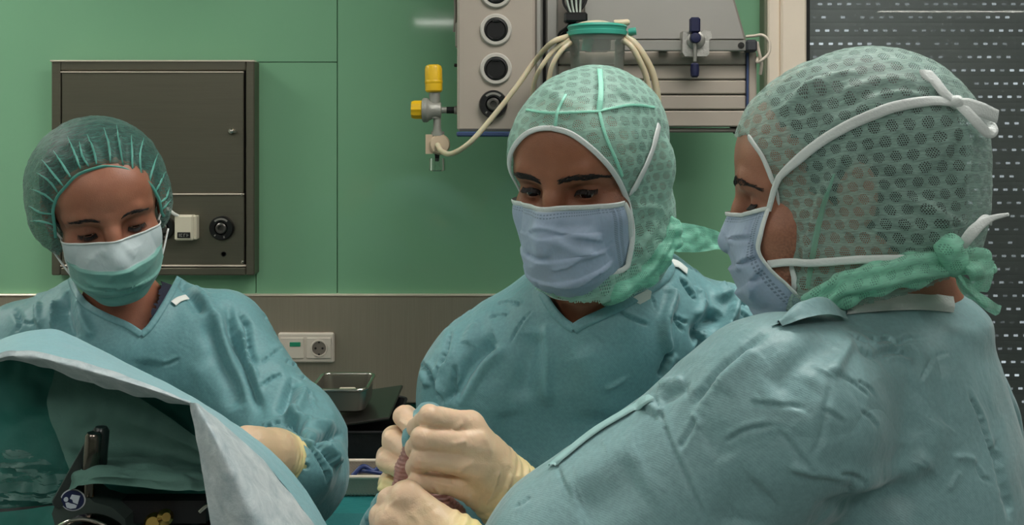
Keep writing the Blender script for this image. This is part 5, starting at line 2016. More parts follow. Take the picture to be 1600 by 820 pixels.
gl = [([(1018, 604), (1030, 640), (1046, 690), (1062, 725), (1085, 775), (1114, 830)], .0022, .0019, 'c'),
      ([(1168, 628), (1195, 632), (1220, 634), (1264, 635)], A_, B_, 'c'), ([(1284, 638), (1302, 648), (1321, 661)], .0018, .0018, 'c'),
      ([(1344, 641), (1362, 654), (1374, 669)], .0018, .0018, 'c'), ([(1131, 695), (1150, 680), (1175, 670), (1212, 665)], .0026, B_, 'c'),
      ([(1211, 668), (1235, 695), (1262, 728), (1272, 740)], .0018, .0022, 'c'), ([(1300, 585), (1290, 650), (1280, 690), (1265, 716)], .0014, .0030, 'c'),
      ([(1330, 757), (1272, 746), (1226, 737)], .0040, .0045, 'p'), ([(1226, 737), (1270, 746), (1327, 756)], .0035, .0030, 'c'),
      ([(1306, 739), (1335, 744), (1348, 752)], .0022, .0020, 'c'), ([(1325, 758), (1333, 772)], .0018, .0020, 'c'),
      ([(1320, 762), (1370, 750), (1420, 730), (1450, 708)], .0055, .0110, 'r'), ([(1260, 800), (1330, 792), (1380, 774), (1435, 756)], -.0070, .0140, 'r'),
      ([(1305, 528), (1270, 550), (1235, 580), (1204, 620)], -.0070, .0110, 'r'), ([(1334, 524), (1313, 560), (1298, 588)], .0040, .0050, 'r'),
      ([(1275, 590), (1250, 620), (1240, 640)], -.003, .010, 'r'),
      ([(1272, 564), (1285, 576), (1298, 585)], .0016, .0020, 'r'), ([(1331, 522), (1352, 533), (1371, 546)], .0030, .0026, 'c'),
      ([(1352, 524), (1372, 531), (1388, 529), (1402, 536), (1420, 528), (1462, 527)], .0028, .0026, 'c'), ([(1338, 541), (1365, 556), (1392, 548), (1427, 556)], .0034, .0040, 'c'),
      ([(1345, 536), (1375, 541), (1405, 542)], .0020, .0030, 'r'), ([(1385, 562), (1400, 556), (1430, 566)], .0020, .0030, 'r'),
      ([(1462, 554), (1450, 574), (1439, 594)], .0016, .0020, 'c'), ([(1484, 551), (1472, 553), (1462, 558)], .0014, .0018, 'c'),
      ([(1304, 584), (1330, 595), (1366, 623)], .0016, .0022, 'c'), ([(1338, 594), (1355, 604), (1370, 619)], .0014, .0018, 'c'),
      ([(1512, 610), (1530, 645), (1545, 690), (1560, 724)], .0026, .0028, 'c'), ([(1488, 717), (1508, 714), (1527, 720)], .0018, .0026, 'r'),
      ([(1525, 722), (1535, 745), (1552, 753)], .0020, .0022, 'c'), ([(1554, 690), (1566, 740), (1582, 815)], -.0040, .0060, 'r'),
      ([(1500, 735), (1492, 750), (1482, 770)], .0014, .0022, 'r'), ([(1440, 590), (1420, 630), (1425, 690)], -.003, .016, 'r'), ([(1470, 650), (1455, 700), (1440, 740)], .004, .014, 'r'),
      ([(1206, 512), (1170, 540), (1145, 560), (1120, 582), (1095, 612), (1076, 642)], .0048, .0042, 'c'), ([(1190, 545), (1150, 575), (1118, 610)], .0030, .0100, 'r'),
      ([(1088, 652), (1072, 680), (1057, 704)], .0026, .0028, 'c'), ([(1026, 603), (1045, 597), (1072, 592)], .0040, .0050, 'r'), ([(1028, 626), (1052, 614), (1078, 600)], -.0040, .0050, 'r'),
      ([(1080, 645), (1088, 655), (1092, 668)], .0016, .0022, 'r'), ([(1008, 624), (1022, 636), (1036, 645)], .0024, .0034, 'r'), ([(985, 626), (1008, 641), (1030, 654)], .0022, .0026, 'c'),
      ([(895, 800), (950, 772), (1005, 735)], -.0050, .0180, 'r'), ([(880, 765), (950, 722), (1005, 695)], .0030, .0160, 'r'), ([(866, 712), (876, 745), (890, 778)], .0014, .0022, 'c'),
      ([(940, 685), (948, 698), (952, 708)], .0010, .0018, 'r'), ([(830, 775), (815, 785), (800, 792)], .0018, .0024, 'c'), ([(1137, 790), (1150, 806), (1160, 822)], .0014, .0020, 'c'),
      ([(1100, 700), (1120, 690), (1140, 720)], -.002, .014, 'r'), ([(1200, 760), (1160, 790), (1150, 830)], -.004, .018, 'r')]
gownr, SGR = gown_build('gown', gr, right, M['gown_sheen'], (-0.12, 0.70, 0.45), (0.64, 1.28, 1.60), 0.0036, lines=gl, zfine=1.22,
                        crumple=[(P(1400, 545, 0.86), 0.06, 0.002, (30, 14, 34)), (P(1060, 600, 0.8), 0.05, 0.002, (26, 16, 26))], seed=5.1, wr=0.0006)
p, n = SGR.line([(1018, 623), (985, 643), (930, 676), (885, 712), (864, 730)], 0.0016)
ribbon('sleeve_seam_tape', p, n, [0.011, 0.012, 0.013, 0.012, 0.009], 0.0016, M['gown_band'], gownr)
# white tape that stands up round the neck of the gown
lowr, topr = [], []
for x, y, yt in ((1322, 487, 480), (1350, 484, 468), (1390, 481, 459), (1440, 480, 456), (1490, 484, 463)):
    h_, n_ = SGR.hit(x, y + 4, 0.0)
    d_ = (h_[1] if h_ is not None else 0.9) - 0.002
    lowr.append(P(x, y + 4, d_)); topr.append(P(x, yt, d_ + 0.008))
# turned-over front collar
def patch(name, rows, mat, parent, nu=40, nv=24, wob=0.0015, seed=0.0, label=None, uvs=0.2):
    """smooth cloth patch through rows of 3D points"""
    def rsm(a, k):
        a = spl(a, 24)
        tt = np.linspace(0, len(a) - 1, k)
        return np.stack([np.interp(tt, np.arange(len(a)), a[:, j]) for j in range(3)], 1)
    R_ = np.array([rsm(np.array(r, float), nu) for r in rows])
    Cc = np.stack([rsm(R_[:, i], nv) for i in range(nu)], 0)
    n_ = np.cross(np.gradient(Cc, axis=0), np.gradient(Cc, axis=1))
    n_ /= np.linalg.norm(n_, axis=-1, keepdims=True) + 1e-12
    q = Cc.reshape(-1, 3)
    Cc = Cc + n_ * (wob * (ridged(q * 30 + seed) + 0.6 * pnoise(q * 70 + seed))).reshape(nu, nv)[..., None]
    uu, vv_ = np.meshgrid(np.linspace(0, 1, nu), np.linspace(0, 1, nv), indexing='ij')
    o = mesh_obj(name, Cc.reshape(-1, 3), grid_faces(nu, nv), mat, parent, True, uv=np.stack([uu.ravel() * uvs, vv_.ravel() * uvs], 1), label=label)
    return o
patch('neck_tape', [lowr, [(a + b_) / 2 + np.array([0, -0.003, 0]) for a, b_ in zip(lowr, topr)], topr], M['white_cloth'], gownr, nu=16, nv=50, wob=0.0006)
def onr(x, y, l=0.004):
    p_, n_ = SGR.hit(x, y, l)
    return P(x, y, 0.86) if p_ is None else p_
patch('collar_flap', [[onr(1206, 512, .001), onr(1238, 505, .004), onr(1275, 498, .010), onr(1335, 492, .004)],
                      [P(1212, 505, .80), P(1240, 492, .815), P(1272, 484, .83), P(1325, 482, .85)],
                      [onr(1216, 510, .006), onr(1245, 501, .016), onr(1280, 497, .018), onr(1318, 500, .006)],
                      [onr(1222, 514, .003), onr(1252, 513, .010), onr(1285, 511, .012), onr(1324, 503, .003)]], M['gown_sheen'], gownr, wob=0.0006)
# open back edge of the gown
patch('back_flap', [[P(1492, 468, .93), P(1530, 528, .93), P(1556, 592, .93), P(1578, 660, .94), P(1588, 760, .95), P(1590, 860, .95)],
                    [P(1500, 462, .95), P(1542, 524, .955), P(1570, 590, .96), P(1594, 655, .97), P(1603, 760, .98), P(1605, 860, .98)],
                    [P(1498, 464, .98), P(1538, 528, 1.0), P(1562, 592, 1.01), P(1584, 660, 1.02), P(1594, 760, 1.03), P(1596, 860, 1.03)]], M['gown'], gownr)
# twisted neck tie of the hood with its knot and ends
tp = []
for x, y, r, dy in ((1262, 488, .008, 0), (1285, 468, .011, 0), (1320, 449, .0125, 0), (1370, 433, .0135, 0), (1430, 420, .0135, 0), (1490, 407, .011, 0), (1530, 412, .012, 0.04)):
    h_, n_ = SHR.hit(x, min(y, 478))
    q = P(x, y, (h_[1] if h_ is not None else Y2) - 0.004 + dy)
    tp.append((q, r))
tpr = []
for i in range(len(tp) - 1):
    tpr.append((RC(tp[i][0], tp[i + 1][0], tp[i][1], tp[i + 1][1]), 0.01, '+'))
lo, hi = bounds(tpr, 0.015)
V, F = sdf_mesh(tpr, lo, hi, 0.0026, smooth=1)
x_, y_ = px_of(V)
ln = (y_ - np.interp(x_, [1262, 1320, 1430, 1530], [488, 449, 420, 412]))
V = V + vnormals(V, F) * (0.0022 * np.sin(ln / 4.2 + 1.5 * pnoise(V * 14)) + 0.0015 * ridged(V * np.array([12, 30, 60])))[:, None]
uvb = np.stack([(x_ - 1262) / 1700, ln / 1700], 1)
mesh_obj('neck_tie', V, F, M['tie_green'], hood_r, True, uv=uvb)
kk = P(1492, 408, Y2 - 0.012)
kpr = [(EL(kk, (0.009, 0.010, 0.012)), 0.006, '+'), (RC(kk, P(1482, 390, Y2 - .018), 0.008, 0.010), 0.006, '+'), (RC(P(1482, 390, Y2 - .018), P(1490, 378, Y2 - .015), 0.009, 0.006), 0.006, '+')]
lo, hi = bounds(kpr, 0.012)
V, F = sdf_mesh(kpr, lo, hi, 0.0018, smooth=1)
V = V + vnormals(V, F) * (0.0016 * ridged(V * np.array([70, 40, 120])))[:, None]
mesh_obj('tie_knot', V, F, M['tie_green'], hood_r, True, uv=V[:, [0, 2]])
patch('tie_end', [[P(1494, 402, Y2 - .012), P(1520, 408, Y2 - .018), P(1542, 405, Y2 - .01), P(1558, 408, Y2)],
                  [P(1496, 410, Y2 - .020), P(1520, 425, Y2 - .028), P(1540, 430, Y2 - .02), P(1553, 432, Y2 - .004)],
                  [P(1496, 418, Y2 - .012), P(1515, 445, Y2 - .014), P(1530, 458, Y2 - .006), P(1543, 457, Y2 + .004)]], M['tie_green'], hood_r, wob=0.003)
patch('tie_end', [[P(1494, 412, Y2 - .008), P(1520, 440, Y2 - .012), P(1548, 466, Y2 - .008), P(1568, 478, Y2)],
                  [P(1492, 420, Y2 - .018), P(1512, 452, Y2 - .022), P(1540, 480, Y2 - .016), P(1564, 489, Y2 - .002)],
                  [P(1490, 425, Y2 - .008), P(1503, 458, Y2 - .006), P(1528, 482, Y2 - .004), P(1555, 493, Y2 + .002)]], M['tie_green'], hood_r, wob=0.003, seed=3)
legs_build(right, 0.37, 1.0, math.radians(-75))
# ================================================================ the person on the left with the bouffant cap
M['skin_w'] = skin_mat('skin_warm', srgb(168, 112, 88), srgb(120, 72, 54))
M['cap_w'] = lace_mat('cap_teal', srgb(68, 126, 114), 0.0, 0.34, 0.003, 0.03, 0.0, 0.25)
M['mask_teal'] = mask_mat('mask_teal', srgb(126, 182, 172), dash=False)
wom = thing('person', 'person in puffy teal bouffant cap and two-tone pale mask, head bowed, before the steel cabinet', 'person', (-0.58, 1.54, 0))
HW = Head(P(166, 324, 1.46), 27, 14, 10, 0.97, fem=True, eye_open=0.0012, look=0.0016)
HW.neck(P(195, 500, 1.545), 0.050, [(P(205, 560, 1.53), 0.075), (P(120, 545, 1.56), 0.055), (P(300, 545, 1.56), 0.055)])
HW.build(wom, M['skin_w'])
HW.eyes(wom, 40, 0)
HW.lashes(wom, -0.0032, 0.0034, 0.0007)
HW.brows(wom, [(0.013, 0.1, 0.0135), (0.026, 0.098, 0.0170), (0.038, 0.09, 0.0180), (0.048, 0.078, 0.0150)], 0.0020, 90, 0.0004, 8)
hair_shell(HW, wom, d=0.007, dz=0.002)
# hairline strands under the cap's edge
edge_w = [(87, 368), (85, 322), (98, 293), (127, 268), (164, 258), (198, 263), (227, 283), (243, 307), (253, 335)]
cp = [(EL((0.006, -0.020, 0.042), (0.093, 0.112, 0.092)), 0.01, '+'), (EL((0.006, -0.045, 0.015), (0.092, 0.096, 0.084)), 0.04, '+'),
      (EL((0.006, -0.005, -0.008), (0.096, 0.072, 0.068)), 0.03, '+')]
S0 = Surf(*[(HW.wor(v), f) for v, f in [sdf_mesh(cp, *bounds(cp, 0.02), 0.005, smooth=2)]][0])
ew = []
for x, y in spl(np.array(edge_w, float), 6):
    p, n = S0.hit(x, y)
    if p is not None:
        ew.append(HW.loc(p))
ew = np.array(ew)
low = [ew[-1] + np.array((0, 0, -.05)), np.array((-0.05, 0.06, -0.14)), np.array((0.05, 0.06, -0.14)), ew[0] + np.array((0, 0, -.05))]
loop_w = np.vstack([ew, low])
cl = []
rr = random.Random(5)
ctr = (158, 315)
for (x0, y0, x1, y1, a) in ((100, 292, 66, 250, .0035), (112, 280, 84, 236, .003), (127, 268, 106, 214, .004), (140, 263, 124, 222, .003), (151, 260, 136, 210, .0035),
                            (172, 258, 162, 200, .004), (193, 261, 182, 196, .0045), (207, 268, 205, 212, .003), (221, 277, 224, 216, .004), (232, 290, 246, 240, .0035), (241, 303, 258, 268, .003),
                            (92, 303, 58, 270, .003), (87, 318, 50, 296, .0035), (86, 335, 46, 322, .003), (87, 352, 48, 345, .003), (248, 318, 264, 292, .003), (251, 328, 266, 312, .0025)):
    mx, my = (x0 + x1) / 2 + rr.uniform(-4, 4), (y0 + y1) / 2 + rr.uniform(-4, 4)
    cl.append(([(x0, y0), (mx, my), (x1, y1)], a, 0.0034, 'r'))
cap, SCW, rim = hood_build(HW, cp, wom, 'bouffant_cap', M['cap_w'], None, [], (0, 0.9, 0.45), h=0.0032, lines=cl, wr=0.0018, seed=3.0, mirror=False, edge_loc=loop_w, ymin=-0.02)
rw = np.array([SCW.near(HW.wor(p))[0] for p in ew])
rn = np.array([SCW.near(p)[1] for p in rw])
M['cap_edge'] = plain('cap_edge', srgb(84, 156, 142), 0.55)
ribbon('elastic_edge', rw + rn * 0.0040, rn, 0.0042, 0.0016, M['cap_edge'], cap)
g_ = MB()
for pts, a_, w_, k_ in cl:
    p, n = SCW.line(pts, 0.0008)
    if len(p) > 4:
        T_ = np.gradient(p, axis=0); T_ /= np.linalg.norm(T_, axis=1, keepdims=True)
        B_ = np.cross(T_, n)
        wv = 0.0013 * np.sin(np.linspace(0.35, math.pi, len(p)))[:, None] + 0.0003
        g_.add(np.stack([p - B_ * wv, p + n * 0.0008, p + B_ * wv], 1).reshape(-1, 3), grid_faces(len(p), 3))
g_.build('gathers', M['cap_edge'], cap, True)
# mask with ear loops
mp = dict(v=[0, .3, .55, .8, 1], yc=[.110, .125, .126, .114, .085], zc=[-.012, -.042, -.068, -.096, -.116],
          xe=[.0640, .0660, .0660, .0630, .0540], ye=[.040, .034, .030, .030, .030], ze=[-.022, -.042, -.062, -.085, -.100],
          ridge=[.010, .012, .004, 0, 0], pleats=[(.42, .006, .16, -.05), (.72, .0035, .10, -.03)], seed=9.0)
Wm, fw, uv = mask_shape(HW, mp)
nu, nv = Wm.shape[:2]
Wm = mask_fold(Wm, HW, [([(126, 436), (151, 446), (186, 450), (212, 446), (242, 431)], .0040, .0045, 'r'), ([(128, 444), (160, 457), (200, 457), (236, 440)], -.0030, .0045, 'r'),
                        ([(160, 405), (175, 385), (190, 372)], .0025, .006, 'r'), ([(190, 375), (205, 395), (215, 400)], .0020, .005, 'r'), ([(130, 420), (150, 400), (165, 385)], .002, .006, 'r')])
uu = uv[:, 0] * 2 - 1
wt = np.clip((0.40 - 0.05 * uu ** 2 - uv[:, 1]) / 0.01, 0, 1) * 0.75
mk = mesh_obj('face_mask', Wm.reshape(-1, 3), grid_faces(nu, nv), M['mask_teal'], wom, True, uv=uv, attr={'white': wt})
rim_ribbon(Wm[:, 0], 0.003, 'nose_band', mk, HW)
rim_ribbon(Wm[0, :], 0.003, 'side_band', mk, HW)
rim_ribbon(Wm[-1, :], 0.003, 'side_band', mk, HW)
for i in (0, -1):
    q = 1 if H_x(Wm[i, 0], HW) > 0 else -1
    for pts in ([Wm[i, 1], HW.wor((q * 0.0745, 0.030, -0.012)), HW.wor((q * 0.085, 0.02, -0.002))], [Wm[i, -3], HW.wor((q * 0.066, 0.028, -0.082)), HW.wor((q * 0.082, 0.008, -0.05))]):
        b = MB()
        b.tube(pts, 0.0016, 6)
        b.build('ear_loop', M['strap'], mk, True)

# navy scrubs seen in the neck opening
ns = [(RC(P(205, 510, 1.515), P(330, 525, 1.54), 0.066, 0.064), 0.05, '+'), (RC(P(195, 510, 1.515), P(70, 540, 1.54), 0.066, 0.064), 0.05, '+'), (EL(P(200, 650, 1.56), (0.165, 0.10, 0.17)), 0.05, '+')]
V, F = sdf_mesh(ns, *bounds(ns, 0.02), 0.006, smooth=2)
x_, y_ = px_of(V[F].mean(1))
V, F, u = keep_faces(V, F, in_poly(x_, y_, [(95, 380), (100, 455), (135, 490), (215, 535), (240, 520), (265, 480), (288, 428), (275, 380)]) & ~(in_poly(x_, y_, [(112, 400), (100, 440), (150, 500), (215, 545), (232, 505), (250, 455), (258, 400)])))
mesh_obj('scrubs', V, F, M['navy'], wom)
gw = [(EL(P(205, 720, 1.57), (0.195, 0.135, 0.27)), 0.05, '+'),
      (RC((-0.58, 1.60, 1.12), (-0.58, 1.6, 0.5), 0.165, 0.215), 0.08, '+'),
      (RC(P(195, 535, 1.53), P(332, 538, 1.55), 0.090, 0.078), 0.06, '+'),
      (RC(P(195, 535, 1.53), P(50, 560, 1.56), 0.090, 0.080), 0.06, '+'),
      (RC(P(334, 540, 1.55), P(450, 688, 1.48), 0.077, 0.074), 0.035, '+'),
      (RC(P(455, 690, 1.48), P(455, 745, 1.40), 0.076, 0.070), 0.03, '+'),
      (RC(P(468, 742, 1.40), P(462, 730, 1.325), 0.060, 0.050), 0.025, '+'),
      (RC(P(45, 560, 1.56), P(-40, 760, 1.50), 0.080, 0.072), 0.035, '+'),
      (RC(P(-40, 770, 1.50), P(120, 760, 1.28), 0.066, 0.046), 0.03, '+'),
      (EL(P(193, 468, 1.545), (0.088, 0.075, 0.05)), 0.03, '+')]
gl = [([(358, 465), (363, 518), (379, 559), (395, 601), (410, 655)], -.0090, .0075, 'r'), ([(371, 500), (384, 545), (398, 588), (410, 630)], .0060, .0050, 'r'),
      ([(375, 484), (388, 510), (391, 548), (400, 572)], -.0065, .0052, 'r'), ([(318, 490), (336, 545), (360, 601), (370, 645)], -.0070, .0120, 'r'), ([(340, 480), (350, 530), (372, 590)], .004, .008, 'r'),
      ([(407, 568), (425, 554), (443, 541)], .0026, .0028, 'c'), ([(410, 602), (424, 591), (442, 583)], .0030, .0028, 'c'),
      ([(411, 490), (427, 508), (440, 532), (460, 541)], .0034, .0032, 'c'), ([(445, 563), (456, 567), (467, 573)], .0028, .0028, 'c'), ([(469, 588), (478, 590), (488, 594)], .0028, .0028, 'c'),
      ([(464, 588), (451, 618), (436, 650)], -.0080, .0080, 'r'), ([(478, 600), (468, 630), (455, 655)], .0055, .0080, 'r'), ([(477, 606), (484, 620), (492, 641)], .0030, .0030, 'c'),
      ([(436, 652), (462, 663), (488, 678), (515, 680), (540, 677)], -.0130, .0060, 'r'), ([(440, 642), (466, 652), (495, 664), (530, 664)], .0060, .0070, 'r'),
      ([(407, 668), (422, 662), (440, 656)], .0040, .0034, 'c'), ([(491, 688), (506, 706), (527, 733)], .0050, .0045, 'c'), ([(468, 680), (491, 703), (509, 735), (516, 760)], .0040, .0036, 'c'),
      ([(462, 729), (472, 728), (484, 730)], .0030, .0030, 'c'), ([(450, 680), (460, 700), (462, 716)], .0030, .0034, 'c'), ([(500, 690), (520, 710), (532, 730)], .006, .007, 'r'),
      ([(106, 421), (73, 444), (46, 466)], .0060, .0050, 'c'), ([(28, 445), (36, 455), (45, 466)], .0040, .0036, 'c'), ([(86, 465), (83, 490), (83, 515)], .0050, .0040, 'r'),
      ([(36, 504), (45, 505), (55, 503)], .0026, .0026, 'c'), ([(98, 455), (101, 500), (115, 535)], -.0070, .0095, 'r'), ([(121, 456), (129, 498), (146, 530)], .0045, .0065, 'r'),
      ([(253, 572), (266, 568), (281, 560)], .0020, .0026, 'c'), ([(285, 432), (298, 461), (317, 493)], -.0060, .0075, 'r'), ([(300, 440), (325, 470), (338, 500)], .0040, .0070, 'r'),
      ([(60, 470), (58, 490), (64, 512)], .004, .005, 'r'), ([(20, 480), (30, 500), (22, 520)], .004, .006, 'c'), ([(240, 560), (230, 600), (245, 660)], -.004, .018, 'r'), ([(310, 560), (318, 620), (330, 680)], .003, .014, 'r')]
neck_w = [(108, 428), (118, 455), (135, 477), (165, 494), (198, 508), (221, 523), (236, 509), (255, 480), (272, 450), (283, 425), (240, 395), (150, 395)]
gownw, SGW = gown_build('gown', gw, wom, M['gown'], (-1.08, 1.05, 0.45), (-0.18, 1.86, 1.56), 0.0048, holes=[(neck_w, 1.75)], lines=gl, zfine=1.05,
                        crumple=[(P(480, 690, 1.42), 0.10, 0.004, (16, 12, 16)), (P(30, 500, 1.5), 0.12, 0.005, (18, 12, 12)), (P(400, 540, 1.5), 0.09, 0.003, (18, 12, 12))], seed=8.7, gain=1.9)
p, n = SGW.line([(110, 432), (118, 455), (135, 477), (165, 494), (198, 508), (221, 523)], 0.0008)
ribbon('collar_band', p, n, 0.010, 0.0018, M['gown'], gownw)
p, n = SGW.line([(221, 523), (236, 509), (255, 480), (272, 450), (283, 427)], 0.0008)
ribbon('collar_band', p, n, 0.010, 0.0018, M['gown'], gownw)
p, n = SGW.line([(270, 476), (278, 470), (290, 466)], 0.003)
if len(p) > 2: ribbon('collar_tag', p, n, 0.010, 0.001, M['white_paper'], gownw)
p, n = SGW.line([(262, 417), (275, 421), (284, 428)], 0.003)
if len(p) > 2: ribbon('neck_tape', p, n, 0.006, 0.001, M['white_cloth'], gownw)
legs_build(wom, -0.58, 1.6, math.radians(20))
# ================================================================ gloved hands
M['glove'] = glove_mat('latex_glove', srgb(216, 188, 152))


def hand_build(name, fingers, palm, root, h=0.0014, lines=(), cuff=None, kp=0.009, smooth=2, rings=None, seed=0.0):
    """fingers: lists of (px, py, Y, r); palm: prims. Fingers melt into the palm but not into each other"""
    pal = [(p, 0.014, '+') for p in palm]
    segs = []
    for f in fingers:
        pts = [(P(*q[:3]), q[3]) for q in f]
        segs.append([(RC(pts[i][0], pts[i + 1][0], pts[i][1], pts[i + 1][1]), 0.0035, '+') for i in range(len(pts) - 1)])
    allp = pal + [s for f in segs for s in f]
    lo, hi = bounds(allp, 0.02)
    xs, ys, zs = [np.arange(lo[i], hi[i], h) for i in range(3)]
    Dp = field(pal, xs, ys, zs)
    D = Dp.copy()
    for f in segs:
        d = smin(field(f, xs, ys, zs), Dp, kp)
        D = smin(D, d, 0.0012)
    V, F = surface_net(D, xs, ys, zs)
    V = lap(V, F, smooth)
    N = vnormals(V, F)
    ft = np.full(len(V), 9.0)
    for f in segs:
        ft = np.minimum(ft, sd_points(f, V))
    thin = np.clip(1 - ft / 0.010, 0, 1) * 0.75
    cf = np.zeros(len(V))
    dsp = 0.00045 * ridged(V * 55 + seed) + 0.0004 * pnoise(V * 130 + seed)
    if cuff is not None:
        a, b_ = P(*cuff[0]), P(*cuff[1])
        ax = (b_ - a) / np.linalg.norm(b_ - a)
        t = (V - a) @ ax / np.linalg.norm(b_ - a)
        cf = np.clip(t * 1.6, 0, 1)
        s = (V - a) @ ax
        w = np.clip(t * 2.2, 0, 1)
        q = V * 10
        dsp = dsp + w * (0.0019 * np.sin(s * 2 * np.pi / 0.0095 + 3.0 * pnoise(V * 22 + seed)) * (0.5 + 0.5 * pnoise(V * 28 + 9)) + 0.0012 * ridged(V * 40 + 3))
    V = V + N * dsp[:, None]
    if lines:
        V = fold(V, F, lines)
    return mesh_obj(name, V, F, M['glove'], root, True, attr={'thin': thin * (1 - cf), 'cuff': cf * 0.8}), Surf(V, F)


# the middle surgeon's left hand, back of the hand to the camera
fing = [[(735, 664, .990, .0125), (671, 650, .955, .0103), (652, 668, .985, .0094), (660, 688, 1.012, .0086)],
        [(741, 694, .978, .0125), (660, 684, .945, .0104), (649, 700, .976, .0095), (660, 714, 1.0, .0088)],
        [(737, 725, .976, .0125), (660, 715, .948, .0108), (650, 730, .980, .0098), (662, 740, 1.0, .0088)],
        [(722, 757, .986, .0115), (655, 751, .962, .0095), (641, 762, .985, .0086), (652, 772, 1.0, .0080)],
        [(775, 730, 1.035, .0150), (715, 690, 1.045, .0120), (672, 676, 1.035, .0100), (655, 690, 1.025, .0092)]]
palm = [RC(P(735, 664, .990), P(792, 752, 1.010), .0120, .020), RC(P(741, 694, .978), P(798, 765, 1.004), .0122, .020),
        RC(P(737, 725, .976), P(792, 778, 1.006), .0122, .020), RC(P(722, 757, .986), P(782, 792, 1.016), .0112, .018),
        RC(P(760, 720, 1.01), P(798, 775, 1.02), .022, .026),
        RC(P(796, 772, 1.014), P(850, 800, 1.035), .0285, .0310), RC(P(850, 800, 1.035), P(885, 815, 1.045), .0310, .0320)]
hlines = [([(726, 658), (712, 668), (700, 672)], .0016, .0022, 'r'), ([(730, 688), (716, 692), (703, 694)], .0016, .0022, 'r'),
          ([(716, 756), (700, 758), (680, 752)], .0012, .002, 'r'), ([(750, 668), (762, 690), (768, 712)], .0012, .003, 'r'),
          ([(734, 770), (731, 785), (728, 800)], .0016, .002, 'r'), ([(750, 770), (748, 790), (744, 806)], .0016, .002, 'p'),
          ([(784, 728), (772, 765), (752, 800)], .0016, .0022, 'p'), ([(800, 735), (790, 770), (768, 806)], .0018, .0025, 'r'),
          ([(806, 742), (800, 770), (782, 812)], .0018, .0022, 'p'), ([(818, 742), (815, 775), (800, 815)], .0018, .0022, 'r'),
          ([(828, 746), (826, 780), (815, 818)], .0016, .002, 'p'), ([(653, 700), (651, 715), (660, 724)], .0008, .0014, 'r'),
          ([(742, 720), (725, 730), (715, 742)], .0012, .003, 'r'), ([(676, 757), (684, 768), (690, 776)], .0014, .0018, 'r')]
gl_l, SGL = hand_build('glove', fing, palm, man, lines=hlines, cuff=((752, 742, 1.0), (838, 792, 1.03)), seed=1.0)
# white knitted cuff of the sleeve inside the glove's end
pr = [(RC(P(872, 806, 1.04), P(925, 830, 1.055), .0265, .029), 0.005, '+')]
V, F = sdf_mesh(pr, *bounds(pr, .01), 0.003, smooth=1)
mesh_obj('knitted_cuff', V, F, M['white_cloth'], gown)

# his right hand behind: fingers come round the far side
fing = [[(672, 672, 1.105, .0125), (636, 651, 1.075, .0112), (630, 650, 1.045, .0102), (648, 676, 1.02, .0090)],
        [(668, 694, 1.105, .0125), (616, 683, 1.062, .0120), (614, 688, 1.035, .0112), (644, 708, 1.008, .0092)],
        [(664, 718, 1.100, .0125), (606, 714, 1.055, .0120), (606, 720, 1.028, .0112), (640, 738, 1.005, .0092)],
        [(660, 748, 1.092, .0115), (610, 752, 1.055, .0110), (610, 760, 1.030, .0102), (636, 772, 1.008, .0085)],
        [(690, 730, 1.10, .0140), (690, 690, 1.085, .0115), (676, 668, 1.065, .0098)]]
palm = [RC(P(672, 672, 1.105), P(672, 780, 1.11), .0120, .019), RC(P(668, 694, 1.105), P(664, 786, 1.11), .0120, .019),
        RC(P(664, 718, 1.100), P(656, 792, 1.105), .0120, .018), RC(P(660, 748, 1.092), P(650, 798, 1.10), .0110, .017),
        RC(P(662, 790, 1.108), P(645, 835, 1.09), .026, .029)]
gl_r, _ = hand_build('glove', fing, palm, man, cuff=((662, 790, 1.108), (645, 835, 1.09)), seed=2.0,
                     lines=[([(622, 658), (632, 662), (640, 668)], .0012, .002, 'r'), ([(636, 655), (637, 664), (634, 672)], .001, .0016, 'r')])

# the right surgeon's hand coming in from below
fing = [[(636, 776, .932, .0135), (609, 781, .945, .0112), (604, 800, .962, .0100), (622, 812, .975, .0090)],
        [(614, 812, .925, .0130), (596, 806, .942, .0110), (594, 828, .958, .0100), (612, 838, .972, .0090)],
        [(607, 842, .922, .0130), (588, 842, .940, .0108), (590, 862, .955, .0098), (608, 868, .968, .0090)],
        [(612, 872, .925, .0115), (592, 876, .940, .0095), (596, 892, .952, .0086), (612, 896, .962, .0080)],
        [(690, 850, .968, .0140), (650, 830, .985, .0115), (622, 822, .985, .0098)]]
palm = [RC(P(636, 776, .932), P(715, 848, .925), .0130, .020), RC(P(614, 812, .925), P(708, 862, .918), .0130, .021),
        RC(P(607, 842, .922), P(702, 878, .916), .0128, .020), RC(P(612, 872, .925), P(700, 892, .920), .0118, .018),
        RC(P(660, 830, .935), P(712, 866, .925), .020, .027), RC(P(712, 868, .922), P(760, 895, .915), .029, .031)]
gl_b, _ = hand_build('glove', fing, palm, right, cuff=((670, 838, .925), (730, 878, .92)), seed=3.0,
                     lines=[([(606, 790), (616, 784), (622, 778)], .001, .002, 'r'), ([(640, 800), (652, 812), (660, 830)], .0008, .003, 'r')])

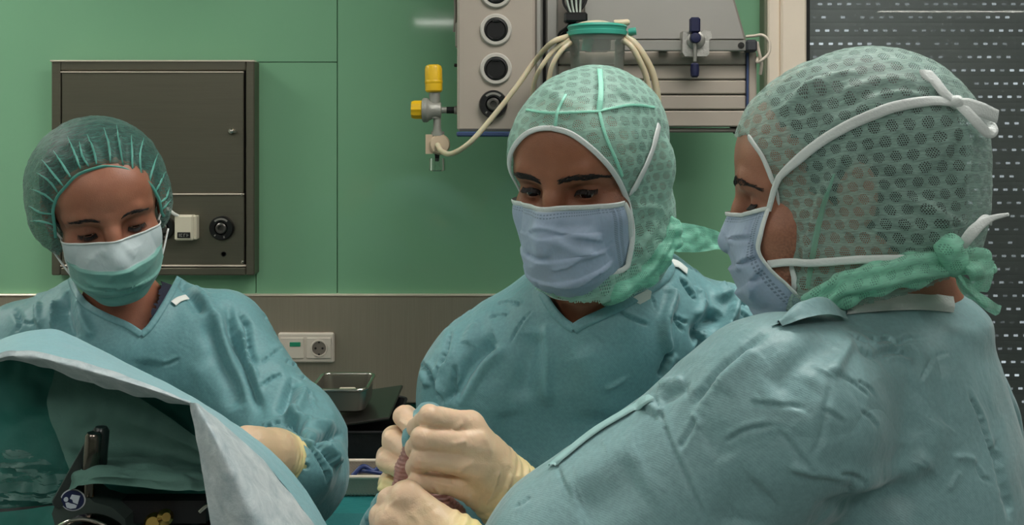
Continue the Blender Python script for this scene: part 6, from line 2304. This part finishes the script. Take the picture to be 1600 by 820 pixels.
# the left person's hand, half hidden by the drape
fing = [[(384, 684, 1.235, .0125), (352, 690, 1.20, .0105), (345, 716, 1.19, .0095), (352, 735, 1.20, .0088)],
        [(386, 700, 1.225, .0125), (350, 712, 1.19, .0108), (345, 738, 1.185, .0098), (354, 755, 1.195, .0090)],
        [(390, 718, 1.22, .0125), (356, 734, 1.19, .0106), (352, 758, 1.185, .0096), (362, 772, 1.195, .0088)],
        [(398, 735, 1.22, .0115), (370, 752, 1.195, .0095), (366, 772, 1.19, .0086), (374, 784, 1.198, .0080)],
        [(405, 690, 1.27, .0140), (372, 700, 1.26, .0112), (355, 716, 1.245, .0098)]]
palm = [RC(P(384, 684, 1.235), P(425, 702, 1.27), .0125, .020), RC(P(386, 700, 1.225), P(426, 712, 1.265), .0125, .021),
        RC(P(390, 718, 1.22), P(424, 722, 1.262), .0125, .020), RC(P(398, 735, 1.22), P(422, 732, 1.262), .0115, .018),
        RC(P(400, 700, 1.245), P(428, 712, 1.275), .022, .028), RC(P(428, 713, 1.275), P(446, 722, 1.305), .030, .034)]
gl_w, _ = hand_build('glove', fing, palm, wom, cuff=((420, 706, 1.265), (440, 718, 1.30)), seed=4.0)

# ---- what the hands hold
hb = thing('tissue_strip', 'ribbed brownish pink strip held upright between the gloved fingers', 'tissue', P(632, 780, .99))
pr = [(RC(P(664, 652, 1.022), P(650, 690, 1.004), .007, .010), .008, '+'), (RC(P(650, 690, 1.004), P(638, 735, .996), .010, .0115), .008, '+'),
      (RC(P(638, 735, .996), P(628, 785, .985), .0115, .0120), .008, '+'), (RC(P(632, 775, .99), P(690, 792, .998), .011, .010), .01, '+'),
      (RC(P(690, 782, 1.0), P(716, 802, 1.01), .0085, .0075), .008, '+')]
V, F = sdf_mesh(pr, *bounds(pr, .012), 0.0014, smooth=1)
N = vnormals(V, F)
V = V + N * (0.0006 * np.sin(V[:, 2] * 2 * np.pi / 0.0034 + 1.5 * pnoise(V * 60)) + 0.0009 * ridged(V * np.array([160, 160, 25])))[:, None]
tm = NT('brownish_tissue')
v = tm.coord()
tm.set(Base_Color=tm.ramp(tm.noise(v, 70, 5), [(0.3, srgb(120, 78, 70)), (0.7, srgb(176, 128, 116))]), Roughness=0.45, Subsurface_Weight=0.1, Subsurface_Scale=0.004)
mesh_obj('strip_body', V, F, tm.m, hb)
bc = thing('cloth_wrap', 'small blue cloth tucked between glove fingertips at the top of the pink strip', 'cloth', P(640, 690, 1.02))
patch('cloth_fold', [[P(646, 640, 1.02), P(658, 627, 1.03), P(674, 625, 1.035), P(690, 634, 1.03)],
                     [P(644, 652, 1.0), P(658, 637, 1.01), P(672, 634, 1.015), P(690, 640, 1.012)],
                     [P(642, 668, .99), P(652, 650, .996), P(668, 644, 1.0), P(688, 648, 1.0)],
                     [P(634, 690, .99), P(645, 672, .992), P(656, 660, .995), P(676, 656, .998)]], M['gown'], bc, wob=0.002, seed=2.0)
patch('cloth_tail', [[P(630, 672, 1.0), P(638, 664, .992), P(650, 655, .99)], [P(627, 686, .995), P(636, 680, .986), P(648, 668, .986)], [P(628, 699, .992), P(634, 694, .985), P(645, 682, .985)]], M['gown'], bc, wob=0.0012, seed=5.0)
# ================================================================ draped table on the left
M['drape'] = gown_mat('drape_blue', srgb(130, 178, 187), 0.5, 0.55)
t = NT('fuzzy_lining')
v = t.coord()
n = t.noise(v, 45, 6, 0.7, 0.6)
t.set(Base_Color=t.ramp(n, [(0.32, srgb(150, 168, 174)), (0.68, srgb(196, 206, 208))]), Roughness=0.9, Sheen_Weight=0.4,
      Normal=t.bump(t.noise(v, 160, 5, 0.7), 0.0016, 0.6))
M['lining'] = t.m
M['green_film'] = plain('dark_green_film', srgb(24, 100, 90), 0.7, vary=0.15, bump=(18, .004))
M['veil'] = plain('torn_veil', srgb(84, 122, 112), 0.8, vary=0.12, bump=(40, .003))
dr = thing('surgical_drape', 'pale blue surgical drape tented over a frame, white fleece lining turned out', 'drape', P(200, 820, 1.1))
ridge = [(-60, 560, 1.16), (0, 534, 1.15), (30, 523, 1.14), (85, 516, 1.13), (140, 539, 1.12), (200, 571, 1.11), (300, 623, 1.09), (400, 688, 1.06), (462, 745, 1.03), (512, 822, 1.0), (545, 890, .98)]
hem = [(-60, 566, .96), (0, 552, .94), (14, 549, .935), (60, 551, .925), (110, 562, .915), (170, 578, .905), (235, 602, .90), (292, 627, .90), (330, 652, .92), (400, 708, .94), (450, 765, .95), (492, 822, .95), (525, 885, .95)]
def rs(line, n=13):
    q = spl(np.array(line, float), 10)
    d = np.concatenate([[0], np.cumsum(np.linalg.norm(np.diff(q[:, :2], axis=0), axis=1))])
    tt = np.linspace(0, d[-1], n)
    return np.stack([np.interp(tt, d, q[:, i]) for i in range(3)], 1)
rg, hm = rs(ridge, 26), rs(hem, 26)
mid = (rg + hm) / 2 + np.array([0, -3.0, 0])
back = [P(a[0] + 10, a[1] + 60, a[2] + 0.03) for a in rg]
bk2 = [P(a[0] + 14, a[1] + 330, a[2] + 0.04) for a in rg]
patch('drape_sheet', [bk2, back, [P(*a) for a in rg], [P(*a) for a in mid], [P(*a) for a in hm]], M['drape'], dr, nu=150, nv=70, wob=0.0004, seed=1.0)
curl0 = [(-60, 564, .957), (0, 550, .937), (14, 547, .932), (60, 549, .922), (110, 560, .912), (170, 576, .902), (235, 600, .897), (298, 626, .897)]
curl1 = [(-60, 577, .955), (0, 562, .932), (14, 559, .928), (60, 562, .916), (110, 575, .905), (170, 592, .895), (235, 611, .89), (296, 630, .893)]
curl2 = [(-60, 580, .985), (0, 566, .965), (14, 564, .96), (60, 572, .95), (110, 589, .94), (170, 608, .93), (235, 622, .925), (296, 634, .91)]
patch('turned_hem', [[P(*a) for a in rs(c, 20)] for c in (curl0, curl1, curl2)], M['lining'], dr, nu=120, nv=24, wob=0.0016, seed=4.0)
fl = [(296, 628, .90), (306, 676, .885), (317, 740, .875), (330, 820, .868), (340, 880, .865)]
fm = [(306, 630, .890), (338, 682, .862), (372, 748, .852), (408, 822, .848), (432, 885, .846)]
fr = [(312, 634, .905), (350, 664, .92), (408, 716, .932), (452, 770, .942), (494, 824, .942), (528, 885, .942)]
patch('lining_flap', [[P(*a) for a in rs(c, 18)] for c in (fl, fm, fr)], M['lining'], dr, nu=110, nv=70, wob=0.0008, seed=6.0)
# inside of the tent: dark green film and the torn pale veil in front of it
inn = [[P(-80, 560, 1.08), P(60, 560, 1.06), P(180, 585, 1.05), P(300, 625, 1.03), P(340, 655, 1.02)],
       [P(-80, 660, 1.06), P(60, 660, 1.05), P(180, 660, 1.04), P(300, 690, 1.03), P(345, 710, 1.02)],
       [P(-80, 740, 1.03), P(60, 735, 1.03), P(180, 740, 1.03), P(300, 755, 1.03), P(350, 770, 1.02)],
       [P(-80, 800, 1.0), P(60, 790, 1.02), P(180, 785, 1.05), P(300, 800, 1.05), P(355, 830, 1.04)]]
patch('inner_film', inn, M['green_film'], dr, nu=90, nv=60, wob=0.003, seed=8.0)
vl = [[P(84, 578, 1.035), P(140, 590, 1.03), P(200, 612, 1.02), P(262, 650, 1.01), P(318, 690, 1.0)],
      [P(73, 632, 1.02), P(140, 640, 1.015), P(200, 655, 1.01), P(262, 680, 1.0), P(318, 705, .995)],
      [P(96, 700, 1.0), P(140, 700, 1.0), P(200, 702, 1.0), P(262, 712, .995), P(320, 726, .99)],
      [P(108, 738, .93), P(150, 736, .905), P(200, 736, .905), P(262, 740, .92), P(322, 742, .94)],
      [P(96, 772, .935), P(128, 755, .898), P(200, 759, .898), P(262, 763, .905), P(325, 764, .925)]]
patch('torn_veil', vl, M['veil'], dr, nu=90, nv=60, wob=0.0028, seed=10.0)
t = NT('shredded_film')
v = t.coord(scale=(30, 30, 260), rot=(0, 0.25, 0))
n = t.noise(v, 1.0, 4, 0.6, 0.5)
t.set(Base_Color=srgb(42, 92, 84), Roughness=0.6, Alpha=t.ramp(n, [(0.47, (0, 0, 0)), (0.50, (1, 1, 1))]))
patch('shredded_film', [[P(-60, 702, 1.01), P(20, 700, 1.0), P(60, 712, .99), P(108, 738, .98)], [P(-60, 760, .98), P(20, 748, .975), P(60, 755, .97), P(100, 765, .965)],
                        [P(-60, 800, .965), P(20, 792, .96), P(60, 786, .955), P(90, 782, .955)]], t.m, dr, nu=60, nv=40, wob=0.004, seed=12.0)
patch('lower_film', [[P(-80, 806, .93), P(20, 798, .93), P(98, 786, .935)], [P(-80, 880, .92), P(20, 860, .92), P(104, 840, .92)]], M['green_film'], dr, nu=40, nv=20, wob=0.003, seed=14.0)

# ---- operating table under it
ot = thing('operating_table', 'dark padded operating table under the pale blue drape', 'operating table', P(160, 1500, 1.12))
M['pad'] = plain('black_pad', srgb(18, 20, 22), 0.6, bump=(60, .001))
X0, X1 = P(-200, 0, 1.1)[0], P(330, 0, 1.1)[0]
zt = P(0, 792, 1.0)[2]
b = MB(); b.box((X0, 0.99, zt - 0.06), (X1, 1.14, zt - 0.01), 0.02); b.build('table_pad', M['pad'], ot)
b = MB(); b.box((X0, 0.965, zt - 0.10), (X1 - 0.02, 0.985, zt - 0.07), 0.003); b.build('side_rail', M['chrome'], ot)
b = MB(); b.box((X0, 0.985, zt - 0.12), (X1, 1.14, zt - 0.06), 0.004); b.build('table_frame', M['dark_gap'], ot)
b = MB(); b.lathe([(0.10, 0.08), (0.10, zt - 0.12)], ((X0 + X1) / 2, 1.12, 0), (0, 0, 1), 32); autosmooth(b.build('column', M['chrome'], ot))
b = MB(); b.box((X0 + .1, 0.92, 0.0), (X1 - .1, 1.3, 0.08), 0.02); b.build('base', M['pad'], ot)

# ---- clamp with lever, chrome post and round blue sticker
KY = 0.925
kl = thing('table_clamp', 'dark lever clamp with chrome post and round blue sticker under the drape', 'clamp', P(140, 840, KY))
M['dark_chrome'] = plain('dark_chrome', srgb(120, 112, 104), 0.16, 1.0)
M['green_black'] = plain('green_black_enamel', srgb(30, 42, 40), 0.28)
s2 = KY / FPX
b = MB()
b.lathe([(11.5 * s2, 0), (12.5 * s2, 2 * s2), (12.5 * s2, 55 * s2), (10 * s2, 59 * s2), (0.0005, 60 * s2)], P(141, 735, KY), (0.09, 0.02, 1), 32)
autosmooth(b.build('post', M['dark_chrome'], kl))
b = MB()
b.lathe([(9 * s2, 0), (9 * s2, 26 * s2)], P(139, 774, KY), (0.05, 0, 1), 28)
autosmooth(b.build('lower_post', M['dark_chrome'], kl))
b = MB()
b.lathe([(11 * s2, 0), (13 * s2, 3 * s2), (13 * s2, 60 * s2), (9 * s2, 66 * s2), (0.0005, 67 * s2)], P(153, 732, KY + .012), (0.07, 0.02, 1), 28)
autosmooth(b.build('sleeve', M['green_black'], kl))
def capsule_bar(p0, p1, w, th, nrm=(0, -1, 0), n=10, w1=None):
    """flat bar with rounded ends from p0 to p1"""
    p0, p1 = np.array(p0, float), np.array(p1, float)
    ax = (p1 - p0) / np.linalg.norm(p1 - p0)
    nr = np.array(nrm, float); nr -= ax * (nr @ ax); nr /= np.linalg.norm(nr)
    bt = np.cross(nr, ax)
    w1 = w if w1 is None else w1
    out = [p1 + w1 / 2 * (np.cos(a) * bt + np.sin(a) * ax) for a in np.linspace(0, np.pi, n)]
    out += [p0 + w / 2 * (np.cos(a) * bt + np.sin(a) * ax) for a in np.linspace(np.pi, 2 * np.pi, n)]
    out = np.array(out)
    c = out.mean(0)
    k = len(out)
    rings = [(0.93, -th / 2), (1.0, -th / 2 + .0015), (1.0, th / 2 - .0015), (0.93, th / 2)]
    V, F = [], []
    for sc, o_ in rings:
        V.append(out + (bt * ((out - p0) @ bt)[:, None]) * (sc - 1) + nr * o_)
    for i in range(3):
        F += [(i * k + j, i * k + (j + 1) % k, (i + 1) * k + (j + 1) % k, (i + 1) * k + j) for j in range(k)]
    F += [tuple(range(k))[::-1], tuple(3 * k + j for j in range(k))]
    return np.concatenate(V), F
b = MB(); b.add(*capsule_bar(P(149, 680, KY + .024), P(92, 783, KY - .004), 19 * s2, 11 * s2, (0.5, -1, 0.2)))
autosmooth(b.build('lever', M['green_black'], kl))
b = MB()
b.prism([((x - CX) / FPX * KY, CAM_Z - (y - CY) / FPX * KY) for x, y in ((84, 800), (94, 772), (112, 762), (132, 766), (150, 782), (178, 790), (198, 808), (200, 840), (96, 850), (88, 815))], KY - 0.004, KY + 0.03)
autosmooth(b.build('clamp_body', plain('grey_enamel', srgb(62, 74, 70), 0.4), kl))
b = MB()
c = P(145, 862, KY - .012)
b.lathe([(62 * s2, -0.004), (64 * s2, 0.0), (64 * s2, 0.02), (60 * s2, 0.024)], c, (0, -1, -0.2), 60)
autosmooth(b.build('hand_wheel', M['dark_chrome'], kl))
b = MB()
t_ = np.linspace(math.radians(35), math.radians(150), 24)
b.tube([c + np.array((64.5 * s2 * math.cos(a), -0.022, 64.5 * s2 * math.sin(a))) for a in t_], 0.0018, 8, spline=False)
autosmooth(b.build('wheel_rim', M['chrome'], kl))
# sticker: white edged blue disc with a reading figure
sc_ = P(114, 781, KY - 0.0052)
def disc(rx, ry, y, cx=0, cz=0, n=40):
    a = np.linspace(0, 2 * np.pi, n, endpoint=False)
    return [(sc_[0] + cx + rx * math.cos(q), y, sc_[2] + cz + ry * math.sin(q)) for q in a]
def flat(name, polys, mat, par):
    o = MB()
    for p in polys:
        p = np.array(p)
        o.prism(p[:, [0, 2]], p[0, 1], p[0, 1] + 0.0006)
    return o.build(name, mat, par)
stk = flat('sticker', [disc(19.5 * s2, 17 * s2, sc_[1])], plain('sticker_white', srgb(190, 196, 200), 0.5), kl)
flat('sticker_disc', [disc(17.5 * s2, 15.2 * s2, sc_[1] - 0.0006)], plain('sticker_blue', srgb(18, 30, 70), 0.5), stk)
yy = sc_[1] - 0.0012
q = lambda pts: [(sc_[0] + a * s2, yy, sc_[2] - b_ * s2) for a, b_ in pts]
flat('sticker_figure', [disc(3.6 * s2, 3.6 * s2, yy, -10 * s2, 1.5 * s2, 20),
                        q([(-4, -3), (-1, -9), (12, -7), (10, -1), (8, 6), (1, 3), (0, -1)]),
                        q([(-11, 4), (-7, 3), (-3, 5), (2, 6), (7, 8), (5, 12), (-3, 13), (-9, 11)])], plain('sticker_icon', srgb(186, 196, 206), 0.5), stk)
b = MB(); b.box(P(166, 806, .958), P(322, 782, .94), 0.004)
b.build('cross_bar', M['pad'], kl)
b = MB(); b.tube([P(312, 799, .935), P(322, 790, .935), P(332, 786, .935)], 0.0022, 8)
autosmooth(b.build('pin', M['chrome'], kl), 60)
b = MB()
b.lathe([(0.006, 0), (0.009, 0.003), (0.009, 0.010), (0.006, 0.013), (0.006, 0.02)], P(243, 815, .94), (0.2, -1, .3), 18)
b.lathe([(0.005, 0), (0.0075, 0.003), (0.0075, 0.010), (0.004, 0.014)], P(255, 808, .935), (0.6, -1, .4), 18)
autosmooth(b.build('brass_fitting', plain('brass', srgb(190, 160, 90), 0.25, 1.0), kl))

# ================================================================ instrument table behind
it = thing('instrument_table', 'instrument table covered to the floor in dark teal cloth, behind the surgeons', 'table', (-0.05, 1.95, 0))
TZ = P(0, 776, 1.75)[2]
M['teal_cover'] = plain('teal_cover', srgb(16, 108, 108), 0.7, vary=0.08, bump=(25, .004))
b = MB(); b.box((-0.335, 1.66, 0.12), (0.32, 2.26, TZ), 0.015)
o = b.build('table_cover', M['teal_cover'], it)
b = MB()
for x in (-0.3, 0.28):
    for y in (1.7, 2.22):
        b = MB(); b.lathe([(0.016, 0), (0.016, 0.3)], (x, y, 0), (0, 0, 1), 16); autosmooth(b.build('leg', M['chrome'], it))
def open_tray(name, label, cat, x0, x1, y0, y1, z0, z1, mat, wall=0.0025, flare=0.004, rim=0.0035, rim_mat=None):
    t_ = thing(name, label, cat, ((x0 + x1) / 2, (y0 + y1) / 2, z0))
    def ring(dx, z, r=0.018, n=6):
        pts = []
        for (cx__, cy__, a0) in ((x1 + dx - r, y1 + dx - r, 0), (x0 - dx + r, y1 + dx - r, 90), (x0 - dx + r, y0 - dx + r, 180), (x1 + dx - r, y0 - dx + r, 270)):
            for k in range(n + 1):
                a = math.radians(a0 + 90 * k / n)
                pts.append((cx__ + r * math.cos(a), cy__ + r * math.sin(a), z))
        return np.array(pts)
    R0 = [ring(-0.004, z0), ring(0, z0 + 0.004), ring(flare, z1), ring(flare - wall, z1), ring(-wall, z0 + 0.005), ring(-0.006 - wall, z0 + 0.003)]
    k = len(R0[0])
    F = []
    for i in range(len(R0) - 1):
        F += [(i * k + j, i * k + (j + 1) % k, (i + 1) * k + (j + 1) % k, (i + 1) * k + j) for j in range(k)]
    F += [tuple(range(k))[::-1], tuple((len(R0) - 1) * k + j for j in range(k))]
    o = MB().add(np.concatenate(R0), F)
    autosmooth(o.build('tray_body', mat, t_))
    q_ = ring(flare, z1)
    o = MB(); o.tube(np.vstack([q_, q_[:2]]), rim, 8, spline=False, caps=False)
    autosmooth(o.build('rim', rim_mat or M['chrome'], t_), 60)
    return t_
M['tray_steel'] = plain('tray_steel', srgb(150, 146, 136), 0.3, 0.85)
def mesh_mat():
    t = NT('wire_mesh')
    v = t.coord(scale=(1, 1, 1))
    s = t.sep(v)
    u1 = t.math('FRACT', t.math('MULTIPLY', t.math('ADD', t.math('ADD', s[0], s[1]), s[2]), 170))
    u2 = t.math('FRACT', t.math('MULTIPLY', t.math('SUBTRACT', t.math('ADD', s[0], s[1]), s[2]), 170))
    w = t.math('MAXIMUM', t.math('LESS_THAN', u1, 0.45), t.math('LESS_THAN', u2, 0.45))
    t.set(Base_Color=srgb(196, 184, 170), Metallic=0.4, Roughness=0.3, Alpha=w)
    return t.m
xa, xb = P(522, 0, 1.75)[0], P(640, 0, 1.75)[0]
mb_ = open_tray('mesh_basket', 'steel wire mesh basket on the teal instrument table', 'basket', xa, xb, 1.75, 1.83, TZ, TZ + 0.036, mesh_mat(), rim_mat=M['highlight_and_rim'])
# dark container behind with the steel tray on top
xa, xb = P(505, 0, 1.9)[0], P(572, 0, 1.9)[0]
ct = open_tray('instrument_container', 'black open instrument container behind the wire mesh basket', 'container', xa, xb + .05, 1.88, 2.12, TZ, TZ + 0.075, M['pad'], rim_mat=M['soot'])
zt2 = TZ + 0.079
lidp = thing('container_lid', 'dark flat lid lying tilted across the black container', 'lid', (xa + .05, 1.95, zt2))
b = MB(); b.box((-0.075, -0.13, -0.003), (0.075, 0.11, 0.003), 0.002, R=np.array(Matrix.Rotation(math.radians(-8), 3, 'Y')), c=(xa + .055, 1.99, zt2 + .013))
b.build('lid_plate', plain('dark_steel', srgb(60, 58, 54), 0.35, 0.7), lidp)
st = open_tray('steel_tray', 'small steel tray with rounded rim on top of the dark lid', 'tray', xa - .02, xb - .004, 1.9, 2.02, zt2 + .026, zt2 + .070, M['tray_steel'])
b = MB()
b.box((xb - .052, 1.92, zt2 + .033), (xb - .03, 1.945, zt2 + .064), .003); b.box((xb - .058, 1.925, zt2 + .05), (xb - .024, 1.938, zt2 + .066), .003)
tag(b.build('plastic_connector', plain('ivory', srgb(206, 196, 176), 0.4), None, base=(xb - .04, 1.93, zt2 + .033)), 'small ivory plastic connector lying in the steel tray', 'connector')
b = MB()
rr = random.Random(2)
xa, xb = P(540, 0, 1.78)[0], P(600, 0, 1.78)[0]
b.tube([(xa + .012, 1.78, TZ + .026), (xa + .03, 1.79, TZ + .04), (xa + .05, 1.79, TZ + .032), (xa + .064, 1.80, TZ + .044)], .0045, 8)
b.tube([(xa + .02, 1.80, TZ + .026), (xa + .04, 1.775, TZ + .036), (xa + .07, 1.78, TZ + .03)], .0035, 8)
autosmooth(tag(b.build('blue_tubing', plain('navy_tubing', srgb(40, 56, 110), .4), None, base=(xa + .04, 1.79, TZ + .026)), 'dark blue tubing coiled in the wire mesh basket', 'tubing'), 60)
